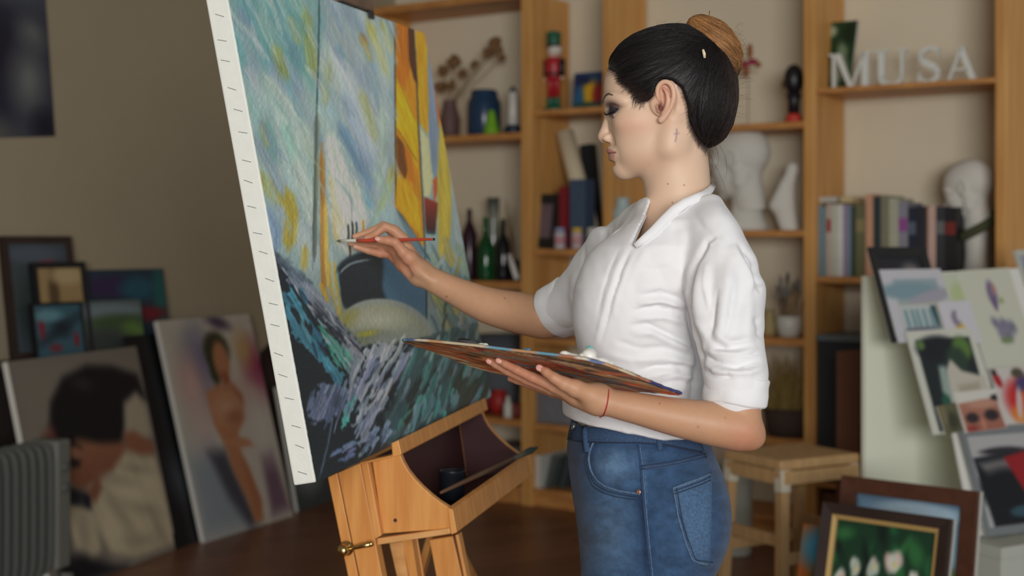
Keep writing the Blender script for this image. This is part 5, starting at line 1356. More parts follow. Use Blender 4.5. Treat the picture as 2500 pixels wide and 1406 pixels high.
tr = ex('top_rail', [(957, 1081), (974, 1073), (982, 1108), (976, 1112), (960, 1114)], -.004, .57)
ex('drawer_front', [(1094, 1238), (1107, 1243), (1117, 1299), (1103, 1304)], -.004, .57)
ex('box_floor', [(924, 1312), (1100, 1287), (1103, 1301), (925, 1328)], -.008, .565, M_beechl)
ex('box_back', [(905, 1121), (909, 1119), (935, 1303), (929, 1305)], .014, .516, M_lining)
cxy = np.mean(endp, 0)
ex('lining', [tuple(cxy + (np.array(q) - cxy) * .96) for q in endp], .524, .006, M_lining)
ex('inner_floor', [(936, 1296), (1094, 1281), (1095, 1286), (936, 1302)], .014, .516, M_lining)
ex('upright_strip', [(888, 1126), (905, 1120), (938, 1303), (922, 1311)], -.016, .016)
ex('upright_cap', [(886, 1125), (960, 1108), (962, 1112), (888, 1131)], -.018, .03)
def leg(name, top, bot, s, s0, w, m=None):      # leg: two top pixels, two pixels further down, carried on to the floor
    tl, tr_ = [EP(*q, s) for q in top]; bl, br = [EP(*q, s) for q in bot]
    def down(a, b):
        d = b - a; t = -a[2] / d[2]; return a + d * t
    q = [tl, tr_, down(tr_, br), down(tl, bl)]
    for i_ in (2, 3): q[i_][2] = 0.0
    return obj(name, G().prism([c + wdv * s0 for c in q], wdv * w), m or M_beech, ez, bevel=.0015)
leg('leg_strip', ((803, 1164), (826, 1153)), ((839, 1340), (862, 1330)), S0, -.006, .024)
leg('leg_strip', ((832, 1151), (886, 1127)), ((869, 1330), (925, 1330)), S0, -.014, .026)
leg('gap_shade_strip', ((822, 1157), (836, 1151)), ((858, 1332), (873, 1331)), S0, .006, .010, M_darkgap)  # dark strips added as the shade in the gaps between leg strips
leg('gap_shade_strip', ((1108, 1304), (1122, 1300)), ((1130, 1406), (1144, 1406)), .50, -.012, .010, M_darkgap)
leg('leg_strip', ((950, 1326), (981, 1322)), ((968, 1406), (1000, 1406)), .50, 0, .022, M_beechl)
leg('leg_strip', ((983, 1322), (1004, 1318)), ((1001, 1406), (1018, 1406)), .50, 0, .03)
leg('leg_strip', ((1040, 1312), (1057, 1310)), ((1012, 1406), (1030, 1406)), .62, 0, .03)
leg('leg_strip', ((1056, 1312), (1112, 1303)), ((1074, 1406), (1136, 1406)), .50, -.02, .024)
leg('leg_strip', ((1118, 1300), (1126, 1298)), ((1140, 1406), (1148, 1406)), .50, -.02, .024)
# third leg reaching towards the woman
a3 = EP(1100, 1330, .86); b3 = f(1332, 1768)
obj('rear_leg', G().bar(b3 + (a3 - b3) * .012, a3, .045, .02, wdv), M_beech, ez, bevel=.002)
# mast and clamp
mb = cv(.575, -.06, -TH - .014); mt = cv(.575, CHT + .10, -TH - .014)
obj('mast', G().bar(mb, mt, .05, .016, wdv), M_beech, ez, bevel=.0015)
cl = obj('clamp', G().prism([cv(.49, CHT + .003, -TH - .006), cv(.665, CHT + .003, -TH - .006), cv(.665, CHT + .03, -TH - .006), cv(.49, CHT + .03, -TH - .006)], cn * (TH + .016)), mat('clamp_wood', (120, 96, 78), .6, var=.2, vscale=20), ez, bevel=.002)
obj('clamp_clip', G().prism([cv(.64, CHT - .012, .004), cv(.665, CHT - .012, .004), cv(.665, CHT + .012, .006), cv(.64, CHT + .012, .006)], cn * .004), M_black, cl)
# hinge plate under the canvas that joins mast and box
ex('mast_foot', [(884, 1080), (900, 1076), (930, 1290), (914, 1294)], .17, .11)
# brass crank
kc = EP(853, 1334) - wdv * .028
kn = obj('crank', G().ball(kc, .0115, 20, 12), M_brass, ez, smooth=True)
obj('washer', G().lathe([(.013, 0), (.0135, .004), (.006, .012)], kc + wdv * .010 , 20, wdv), M_brass, kn, smooth=True)
ke = EP(922, 1317) - wdv * .034
obj('crank_lever', G().tube([kc, kc * .3 + ke * .7, ke], [.0035, .0045, .0052], 12), M_brass, kn, smooth=True)
obj('crank_tip', G().ball(ke, .0053, 12, 8), M_brass, kn, smooth=True)
# black cup and a long brush in the tray
cc = EP(1012, 1290, S0) + wdv * .23; 
tag(obj('black_cup', G().lathe([(.022, 0), (.024, .003), (.026, .055), (.0275, .058), (.024, .056), (.022, .01)], cc + upv * .006, 24), mat('black_plastic', (26, 30, 38), .35), smooth=True), 'small black cup standing in the easel tray', 'cup')
ta = EP(1056, 1213, S0) + wdv * .035 + cn * .004; tb = P(1312, 1092, 3.02)
lb = thing('long_brush', 'long dark paintbrush lying across the easel tray', 'paintbrush', (ta + tb) / 2)
tm = ta + (tb - ta) * .72
obj('handle', G().tube([ta, ta + (tm - ta) * .5, tm], [.0028, .005, .004], 10), mat('brush_dark', (92, 66, 46), .4), lb, smooth=True)
obj('ferrule', G().tube([tm, tm + (tb - ta) * .12], [.0045, .0058], 10), mat('ferrule_grey', (110, 116, 110), .35, metal=.7), lb, smooth=True)
obj('bristles', G().tube([tm + (tb - ta) * .12, tm + (tb - ta) * .2, tb], [.0058, .0075, .002], 10), mat('bristle_green', (50, 66, 62), .9), lb, smooth=True)
# ================================================================ the woman
YW = 2.12; SW = YW / F
HC = P(1620, 250, YW); PSI = math.atan(370 / F)
HL = np.array([math.sin(PSI), math.cos(PSI), 0]); HR = np.array([math.cos(PSI), -math.sin(PSI), 0])
def loc2w(V):
    V = np.asarray(V, float)
    return HC + (V[..., 0:1] - 1620) * SW * HR + (250 - V[..., 1:2]) * SW * ZUP + V[..., 2:3] * SW * HL
def w2loc(W):
    d = np.asarray(W, float) - HC
    return np.stack([1620 + (d @ HR) / SW, 250 - d[..., 2] / SW, (d @ HL) / SW], -1)
def flipq(Q): return Q[:, ::-1]
woman = thing('person', 'woman with a hair bun in white shirt and jeans painting with a palette', 'person', (.20, 2.13, 0))

# ---------------------------------------------------------------- head, neck, chest
fl = head_field(2.1, neck=True, hi=660)
fl.ell((1652, 652, -6), (108, 135, 152), 46)
for sg in (-1, 1):
    fl.cone((1606, 533, 8 * sg), (1660, 520, 110 * sg), 9, 10, 22)         # collar bones
fl.ell((1585, 528, 0), (9, 9, 9), 14, 's')
LV, LQ = fl.mesh(1)
def seg_d(V, pts):
    d = np.full(len(V), 1e9)
    for a, b in zip(pts[:-1], pts[1:]):
        a, b = np.array(a, float), np.array(b, float); ab = b - a
        t = np.clip(((V - a) @ ab) / (ab @ ab), 0, 1); d = np.minimum(d, np.linalg.norm(V - a - t[:, None] * ab, axis=1))
    return d
def poly_sd(x, y, pts):
    p_ = np.array(pts, float); d = np.full(np.shape(x), 1e9); ins = np.zeros(np.shape(x), bool)
    for k in range(len(p_)):
        ax, ay = p_[k]; bx, by = p_[(k + 1) % len(p_)]; ex_, ey_ = bx - ax, by - ay
        t = np.clip(((x - ax) * ex_ + (y - ay) * ey_) / (ex_ * ex_ + ey_ * ey_ + 1e-9), 0, 1)
        d = np.minimum(d, np.hypot(x - ax - ex_ * t, y - ay - ey_ * t))
        c_ = (ay > y) != (by > y); ins ^= c_ & (x < (bx - ax) * (y - ay) / (by - ay + 1e-12) + ax)
    return np.where(ins, -d, d)
def seg2(V, pts): return seg_d(np.concatenate([V[:, :2], 0 * V[:, :1]], 1), [(a_, b_, 0) for a_, b_ in pts])
SKIN = np.array([218, 186, 160.])
col = np.empty((len(LV), 3)); col[:] = SKIN
A = LV.copy(); A[:, 2] = np.abs(A[:, 2])
def dab(mask, c):
    m = np.clip(mask, 0, 1)[:, None]; col[:] = col * (1 - m) + np.array(c, float) * m
def gd(c, r): return np.exp(-(((A - np.array(c, float)) / np.array(r, float)) ** 2).sum(1))
dab(gd((1548, 312, 84), (46, 28, 40)) * .34, (208, 142, 116))            # blush
dab(gd((1470, 334, 0), (16, 14, 18)) * .35, (214, 150, 130))
dab(gd((1624, 250, 116), (30, 50, 24)) * .45, (206, 130, 102))            # ear
dab(gd((1613, 272, 112), (8, 12, 14)) * .95, (88, 42, 34))  # shade in the ear hollows painted into the skin colour
dab(gd((1622, 236, 112), (8, 12, 10)) * .5, (150, 84, 66))
dab(gd((1574, 400, 60), (60, 26, 60)) * .25, (190, 134, 106))
# eye make-up and lid line
dab(gd((1501, 262, 54), (17, 12, 26)) * .95, (96, 70, 74))
dab(gd((1496, 271, 54), (17, 9, 28)) * 1.25, (44, 36, 44))
dab(np.clip(1.7 - seg2(A, [(1484, 279), (1492, 281), (1502, 278), (1508, 272)]) / 3.6, 0, 1) * (A[:, 2] > 26), (26, 24, 30))
dab(np.clip(1.5 - seg2(A, [(1496, 284), (1499, 291)]) / 2.6, 0, 1) * (A[:, 2] > 26) * .6, (40, 34, 42))
# brow
db = seg2(A, [(1473, 251), (1476, 243), (1481, 237), (1488, 234), (1499, 239)]) + 50 * (A[:, 2] < 6)
dab(np.clip(1.4 - db / np.interp(A[:, 0], [1474, 1486, 1500], [3.0, 2.9, 1.3]), 0, 1) * .85, (54, 39, 36))
# lips
def inpoly(pts, soft=1.6): return np.clip(.5 - poly_sd(A[:, 0], A[:, 1], pts) / soft, 0, 1) * (A[:, 2] < 46)
dab(inpoly([(1474, 366), (1482, 361), (1488, 362.5), (1496, 367), (1505, 373.5), (1490, 376), (1478, 376)]) * .85, (186, 122, 114))
dab(inpoly([(1478, 376), (1490, 376), (1504, 374.5), (1502, 384), (1498, 393), (1490, 395), (1480, 390)], 2.4) * .8, (196, 138, 126))
dab(np.clip(1.4 - seg2(A, [(1482, 375), (1490, 374.8), (1497, 374.4), (1505, 374)]) / 1.6, 0, 1) * (A[:, 2] < 48) * .85, (104, 56, 54))
dab(gd((1475, 347, 9), (6, 4, 5)) * .9, (110, 62, 52))
near = LV[:, 2] < 0
dab(np.clip(1.4 - seg2(LV, [(1651, 324), (1651, 336), (1648, 352)]) / 2.4, 0, 1) * near * .42, (112, 88, 122))   # small tattoo
dab(np.clip(1.4 - seg2(LV, [(1645, 335), (1657, 333)]) / 2.0, 0, 1) * near * .3, (112, 88, 122))
for c in ((1630, 452, -74), (1669, 455, -76), (1641, 497, -70)):
    d = np.hypot(LV[:, 0] - c[0], LV[:, 1] - c[1]); dab(np.clip(1.7 - d / 1.6, 0, 1) * near * .7, (130, 84, 66))
# scalp under the hair
HAIRP = [(1478, 150), (1486, 166), (1504, 182), (1515, 208), (1538, 228), (1552, 246), (1568, 256), (1586, 252), (1600, 238), (1604, 220), (1616, 207), (1640, 210), (1662, 228), (1677, 268), (1683, 318), (1706, 358), (1735, 380), (1850, 380), (1850, 20), (1478, 20)]
notear = 1 - np.clip((np.abs(LV[:, 2]) - 100) / 4, 0, 1) * ((LV[:, 0] > 1600) & (LV[:, 0] < 1652) & (LV[:, 1] > 205))
dab(np.clip(.62 - poly_sd(LV[:, 0], LV[:, 1], HAIRP) / 16, 0, .96) * notear * (LV[:, 1] < 385), (44, 34, 32))
parts_v = [loc2w(LV)]; parts_q = [LQ[:, ::-1]]; parts_c = [lin(np.clip(col, 0, 255))]

# ---------------------------------------------------------------- arms and hands
def arm_field(box, h): return Field(box[0], box[1], h)
def cpx(fld, pts, k=.004, sq=None, how='u', sp=0):      # pts: (px, py, Y, r_px)
    P3 = [P(a, b, c) for a, b, c, r in pts]; R3 = [r * c / F for a, b, c, r in pts]
    if sp: fld.spline(P3, R3, k, sp, how, sq)
    else: fld.chain(P3, R3, k, how, sq)
H1 = .0017
fa = Field((-.295, 2.33, 1.165), (.105, 2.56, 1.40), H1)
cpx(fa, [(1362, 768, 2.392, 40), (1330, 775, 2.40, 51), (1265, 763, 2.425, 49), (1190, 745, 2.44, 43), (1110, 710, 2.455, 33), (1056, 683, 2.462, 28), (1026, 667, 2.465, 26)], .004, sp=4)
for m in ((984, 586, 2.460, 15), (970, 590, 2.482, 15), (958, 604, 2.500, 14), (950, 618, 2.512, 12)):
    cpx(fa, [(1026, 667, 2.468, 24), ((1026 + m[0]) / 2 - 2, (667 + m[1]) / 2 + 2, (2.468 + m[2]) / 2, 20), m], .012)
cpx(fa, [(1018, 652, 2.452, 22), (1000, 630, 2.440, 19), (985, 616, 2.434, 14.5)], .010)                       # ball of the thumb
cpx(fa, [(985, 616, 2.434, 14.5), (965, 592, 2.428, 11.5), (945, 587, 2.429, 11), (927, 585, 2.431, 9)], .003)   # thumb
cpx(fa, [(984, 584, 2.458, 15), (962, 562, 2.458, 12.5), (941, 553, 2.456, 11), (918, 571, 2.455, 9), (896, 581, 2.458, 7.2)], .003)
cpx(fa, [(970, 588, 2.482, 14.5), (955, 562, 2.488, 12), (936, 551, 2.490, 10.5), (902, 566, 2.490, 8.6), (867, 577, 2.488, 7)], .003)
cpx(fa, [(958, 604, 2.500, 14), (925, 602, 2.512, 10.5), (890, 600, 2.508, 8.8), (857, 594, 2.504, 7)], .003)
cpx(fa, [(950, 618, 2.512, 13), (928, 618, 2.506, 11), (900, 612, 2.498, 9), (868, 602, 2.492, 7)], .003)
fa.ell(P(990, 655, 2.452), (.016, .012, .014), .012, 's')                                                       # hollow of the palm
cpx(fa, [(1012, 655, 2.442, 5), (1050, 682, 2.444, 5)], .012)                                                    # wrist tendon
for (x, y, Y, r) in ((924, 582, 2.4245, 6.0),):
    pass
V1, Q1 = fa.mesh(1)

fb = Field((-.045, 1.80, 1.02), (.365, 2.02, 1.36), H1)
cpx(fb, [(1790, 740, 1.935, 44), (1802, 900, 1.905, 48), (1807, 1046, 1.890, 54)], .01)
cpx(fb, [(1807, 1046, 1.890, 54), (1740, 1034, 1.885, 52), (1650, 1018, 1.885, 45), (1560, 998, 1.885, 37), (1500, 985, 1.887, 32), (1458, 974, 1.890, 30)], .004, sp=4)
fb.cone(P(1840, 1068, 1.893), P(1838, 1062, 1.893), .014, .014, .014)                                            # elbow
PA, PB = P(983, 830, 1.98), P(1663, 960, 1.865)
pdir = unit(PB - PA); dd = np.array([0, math.cos(math.radians(14)), -math.sin(math.radians(14))]); dd = unit(dd - pdir * (dd @ pdir)); PN = unit(np.cross(pdir, dd)); PN = PN if PN[2] > 0 else -PN
def under(x, y, gap_px=11):      # depth at which a finger centre seen at a pixel lies gap below the palette
    r = ray(x, y); t = ((PA - EYE) @ PN - gap_px * 1.92 / F) / (r @ PN); return float(t)
for m in ((1352, 944, 1.905, 15), (1345, 948, 1.925, 15), (1345, 952, 1.945, 14), (1350, 958, 1.962, 12)):
    cpx(fb, [(1458, 974, 1.892, 26), (1405, 962, (1.892 + m[2]) / 2, 22), m], .014)
cpx(fb, [(1440, 962, 1.880, 24), (1405, 948, 1.872, 22), (1378, 937, 1.868, 17)], .010)
u = lambda x, y, r, g=0: (x, y, under(x, y, r + 2 + g), r)
th_ = under(1320, 902, 12)
cpx(fb, [(1378, 937, 1.868, 17), (1352, 922, min(1.868, th_ - .004), 13.5), (1334, 909, min(1.872, th_), 11.5), (1322, 901, min(1.876, th_), 8.8)], .003)
cpx(fb, [(1352, 942, 1.905, 15), (1300, 921, 1.912, 12.5), (1262, 903, 1.918, 11), (1234, 889, 1.924, 9.5), (1221, 882, 1.927, 7.5)], .003)
cpx(fb, [(1345, 948, 1.925, 15), (1285, 926, 1.936, 12.5), (1240, 906, 1.944, 10.8), (1210, 890, 1.950, 9.2), (1196, 883, 1.953, 7.5)], .003)
cpx(fb, [(1345, 952, 1.945, 14), (1290, 935, 1.965, 12), (1262, 928, 1.975, 10), (1246, 924, 1.98, 8)], .003)
cpx(fb, [(1350, 958, 1.962, 12), (1310, 946, 1.985, 10), (1290, 940, 1.992, 8.5), (1276, 936, 1.996, 7)], .003)
fb.ell(P(1352, 926, 1.89), (.012, .010, .008), .010, 's')
V2, Q2 = fb.mesh(1)

def hand_col(V, tips, palms):
    c = np.empty((len(V), 3)); c[:] = (192, 148, 116)
    px = toworldpx(V)
    for (x, y, r) in palms:
        m = np.exp(-((px[:, 0] - x) ** 2 + (px[:, 1] - y) ** 2) / r ** 2)[:, None] * .55; c = c * (1 - m) + np.array((190, 124, 98)) * m
    for (x, y, Y, r) in tips:
        d = np.linalg.norm(V - P(x, y, Y), axis=1) / (r * Y / F); m = np.clip(1.35 - d, 0, 1)[:, None] * .75; c = c * (1 - m) + np.array((206, 150, 132)) * m
    nz = vnoise(px[:, 0] / 9, px[:, 1] / 9, 4)[:, None]; c *= 1 + (nz - .5) * .02
    for (x, y, r) in ((1704, 1042, 2.2), (1770, 1020, 1.8), (1610, 985, 2), (1232, 728, 1.8), (1090, 724, 2.4)):
        m = np.clip(1.6 - np.hypot(px[:, 0] - x, px[:, 1] - y) / r, 0, 1)[:, None] * .6; c = c * (1 - m) + np.array((120, 76, 56)) * m
    return lin(np.clip(c, 0, 255))
C1 = hand_col(V1, [(896, 581, 2.458, 9), (867, 577, 2.488, 9), (857, 594, 2.504, 9), (868, 602, 2.49, 9), (925, 584, 2.428, 11)], [(930, 590, 60), (985, 650, 30), (950, 630, 40)])
C2 = hand_col(V2, [(1221, 882, 1.927, 9), (1196, 883, 1.95, 9), (1322, 901, 1.875, 11)], [(1300, 930, 70), (1240, 900, 50), (1820, 1080, 50)])
for V_, Q_, C_ in ((V1, Q1, C1), (V2, Q2, C2)):
    parts_v.append(V_); parts_q.append(Q_); parts_c.append(C_)
# ---------------------------------------------------------------- coarse body inside the clothes
def X_(px): return (px - 1250) * SW
def Z_(py): return CH + (HY - py) * SW
def loft(fld, rows, k=0, grow=0.0, ex=2.2, how='u'):
    """rows: (py, x_left, x_right, half depth, centre depth, skew); horizontal sections"""
    r = np.array(rows, float); zs = Z_(r[:, 0]); o = np.argsort(zs); r = r[o]; zs = zs[o]
    xc = (X_(r[:, 1]) + X_(r[:, 2])) / 2; xa = (X_(r[:, 2]) - X_(r[:, 1])) / 2 + grow; hd = r[:, 3] + grow; yc = r[:, 4]; sk = r[:, 5]
    def fn(x, y, z):
        zz = z[0, 0]; I_ = lambda q: np.interp(zz, zs, q)[None, None, :].astype(np.float32)
        cx, ax_, dy, cy, s_ = I_(xc), I_(xa), I_(hd), I_(yc), I_(sk)
        u_ = (x - cx) / ax_; v_ = (y - cy - s_ * (x - cx)) / dy
        q = (np.abs(u_) ** ex + np.abs(v_) ** ex) ** (1 / ex)
        d = (q - 1) * np.minimum(ax_, dy)
        cap = np.maximum(z - zs[-1], zs[0] - z)
        return np.maximum(d, cap)
    lo = (float((xc - xa).min()) - .02, float((yc - hd).min()) - .12, zs[0]); hi = (float((xc + xa).max()) + .02, float((yc + hd).max()) + .12, zs[-1])
    fld.op(fn, lo, hi, k, how)
TORSO = [(500, 1580, 1745, .075, 2.115, .1), (540, 1525, 1790, .125, 2.115, .22), (600, 1472, 1812, .150, 2.12, .30), (640, 1458, 1808, .152, 2.12, .30), (694, 1436, 1795, .152, 2.12, .28), (739, 1422, 1780, .150, 2.125, .25), (783, 1414, 1766, .145, 2.125, .22),
         (850, 1411, 1748, .140, 2.125, .18), (900, 1405, 1738, .138, 2.125, .14), (940, 1392, 1732, .140, 2.125, .12), (972, 1372, 1730, .144, 2.125, .10), (1005, 1374, 1732, .150, 2.128, .08), (1040, 1380, 1738, .155, 2.13, .06), (1090, 1384, 1745, .16, 2.13, .05)]
JEANS = [(1028, 1396, 1716, .140, 2.13, .03), (1060, 1388, 1728, .147, 2.13, .03), (1100, 1385, 1738, .155, 2.13, .03), (1150, 1389, 1750, .164, 2.13, .03), (1200, 1396, 1757, .170, 2.13, .03), (1250, 1404, 1759, .172, 2.13, .03), (1300, 1411, 1754, .172, 2.13, .03), (1350, 1416, 1743, .170, 2.13, .03), (1406, 1420, 1728, .167, 2.13, .03), (1490, 1428, 1702, .165, 2.13, .03), (1520, 1445, 1690, .163, 2.13, .03)]
fc = Field((.03, 1.9, .08), (.40, 2.40, 1.46), .009)
loft(fc, [(a, b + 30, c - 30, d - .03, e, s_) for a, b, c, d, e, s_ in TORSO[2:]], .02)
loft(fc, [(a, b + 26, c - 26, d - .022, e, s_) for a, b, c, d, e, s_ in JEANS[2:]], .02)
NL = [(P(1566, 1480, 2.045), .075), (np.array([.205, 2.045, .50]), .058), (np.array([.215, 2.045, .30]), .052), (np.array([.225, 2.045, .11]), .036)]
FLg = [(P(1560, 1480, 2.215), .075), (np.array([.175, 2.215, .50]), .058), (np.array([.17, 2.215, .30]), .052), (np.array([.18, 2.215, .11]), .036)]
for L_ in (NL, FLg): fc.chain([q for q, r in L_], [r for q, r in L_], .03)
V3, Q3 = fc.mesh(1)
parts_v.append(V3); parts_q.append(Q3); parts_c.append(np.tile(lin(SKIN), (len(V3), 1)))
off = 0; QQ = []
for v_, q_ in zip(parts_v, parts_q): QQ.append(q_ + off); off += len(v_)
M_skin = vmat('skin', .48, bump=.06, bscale=900, spec=.35, sss=.12)
body = obj('body', (np.concatenate(parts_v), np.concatenate(QQ)), M_skin, woman, smooth=True, cols=np.concatenate(parts_c))

# eyelashes, nails
M_lash = mat('lash', (16, 14, 18), .6)
g = G()
for sg in (-1, 1):
    for i in range(26):
        t = i / 25; w_ = (34 + 40 * t) * sg; bx_, by_ = np.interp(t, [0, .4, .8, 1], [1490, 1486, 1493, 1500]), np.interp(t, [0, .5, 1], [281, 282, 277])
        ln = 11 + 3 * math.sin(i * 2.1)
        tip = (bx_ - ln * (1 - .25 * t), by_ - 4 + 2.5 * math.sin(i * 1.3), w_ + 7 * t * sg)
        g.tube([loc2w(np.array(q, float)) for q in ((bx_ + 1, by_, w_), ((bx_ + tip[0]) / 2, by_ + 2.2, w_ + 2 * t * sg), tip)], [.00034, .00026, .0001], 4)
obj('eyelashes', g, M_lash, body, kind='stuff')
M_nail = mat('nail', (226, 170, 156), .25)
def nail(c, ax, nrm, L, W):
    ax = unit(ax); nrm = unit(np.asarray(nrm) - ax * (np.asarray(nrm) @ ax)); sd = np.cross(ax, nrm)
    obj('fingernail', G().ball(c, (L, W, .0012), 12, 8, ax, sd, nrm), M_nail, body, smooth=True)
nail(P(922, 582.5, 2.4245), P(920, 584, 2.43) - P(945, 587, 2.429), (-.2, -1, .6), .0050, .0042)
nail(P(1317, 898, 1.8735), P(1322, 901, 1.876) - P(1334, 909, 1.872), (-.3, -.9, .45), .0056, .0045)
nail(P(1217, 881, 1.9235), P(1221, 882, 1.927) - P(1234, 889, 1.924), (-.1, -1, -.1), .0048, .0036)
nail(P(1193, 882.5, 1.9495), P(1196, 883, 1.953) - P(1210, 890, 1.95), (-.1, -1, -.2), .0046, .0035)

# ---------------------------------------------------------------- hair
hf = Field((1462, 30, -150), (1830, 400, 150), 3.0)
hf.ell((1646, 202, 0), (152, 143, 122), 0)
hf.ell((1590, 175, 0), (106, 94, 104), 26)
hf.ell((1716, 258, 0), (80, 106, 98), 24)
hf.ell((1640, 250, 0), (90, 80, 112), 20)
hf.op(lambda x, y, z: poly_sd(x + 0 * y, y + 0 * x, HAIRP) + 0 * z, (1462, 30, -150), (1830, 400, 150), 10, 'i', pad=0)
for sg in (-1, 1): hf.ell((1626, 262, 122 * sg), (22, 50, 30), 6, 's')
HVv, HQq = hf.mesh(2)
def hair_groove(V, Q, axis_pt, amp):
    n = vnormals(V, Q)
    d = V - axis_pt
    ang = np.arctan2(d[:, 1], d[:, 0] + 1e-6) * 40 + V[:, 2] * .12
    r = np.linalg.norm(d[:, :2], axis=1)
    h_ = vnoise(ang * .8, r / 90, 3) * 1.0 + vnoise(ang * 1.7, r / 70, 9) * .4 - .7
    return V - n * (h_ * amp)[:, None] * -1
HVv = hair_groove(HVv, HQq[:, ::-1], np.array([1735, 128, 0]), 1.8)
M_hair = vmat('hair', .5, spec=.28)
def hair_tone(V):
    c = np.empty((len(V), 3)); c[:] = (25, 21, 22)
    m = np.clip((V[:, 0] - 1752) / 60, 0, 1) * np.clip((330 - V[:, 1]) / 120, 0, 1); m = m[:, None] * .55
    c = c * (1 - m) + np.array((88, 62, 44)) * m
    return lin(c * (1 + .5 * (vnoise(V[:, 0] / 30, V[:, 1] / 6, 2)[:, None] - .5)))
hair = obj('hair', (loc2w(HVv), HQq[:, ::-1]), M_hair, woman, smooth=True, cols=hair_tone(HVv))
# bun
bf_ = Field((1660, 25, -80), (1830, 235, 80), 2.6)
ang = math.radians(40); Rb = [[math.cos(ang), math.sin(ang), 0], [-math.sin(ang), math.cos(ang), 0], [0, 0, 1]]
bf_.ell((1740, 102, 0), (74, 50, 60), 0, rot=Rb)
bf_.ell((1712, 72, 0), (36, 27, 44), 16, rot=Rb)
bf_.ell((1778, 150, 0), (32, 48, 46), 18); bf_.ell((1757, 112, -28), (46, 34, 30), 12, rot=Rb)
BV, BQ = bf_.mesh(2)
n_ = vnormals(BV, BQ[:, ::-1])
dB = (BV - np.array([1742, 106, 0])) @ np.array(Rb).T
swirl = dB[:, 1] * .16 + dB[:, 0] * .035 + .02 * np.abs(dB[:, 2])
BV = BV + n_ * ((vnoise(swirl * 3.2, dB[:, 0] / 70 + 5, 1) - .5) * 4 + (vnoise(swirl * 7, dB[:, 0] / 60 + 9, 6) - .5) * 1.4)[:, None]
def bun_tone(V):
    t = np.clip((vnoise(V[:, 0] / 22, V[:, 1] / 13, 8)), 0, 1)[:, None]
    c = np.array((120, 82, 48)) * (1 - t) + np.array((170, 120, 70)) * t
    dk = np.clip((V[:, 1] - 130) / 70, 0, 1)[:, None]
    c = c * (1 - dk * .6) + np.array((52, 38, 32)) * dk * .6
    return lin(c)
bun = obj('hair_bun', (loc2w(BV), BQ[:, ::-1]), M_hair, woman, smooth=True, cols=bun_tone(BV))
# strands combed towards the bun
def strand_mesh(paths, radii, cols):
    Vs, Qs, Cs = [], [], []; o_ = 0
    for pth, r, c in zip(paths, radii, cols):
        pth = np.asarray(pth); m = len(pth)
        t = np.gradient(pth, axis=0); t /= np.linalg.norm(t, axis=1)[:, None] + 1e-9
        a = np.cross(t, np.array([.3, .2, .93])); a /= np.linalg.norm(a, axis=1)[:, None] + 1e-9; b = np.cross(t, a)
        rr = r * np.interp(np.linspace(0, 1, m), [0, .15, .8, 1], [.35, 1, 1, .3])[:, None]
        ring = np.stack([pth + a * rr, pth - a * rr * .5 + b * rr * .87, pth - a * rr * .5 - b * rr * .87], 1).reshape(-1, 3)
        i_ = np.arange(m - 1)[:, None] * 3 + np.arange(3)[None]; j_ = np.arange(m - 1)[:, None] * 3 + (np.arange(3)[None] + 1) % 3
        Qs.append(np.stack([i_, j_, j_ + 3, i_ + 3], -1).reshape(-1, 4) + o_); Vs.append(ring); o_ += len(ring)
        Cs.append(np.tile(c, (len(ring), 1)))
    return np.concatenate(Vs), np.concatenate(Qs), np.concatenate(Cs)
bvh = BVHTree.FromPolygons([tuple(q) for q in HVv], [tuple(int(i_) for i_ in q) for q in HQq])
rng = np.random.RandomState(11)
cand = np.nonzero(HVv[:, 1] > 40)[0]
hn = vnormals(HVv, HQq[:, ::-1])
paths, rad, cs = [], [], []
GO = np.array([1728, 118, 0.])
edge_d = poly_sd(HVv[:, 0], HVv[:, 1], HAIRP)
cedge = np.nonzero((edge_d > -22) & (np.abs(HVv[:, 2]) > 8))[0]
for k in range(3600):
    i_ = cedge[rng.randint(len(cedge))] if k % 2 else cand[rng.randint(len(cand))]
    q = HVv[i_].copy(); pts = []
    goal = GO + np.array([rng.uniform(-20, 30), rng.uniform(-20, 30), np.sign(q[2]) * rng.uniform(5, 40)])
    lift = rng.uniform(-.1, 1.3)
    curl = rng.uniform(-.12, .12)
    for s_ in range(17):
        hit = bvh.find_nearest(Vector(q))
        if hit[0] is None: break
        nn = np.array(hit[1]); cpt = np.array(hit[0])
        if nn @ (cpt - np.array([1650, 220, 0])) < 0: nn = -nn
        pts.append(cpt + nn * lift)
        d = goal - cpt; dl = np.linalg.norm(d)
        if dl < 24: break
        d = d / dl
        # hair from the nape and sides first runs back, then up
        bk = np.array([1, -.15, 0]) * np.clip((1690 - cpt[0]) / 160, 0, 1) * .9
        d = d + bk; d = d - nn * (d @ nn) + np.cross(nn, d) * curl
        q = cpt + d / (np.linalg.norm(d) + 1e-6) * 12
    if len(pts) > 4:
        paths.append(loc2w(np.array(pts))); rad.append(rng.uniform(.22, .6) * SW)
        x0 = pts[len(pts) // 2]; mm = np.clip((x0[0] - 1740) / 60, 0, 1) * .6 * rng.rand()
        b_ = np.array((24, 20, 21)) * rng.uniform(.6, 1.5); cs.append(lin(b_ * (1 - mm) + np.array((110, 76, 50)) * mm))
hbv0 = BVHTree.FromPolygons([tuple(q) for q in LV], [tuple(int(i_) for i_ in q) for q in LQ])
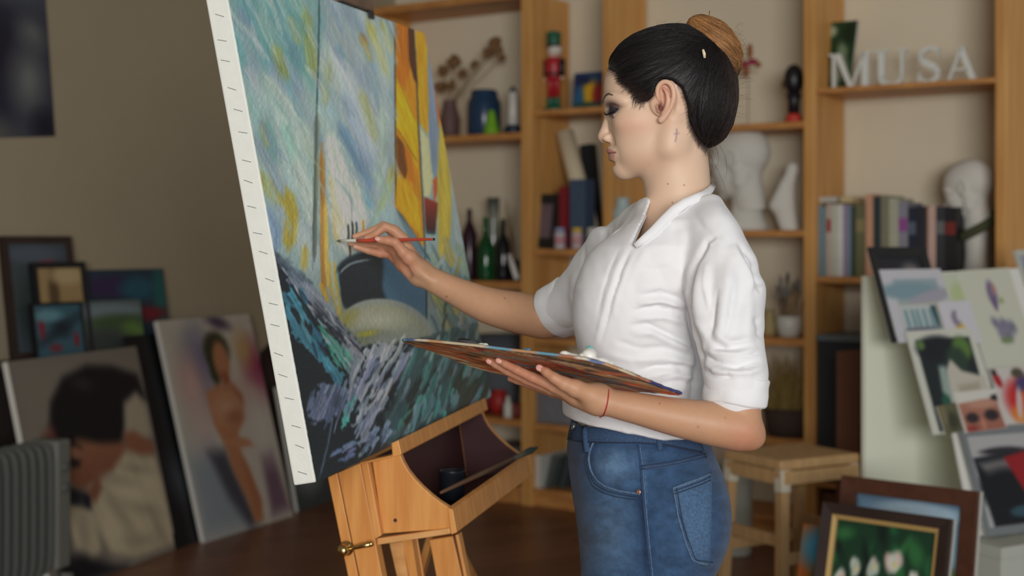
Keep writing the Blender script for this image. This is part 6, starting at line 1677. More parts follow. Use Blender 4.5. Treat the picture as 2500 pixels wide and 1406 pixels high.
# nape, temple and fly-away hairs
def wisp(a, b, bend, n=8):
    a, b = np.array(a, float), np.array(b, float); t = np.linspace(0, 1, n)[:, None]
    return a + (b - a) * t + np.array(bend, float) * (4 * t * (1 - t))
for k in range(150):
    s_ = -1 if k % 3 else 1
    x0, y0 = rng.choice([0, 1, 2]), 0
    if x0 == 0: a = (rng.uniform(1520, 1575), rng.uniform(205, 265), s_ * rng.uniform(88, 100)); b = (a[0] - rng.uniform(4, 12), a[1] + rng.uniform(4, 13), a[2] - s_ * 2)
    elif x0 == 1: a = (rng.uniform(1486, 1520), rng.uniform(158, 190), s_ * rng.uniform(20, 84)); b = (a[0] - rng.uniform(2, 10), a[1] + rng.uniform(4, 22), a[2])
    else: a = (rng.uniform(1690, 1745), rng.uniform(330, 360), s_ * rng.uniform(10, 70)); b = (a[0] - rng.uniform(-14, 16), a[1] + rng.uniform(14, 54), a[2] + rng.uniform(-6, 6))
    if x0 < 2:
        for q_ in (0,):
            h_ = bvh.find_nearest(Vector(a))
            if h_[0] is not None: a = tuple(np.array(h_[0]))
        bw = np.array(b); bw[2] = a[2] + s_ * 1.0
        # keep on the skin: pull towards nearest head vertex plane
        b = tuple(bw)
    paths.append(loc2w(wisp(a, b, (rng.uniform(-3, 3), rng.uniform(-3, 3), s_ * 2)))); rad.append(.22 * SW); cs.append(lin(np.array((60, 46, 42))))
for k in range(260):
    s_ = -1 if k % 4 else 1; t = rng.rand(); x0, y0 = 1546 + 52 * t + rng.normal(0, 3), np.interp(t, [0, .45, 1], [246, 262, 244]) + rng.normal(0, 5); pts = []
    dx_, dy_ = rng.uniform(-5, 3), rng.uniform(5, 15)
    for j_ in range(6):
        u_ = j_ / 5; q2 = (x0 + dx_ * u_ - 4 * u_ * u_, y0 - 8 + dy_ * u_ * 1.6)
        hit = hbv0.ray_cast(Vector((q2[0], q2[1], s_ * 190)), Vector((0, 0, -s_)))
        if hit[0] is None or abs(hit[0][2]) > 101: break
        pts.append(np.array(hit[0]) + np.array([0, 0, s_ * .5]))
    if len(pts) > 3: paths.append(loc2w(np.array(pts))); rad.append(rng.uniform(.12, .24) * SW); cs.append(lin(np.array((66, 52, 46))))
for k in range(110):      # halo of loose hairs on the crown and at the back
    t = rng.rand(); ang_ = math.radians(rng.uniform(-160, 60))
    c_ = np.array([1650 + 150 * math.cos(ang_), 205 + 143 * math.sin(ang_), rng.uniform(-30, 30)])
    e_ = c_ + np.array([rng.uniform(5, 40), rng.uniform(-14, 10), rng.uniform(-10, 10)]) + 5 * np.array([math.cos(ang_), math.sin(ang_), 0])
    paths.append(loc2w(wisp(c_, e_, (0, -rng.uniform(0, 5), 0)))); rad.append(.22 * SW); cs.append(lin(np.array((70, 52, 40))))
for (a, b, bd) in (((1722, 352, -20), (1732, 432, -26), (10, 0, 0)), ((1735, 350, -10), (1738, 420, -16), (16, 0, 0)), ((1716, 356, -30), (1770, 470, -20), (10, 10, 0)), ((1745, 340, 0), (1768, 440, 0), (14, 0, 0))):
    paths.append(loc2w(wisp(a, b, bd, 12))); rad.append(.35 * SW); cs.append(lin(np.array((50, 40, 36))))
# soft hairline: short hairs rooted in the skin and combed back into the mass
hbv = hbv0
edge = [np.array(q, float) for q in HAIRP[0:10]] + [np.array(q, float) for q in HAIRP[10:16]]
for k in range(1700):
    i_ = rng.randint(len(edge) - 1); t = rng.rand(); e2 = edge[i_] * (1 - t) + edge[i_ + 1] * t
    front = i_ < 8
    ctr2 = np.array([1650, 190.]) if front else np.array([1735, 240.])
    outw = e2 - ctr2; outw /= np.linalg.norm(outw)
    st_ = e2 + outw * (abs(rng.normal(0, 7)) - 2); dirn = -outw + np.array([.55, -.25]) * rng.uniform(.2, 1.2); dirn /= np.linalg.norm(dirn)
    s_ = -1 if rng.rand() < .7 else 1; L_ = rng.uniform(14, 34); pts = []
    for j_ in range(6):
        q2 = st_ + dirn * L_ * j_ / 5 + np.array([rng.normal(0, .5), rng.normal(0, .5)])
        hit = hbv.ray_cast(Vector((q2[0], q2[1], s_ * 190)), Vector((0, 0, -s_)))
        if hit[0] is None or (abs(hit[0][2]) > 99 and 1598 < q2[0] < 1656 and q2[1] > 203): break
        pts.append(np.array(hit[0]) + np.array(hit[1]) * (0 if hit[1] is None else 1) * 0 + np.array([0, 0, s_ * (.5 + j_ * .9)]))
    if len(pts) > 3:
        paths.append(loc2w(np.array(pts))); rad.append(rng.uniform(.13, .3) * SW); cs.append(lin(np.array((52, 41, 37)) * rng.uniform(.8, 1.3)))
sv, sq_, sc_ = strand_mesh(paths, rad, cs)
obj('hair_strands', (sv, sq_), M_hair, hair, smooth=True, cols=sc_, kind='stuff')
# bun strands
bvb = BVHTree.FromPolygons([tuple(q) for q in BV], [tuple(int(i_) for i_ in q) for q in BQ])
paths, rad, cs = [], [], []
u1 = np.array(Rb[0]); 
for k in range(1500):
    q = BV[rng.randint(len(BV))].copy(); pts = []; lift = rng.uniform(-.1, 1.2); L_ = rng.randint(8, 16); tw = rng.uniform(.15, .6)
    for s_ in range(L_):
        h_ = bvb.find_nearest(Vector(q)); cpt = np.array(h_[0]); nn = np.array(h_[1])
        if nn @ (cpt - np.array([1742, 106, 0])) < 0: nn = -nn
        pts.append(cpt + nn * lift)
        d = u1 + np.array([0, 0, 1]) * tw * (1 if k % 4 else -1); d = d - nn * (d @ nn); q = cpt + d / (np.linalg.norm(d) + 1e-6) * 8
    paths.append(loc2w(np.array(pts))); rad.append(rng.uniform(.2, .55) * SW)
    t = rng.rand(); c_ = np.array((104, 72, 44)) * (1 - t) + np.array((196, 144, 90)) * t
    dk = np.clip((pts[0][1] - 140) / 60, 0, .7); cs.append(lin(c_ * (1 - dk) + np.array((44, 34, 30)) * dk))
for k in range(36):
    a_ = rng.uniform(-60, 70); c_ = np.array([1770 + 34 * math.cos(math.radians(a_)), 120 + 60 * math.sin(math.radians(a_)), rng.uniform(-30, 30)])
    e_ = c_ + np.array([rng.uniform(2, 26), rng.uniform(-20, 26), rng.uniform(-8, 8)])
    paths.append(loc2w(wisp(c_, e_, (rng.uniform(-4, 8), rng.uniform(-8, 4), 0)))); rad.append(.22 * SW); cs.append(lin(np.array((110, 80, 52))))
sv, sq_, sc_ = strand_mesh(paths, rad, cs)
obj('bun_strands', (sv, sq_), M_hair, bun, smooth=True, cols=sc_, kind='stuff')
M_pin = mat('hairpin_cream', (226, 206, 170), .3); M_pin2 = mat('hairpin_pink', (226, 186, 180), .3)
obj('hairpin', G().tube([loc2w(np.array(q, float)) for q in ((1712, 138, -121), (1715, 148, -120), (1716, 158, -118))], [.0016, .0024, .0018], 10), M_pin, hair, smooth=True)
hp = obj('hairpin', G().tube([loc2w(np.array(q, float)) for q in ((1729, 58, -10), (1731, 30, -12))], .0007, 8), M_brass, bun, smooth=True)
obj('hairpin', G().tube([loc2w(np.array(q, float)) for q in ((1729, 54, -11), (1730, 43, -11))], .0016, 8), M_pin2, bun, smooth=True)
# ---------------------------------------------------------------- shirt
sf = Field((.0, 1.84, 1.045), (.385, 2.50, 1.475), .0031)
loft(sf, TORSO, .02)
cpx(sf, [(1662, 496, 2.11, 96), (1730, 520, 2.04, 74), (1768, 578, 1.985, 72)], .045)               # near shoulder
cpx(sf, [(1614, 541, 2.13, 62), (1556, 550, 2.20, 60), (1508, 592, 2.255, 58)], .03)               # far shoulder
cpx(sf, [(1758, 575, 1.985, 72), (1771, 640, 1.968, 84), (1771, 720, 1.950, 92), (1778, 800, 1.930, 82), (1786, 860, 1.918, 76), (1797, 915, 1.905, 74), (1795, 965, 1.902, 72)], .022)
cpx(sf, [(1512, 575, 2.25, 60), (1455, 665, 2.315, 63), (1395, 738, 2.370, 60), (1375, 748, 2.38, 58)], .022)
sf.ell(P(1500, 730, 2.055), (.05, .06, .07), .06)                                                   # bust
def pcut(poly, fld, lo, hi, k, how='s', yr=None):
    pl = np.array(poly, float)
    def fn(x, y, z):
        px_ = 1250 + F * x / y + 0 * z; py_ = HY + F * (CH - z) / y + 0 * x
        d = poly_sd(px_, py_, pl) * SW
        return d if yr is None else np.maximum(d, np.maximum(yr[0] - y, y - yr[1]) + 0 * d)
    fld.op(fn, lo, hi, k, how, pad=0)
# neck opening and hem
pcut([(1594, 455), (1590, 492), (1570, 540), (1545, 597), (1551, 602), (1600, 566), (1640, 512), (1690, 488), (1742, 466), (1745, 380), (1594, 380)], sf, (.14, 1.9, 1.33), (.36, 2.4, 1.475), .007)
pcut([(1594, 477), (1572, 482), (1549, 490), (1526, 508), (1503, 531), (1480, 552), (1440, 552), (1440, 380), (1600, 380)], sf, (.06, 1.9, 1.33), (.24, 2.5, 1.475), .012)
pcut([(1738, 446), (1750, 466), (1769, 494), (1789, 526), (1808, 556), (1824, 586), (1842, 616), (1856, 642), (1867, 662), (1950, 662), (1950, 380), (1738, 380)], sf, (.24, 1.84, 1.3), (.385, 2.5, 1.475), .022)
HEM = [(1200, 960), (1345, 985), (1372, 1009), (1400, 1026), (1434, 1038), (1520, 1055), (1596, 1072), (1622, 1076), (1680, 1072), (1800, 1060), (1800, 1400), (1200, 1400)]
pcut(HEM, sf, (.03, 1.95, 1.045), (.36, 2.36, 1.16), .003)
# open sleeve ends (arms come out of the cuffs)
SV, SQ = sf.mesh(2)
Nn = vnormals(SV, SQ)
if (Nn * (SV - SV.mean(0))).sum() < 0: SQ = SQ[:, ::-1]; Nn = -Nn
spx = toworldpx(SV)
facing = np.clip(-(Nn * unit(np.array([.1, 1, -.03]))).sum(1) * 4, 0, 1)
def fold(V, px, pts, amp, sig, facing, N_, depth=None, taper=.25):
    p_ = np.array(pts, float); d = np.full(len(px), 1e9); uu = np.zeros(len(px)); acc = 0
    m = sig * 3.2
    i_ = np.nonzero((px[:, 0] > p_[:, 0].min() - m) & (px[:, 0] < p_[:, 0].max() + m) & (px[:, 1] > p_[:, 1].min() - m) & (px[:, 1] < p_[:, 1].max() + m))[0]
    x, y = px[i_, 0], px[i_, 1]; d = np.full(len(i_), 1e9); uu = np.zeros(len(i_))
    L_ = [np.hypot(*(p_[k + 1] - p_[k])) for k in range(len(p_) - 1)]; tot = sum(L_)
    for k in range(len(p_) - 1):
        ax_, ay_ = p_[k]; ex_, ey_ = p_[k + 1] - p_[k]
        t = np.clip(((x - ax_) * ex_ + (y - ay_) * ey_) / (L_[k] ** 2 + 1e-9), 0, 1)
        dd_ = np.hypot(x - ax_ - ex_ * t, y - ay_ - ey_ * t); b = dd_ < d
        d = np.where(b, dd_, d); uu = np.where(b, (acc + t * L_[k]) / tot, uu); acc += L_[k]
    w = np.exp(-(d / sig) ** 2) * np.clip(np.minimum(uu, 1 - uu) / taper, .0, 1) ** .7 * facing[i_]
    if depth is not None: w = w * ((V[i_, 1] > depth[0]) & (V[i_, 1] < depth[1]))
    V[i_] += N_[i_] * (w * amp)[:, None]
mm = .001
near_sl = (1.80, 1.99); tor = (1.95, 2.2)
FOLDS = [  # polyline in photo pixels, height in mm, half width in px, depth window
    ([(1762, 574), (1726, 590), (1700, 640), (1684, 700), (1679, 745)], -5.0, 7, None), ([(1679, 745), (1690, 800), (1704, 850), (1714, 900)], -6.0, 8, None),
    ([(1690, 640), (1676, 700), (1668, 750)], 3.0, 11, None), ([(1716, 640), (1700, 720), (1706, 800)], 4.0, 14, None),
    ([(1756, 578), (1724, 597)], 2.0, 5, None),
    ([(1800, 588), (1832, 630), (1856, 672), (1864, 700)], -4.0, 8, None), ([(1786, 596), (1822, 660), (1846, 716)], 3.5, 11, None), ([(1822, 610), (1852, 650), (1868, 690)], 3.5, 9, None), ([(1840, 640), (1850, 690), (1838, 720)], -3.0, 7, None),
    ([(1780, 620), (1776, 700), (1760, 790), (1745, 850)], 3.0, 16, None), ([(1742, 630), (1735, 720), (1738, 800), (1728, 860)], -3.0, 14, None), ([(1810, 660), (1806, 740), (1790, 830)], -2.6, 13, None), ([(1830, 720), (1826, 800), (1822, 860)], 2.4, 14, None),
    ([(1712, 862), (1745, 886), (1800, 894), (1856, 878)], -4.5, 7, None), ([(1708, 842), (1750, 862), (1810, 866), (1852, 850)], 3.5, 9, None), ([(1716, 884), (1760, 908), (1830, 908), (1868, 896)], 3.8, 8, None), ([(1712, 900), (1740, 916), (1790, 920)], -3.5, 6, None), ([(1730, 800), (1780, 838), (1845, 826)], 2.6, 10, None), ([(1722, 828), (1776, 852), (1836, 838)], -2.6, 7, None),
    ([(1846, 770), (1858, 800), (1854, 826)], -4, 10, None), ([(1700, 780), (1730, 830), (1745, 870)], 2.5, 10, None),
    # torso
    ([(1560, 724), (1612, 714), (1660, 728), (1676, 742)], -3.2, 7, tor), ([(1556, 742), (1612, 734), (1672, 752)], 3.0, 8, tor), ([(1540, 762), (1600, 750), (1660, 762), (1684, 776)], -3.0, 7, tor), ([(1548, 778), (1620, 772), (1686, 794)], 2.6, 8, tor),
    ([(1534, 797), (1580, 792), (1630, 814), (1700, 848)], -3.2, 5.5, tor), ([(1540, 812), (1590, 812), (1640, 836), (1704, 866)], 3.0, 9, tor), ([(1560, 860), (1620, 850), (1690, 872)], -2.4, 8, tor), ([(1550, 880), (1620, 874), (1700, 890)], 2.4, 9, tor),
    ([(1550, 908), (1600, 896), (1650, 896), (1700, 906)], -3.6, 7, tor), ([(1550, 928), (1620, 912), (1700, 924)], 2.8, 9, tor), ([(1590, 946), (1650, 930), (1710, 936)], -2.6, 8, tor), ([(1690, 860), (1680, 910), (1664, 960)], 3.0, 10, tor), ([(1706, 880), (1698, 940), (1690, 1000)], -4.0, 10, tor),
    ([(1542, 604), (1516, 660), (1496, 720), (1482, 780), (1466, 840)], -1.8, 3.0, tor), ([(1530, 604), (1503, 660), (1484, 720), (1470, 780), (1452, 850)], 1.4, 6, tor), ([(1556, 606), (1528, 662), (1508, 722), (1494, 782)], 1.4, 6, tor), ([(1512, 606), (1488, 660), (1472, 710), (1458, 770)], -1.0, 3.0, tor),
    ([(1530, 690), (1560, 640), (1580, 600)], 1.6, 14, tor), ([(1600, 640), (1620, 690), (1640, 720)], -1.8, 14, tor), ([(1660, 560), (1650, 620), (1660, 690)], 1.8, 16, tor), ([(1640, 530), (1650, 590), (1640, 650)], -2.0, 12, tor), ([(1690, 520), (1720, 560), (1745, 580)], -1.2, 8, None),
    ([(1545, 650), (1552, 720), (1530, 790)], -1.2, 14, tor), ([(1440, 880), (1500, 920), (1560, 960)], -2.2, 12, tor), ([(1400, 930), (1460, 960), (1530, 1000)], 2.5, 12, tor), ([(1390, 975), (1450, 1010), (1540, 1040)], -2.2, 8, tor), ([(1480, 1000), (1560, 1030), (1640, 1050)], 2.4, 9, tor), ([(1600, 1020), (1660, 1050), (1700, 1050)], -2.4, 8, tor),
    # far sleeve and shoulder
    ([(1480, 560), (1468, 610), (1462, 660)], -4, 8, (2.1, 2.45)), ([(1440, 640), (1424, 690), (1420, 740)], -4, 7, (2.1, 2.45)), ([(1405, 660), (1396, 720), (1408, 790)], 3.5, 8, (2.1, 2.45)), ([(1428, 660), (1412, 720), (1414, 790)], 3.5, 9, (2.1, 2.45)), ([(1460, 700), (1430, 760), (1416, 800)], -3, 8, (2.1, 2.45)), ([(1530, 505), (1505, 560), (1490, 620)], 2, 10, (2.05, 2.45)), ([(1550, 505), (1524, 560), (1500, 640)], -1.8, 8, (2.05, 2.45))]
FOLDS += [([(1716, 868), (1738, 880), (1762, 884)], -3, 3.5, None), ([(1770, 898), (1810, 902), (1850, 892)], -3, 3.5, None), ([(1720, 846), (1742, 852), (1780, 850)], -2.5, 3.5, None), ([(1800, 870), (1830, 868), (1854, 858)], -2.5, 3.5, None), ([(1735, 905), (1750, 912), (1775, 913)], 2.5, 4, None),
    ([(1752, 700), (1744, 760), (1736, 820)], -2.2, 4.5, None), ([(1790, 690), (1782, 770), (1768, 830)], -2.2, 4.5, None), ([(1806, 610), (1836, 664), (1850, 705)], -2.5, 3.5, None), ([(1726, 640), (1722, 700), (1730, 760)], 2.2, 5, None), ([(1846, 668), (1858, 690), (1852, 716)], -3, 4, None), ([(1700, 660), (1690, 720), (1690, 760)], -2.4, 4, None),
    ([(1575, 728), (1622, 722), (1666, 736)], -2.2, 3, tor), ([(1560, 752), (1620, 744), (1678, 764)], -2.0, 3, tor), ([(1570, 770), (1640, 768), (1690, 786)], -1.8, 3, tor), ([(1600, 806), (1650, 828), (1704, 856)], -2.2, 3, tor), ([(1580, 900), (1640, 890), (1700, 898)], -2.4, 3.2, tor), ([(1610, 920), (1660, 910), (1706, 918)], -2, 3.2, tor), ([(1560, 650), (1590, 660), (1640, 650)], -1, 6, tor), ([(1500, 830), (1560, 850), (1620, 846)], -1.4, 6, tor), ([(1470, 860), (1540, 880), (1600, 876)], 1.4, 8, tor),
    ([(1380, 985), (1420, 1004), (1470, 1020)], -1.6, 3.2, tor), ([(1400, 1018), (1440, 1030), (1520, 1048)], -1.4, 3, tor), ([(1560, 1050), (1610, 1060), (1680, 1058)], -1.4, 3, tor), ([(1430, 600), (1420, 660), (1400, 700)], -2, 4, (2.1, 2.45)), ([(1500, 545), (1486, 600), (1470, 640)], -2, 4, (2.1, 2.45))]
for pts, a, s_, dw in FOLDS: fold(SV, spx, pts, a * 1.35 * mm, s_, facing, Nn, dw)
nzv = (vnoise(spx[:, 0] / 34, spx[:, 1] / 46, 3) - .5) * 1.6 + (vnoise(spx[:, 0] / 15, spx[:, 1] / 20, 5) - .5) * .7
SV = SV + Nn * (nzv * mm)[:, None]
M_shirt = mat('white_cotton', (232, 232, 234), .75, bump=.12, bscale=700, sheen=.15, spec=.25)
shirt = obj('shirt', (SV, SQ), M_shirt, woman, smooth=True)
sbvh = BVHTree.FromPolygons([tuple(q) for q in SV], [tuple(int(i_) for i_ in q) for q in SQ])
def hitpx(bv, x, y, off=.0):
    r = ray(x, y); h_ = bv.ray_cast(Vector(EYE), Vector(unit(r)))
    if h_[0] is None: return None
    n = np.array(h_[1]); n = n if n @ r < 0 else -n
    return np.array(h_[0]) + n * off, n
def densify(pts, step=8):
    out = []
    for a, b in zip(pts[:-1], pts[1:]):
        a, b = np.array(a, float), np.array(b, float); n = max(int(np.hypot(*(b - a)) / step), 1)
        out += [a + (b - a) * k / n for k in range(n)]
    return out + [np.array(pts[-1], float)]
def smooth_path(q, it=2):
    q = np.array(q)
    for _ in range(it): q[1:-1] = q[1:-1] * .5 + (q[:-2] + q[2:]) * .25
    return q
def ribbon(path, nrm, w, th, taper=True):    # flat strip lying on a surface
    g = G(); path = np.array(path); m = len(path); t = np.gradient(path, axis=0); t /= np.linalg.norm(t, axis=1)[:, None] + 1e-9
    V_ = []
    for i_ in range(m):
        n = nrm[i_] - t[i_] * (nrm[i_] @ t[i_]); n = unit(n); s_ = np.cross(t[i_], n); ww = w[i_] if hasattr(w, '__len__') else w
        for (a, b) in ((-1, -.4), (-.8, 1), (0, 1.15), (.8, 1), (1, -.4)): V_.append(path[i_] + s_ * a * ww / 2 + n * b * th)
    f_ = [(i_ * 5 + k, i_ * 5 + k + 1, (i_ + 1) * 5 + k + 1, (i_ + 1) * 5 + k) for i_ in range(m - 1) for k in range(4)]
    f_ += [(0, 1, 2, 3, 4), tuple((m - 1) * 5 + k for k in (4, 3, 2, 1, 0))]
    return g.add(V_, f_)
# collar: a stand of cloth round the neck that runs down into the open lapel
cpts = [(1742, 452, 2.115, 2.125), (1738, 462, 2.092, 2.09), (1722, 474, 2.070, 2.06), (1700, 483, 2.056, 2.04), (1672, 494, 2.046, 2.02), (1645, 510, 2.040, 2.01), (1622, 540, 2.032, 2.005), (1598, 566, 2.022, 2.0), (1572, 586, 2.012, 1.992), (1550, 600, 2.004, 1.985)]
cw = [15, 17, 19, 21, 23, 25, 27, 26, 22, 12]
def collar(cpts, cw, side):
    mid, nr, ws = [], [], []
    for (x, y, Yc, _), w in zip(cpts, cw):
        mid.append(P(x, y, Yc)); nr.append(unit(np.array([.25, -1, .35]) if side else np.array([-.9, -.3, .35]))); ws.append(w * Yc / F)
    return smooth_path(mid, 1), nr, ws
def collar_mesh(mid, nr, ws, th=.0022, rise=None):
    return ribbon(mid, nr, ws, th)
hitc = []
for (x, y, Yc, _) in cpts:
    h_ = hitpx(sbvh, x + 4, y + 9)
    hitc.append(h_[0][1] if h_ is not None else Yc)
cpts = [(x, y, min(Yc, hy - .001) if hy < 2.2 else Yc, 0) for (x, y, Yc, _), hy in zip(cpts, hitc)]
m_, n__, w_ = collar(cpts, cw, True)
obj('collar', collar_mesh(m_, n__, w_), M_shirt, shirt, smooth=True)
fpts = [(1600, 468, 2.19, 0), (1594, 480, 2.165, 0), (1586, 505, 2.13, 0), (1572, 538, 2.09, 0), (1558, 568, 2.05, 0), (1546, 596, 2.008, 0)]
m_, n__, w_ = collar(fpts, [14, 16, 15, 13, 11, 8], False)
obj('collar', collar_mesh(m_, n__, w_, .002), M_shirt, shirt, smooth=True)
# rolled cuffs
def cuff(a, b, ra, rb, name='cuff', sq=(1, 1), wave=0.0, seed=1):
    a, b = np.asarray(a), np.asarray(b); ax_ = unit(b - a); L_ = np.linalg.norm(b - a)
    ref = unit(np.cross(ax_, np.array([0, 1.0, 0]))); oth = np.cross(ax_, ref); n = 48; V_ = []
    prof = [(-.004, 0), (.0015, .0), (.0035, .06), (.0025, .3), (.0035, .6), (.003, .92), (.001, 1.0), (-.003, .98), (-.006, .6), (-.006, .1)]
    rs_ = np.random.RandomState(seed); ph = rs_.uniform(0, 6.28, 5)
    for (dr, h_) in prof:
        for k in range(n):
            t = 2 * math.pi * k / n; rr = ra + (rb - ra) * h_ + dr
            wv = wave * (math.sin(2 * t + ph[0]) + .6 * math.sin(5 * t + ph[1] + 2 * h_) + .4 * math.sin(9 * t + ph[2] - 3 * h_))
            V_.append(a + ax_ * (L_ * h_ + wave * .9 * math.sin(3 * t + ph[3]) * (1 if h_ > .5 else .6)) + (ref * math.cos(t) * sq[0] + oth * math.sin(t) * sq[1]) * (rr + wv))
    m = len(prof); f_ = [(i_ * n + k, i_ * n + (k + 1) % n, ((i_ + 1) % m) * n + (k + 1) % n, ((i_ + 1) % m) * n + k) for i_ in range(m) for k in range(n)]
    return obj(name, G().add(V_, f_), M_shirt, shirt, smooth=True)
cuff(P(1801, 919, 1.903), P(1793, 988, 1.900), 73 * 1.9 / F, 72.5 * 1.9 / F, sq=(1, .92), wave=.0012, seed=4)
cuff(P(1398, 738, 2.372), P(1345, 766, 2.400), 66 * 2.38 / F, 62 * 2.4 / F, sq=(1, .9), wave=.0012, seed=2)
# ---------------------------------------------------------------- jeans
jf = Field((.045, 1.93, .07), (.36, 2.34, 1.115), .0038)
loft(jf, JEANS, .0)
NLj = [(P(1566, 1470, 2.045), .088), (np.array([.205, 2.045, .50]), .080), (np.array([.213, 2.045, .09]), .074)]
FLj = [(P(1560, 1470, 2.215), .088), (np.array([.175, 2.215, .50]), .080), (np.array([.172, 2.215, .09]), .074)]
for L_ in (NLj, FLj): jf.chain([q for q, r in L_], [r for q, r in L_], .03)
jf.ell(P(1672, 1262, 2.03), (.055, .085, .075), .06)
jf.op(lambda x, y, z: (.075 - z) * -1 + 0 * x + 0 * y, (.04, 1.9, 0), (.37, 2.4, .2), 0, 'i', pad=0) if False else None
JV, JQ = jf.mesh(2)
Nj = vnormals(JV, JQ)
if (Nj * (JV - JV.mean(0))).sum() < 0: JQ = JQ[:, ::-1]; Nj = -Nj
jpx = toworldpx(JV); fj = np.clip(-(Nj * unit(np.array([.1, 1, -.1]))).sum(1) * 4, 0, 1)
for pts, a, s_ in [([(1450, 1085), (1438, 1120), (1446, 1160), (1470, 1186), (1520, 1201), (1562, 1206)], -1.6, 5), ([(1470, 1100), (1500, 1150), (1555, 1180)], 2.2, 30), ([(1570, 1090), (1572, 1200), (1580, 1300), (1588, 1420)], 1.4, 7), ([(1556, 1210), (1566, 1300), (1574, 1420)], -1.4, 5), ([(1600, 1210), (1640, 1226), (1690, 1260)], -1.2, 10),
                       ([(1560, 1112), (1570, 1124), (1590, 1116)], -1.8, 8), ([(1590, 1100), (1640, 1096), (1700, 1090)], 1.5, 10), ([(1404, 1080), (1400, 1160), (1412, 1260)], -1.5, 7), ([(1420, 1215), (1480, 1240), (1560, 1235)], 1.5, 12), ([(1420, 1250), (1490, 1270), (1560, 1262)], -1.6, 12), ([(1425, 1300), (1500, 1316), (1570, 1300)], 1.3, 14), ([(1430, 1345), (1500, 1360), (1570, 1340)], -1.3, 14), ([(1600, 1320), (1640, 1345), (1680, 1375)], -1.5, 12), ([(1690, 1375), (1720, 1395), (1745, 1385)], -2.5, 8),
                       ([(1643, 1190), (1655, 1250), (1672, 1310), (1688, 1366), (1738, 1382)], -1.2, 5)]:
    fold(JV, jpx, pts, a * mm, s_, fj, Nj)
jc = np.empty((len(JV), 3)); jc[:] = (52, 78, 110)
def jd(c, pts=None, sig=20, a=.5, el=None):
    global jc
    if el is not None: w = np.exp(-((jpx[:, 0] - el[0]) / el[2]) ** 2 - ((jpx[:, 1] - el[1]) / el[3]) ** 2)
    else:
        d = np.full(len(jpx), 1e9)
        for q0, q1 in zip(pts[:-1], pts[1:]):
            q0, q1 = np.array(q0, float), np.array(q1, float); e_ = q1 - q0; t = np.clip(((jpx - q0) @ e_) / (e_ @ e_), 0, 1); d = np.minimum(d, np.linalg.norm(jpx - q0 - t[:, None] * e_, axis=1))
        w = np.exp(-(d / sig) ** 2)
    w = (w * a)[:, None]; jc = jc * (1 - w) + np.array(c, float) * w
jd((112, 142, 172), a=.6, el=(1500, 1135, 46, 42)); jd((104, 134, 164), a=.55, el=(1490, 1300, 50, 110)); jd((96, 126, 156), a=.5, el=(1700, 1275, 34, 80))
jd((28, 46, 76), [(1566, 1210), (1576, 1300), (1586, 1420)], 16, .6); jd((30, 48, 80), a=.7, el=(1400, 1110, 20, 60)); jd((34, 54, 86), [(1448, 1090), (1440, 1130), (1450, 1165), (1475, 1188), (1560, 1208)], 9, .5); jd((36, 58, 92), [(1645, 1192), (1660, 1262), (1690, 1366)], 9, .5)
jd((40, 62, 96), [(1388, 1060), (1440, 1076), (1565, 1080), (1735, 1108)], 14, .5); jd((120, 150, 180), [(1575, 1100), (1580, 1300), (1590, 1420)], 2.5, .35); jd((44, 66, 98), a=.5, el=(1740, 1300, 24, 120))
jc *= (1 + (vnoise(jpx[:, 0] / 7, jpx[:, 1] / 5, 2)[:, None] - .5) * .16 + (vnoise(jpx[:, 0] / 26, jpx[:, 1] / 15, 8)[:, None] - .5) * .22)
M_denim = vmat('denim', .85, bump=.35, bscale=900, stretch=(1, 1, 1.6), spec=.2, var=.22, vscale=900, sheen=.1)
jeans = obj('jeans', (JV, JQ), M_denim, woman, smooth=True, cols=lin(np.clip(jc, 0, 255)))
jb = BVHTree.FromPolygons([tuple(q) for q in JV], [tuple(int(i_) for i_ in q) for q in JQ])
M_seam = mat('denim_seam', (84, 108, 134), .8, var=.3, vscale=300); M_seamd = mat('denim_dark', (40, 62, 96), .85, var=.2, vscale=200); M_stitch = mat('stitch_dark', (36, 48, 70), .8); M_denim2 = mat('denim_band', (50, 74, 106), .85, var=.22, vscale=400)
def strip(name, pts, wpx, th, m, off=.0004, par=None, step=7, sm=1):
    par = None          # every seam hangs directly under the jeans
    ph, nh_ = [], []
    for q in densify(pts, step):
        h_ = hitpx(jb, *q, off)
        if h_ is not None and h_[0][1] < 2.25: ph.append(h_[0]); nh_.append(h_[1])
    if len(ph) < 3: return None
    ph = smooth_path(ph, sm)
    return obj(name, ribbon(ph, nh_, wpx * 2.0 / F, th), m, par or jeans, smooth=True)
# waistband follows the waist
wbp = [(1392, 1054), (1410, 1058), (1440, 1062), (1500, 1064), (1565, 1064), (1620, 1068), (1680, 1080), (1712, 1089)]
wbd = strip('waistband', wbp, 40, .0022, M_denim2, 0, step=10, sm=2)
strip('stitching', [(1388, 1072), (1412, 1077), (1440, 1080), (1500, 1081), (1562, 1081), (1620, 1086), (1680, 1098), (1712, 1105)], 3.0, .0022, M_stitch, .0006)
for (x, y0, y1) in ((1433, 1046, 1104), (1608, 1058, 1100)):
    strip('belt_loop', [(x - 2, y0), (x, (y0 + y1) / 2), (x + 4, y1)], 15, .0046, M_denim2, .0012, step=6)
h_ = hitpx(jb, 1405, 1043, .003)
M_but = mat('button_metal', (150, 158, 160), .3, metal=.9)
obj('jeans_button', G().lathe([(.0052, -.002), (.0056, .001), (.0052, .0024), (.0042, .0016), (.002, .002), (.001, .0026)], h_[0], 20, h_[1]), M_but, jeans, smooth=True)
pc = [(1449, 1080), (1440, 1100), (1437, 1122), (1442, 1148), (1456, 1172), (1478, 1188), (1510, 1198), (1540, 1203), (1563, 1206)]
pk = strip('front_pocket_edge', pc, 5, .0012, M_seam, .0004)
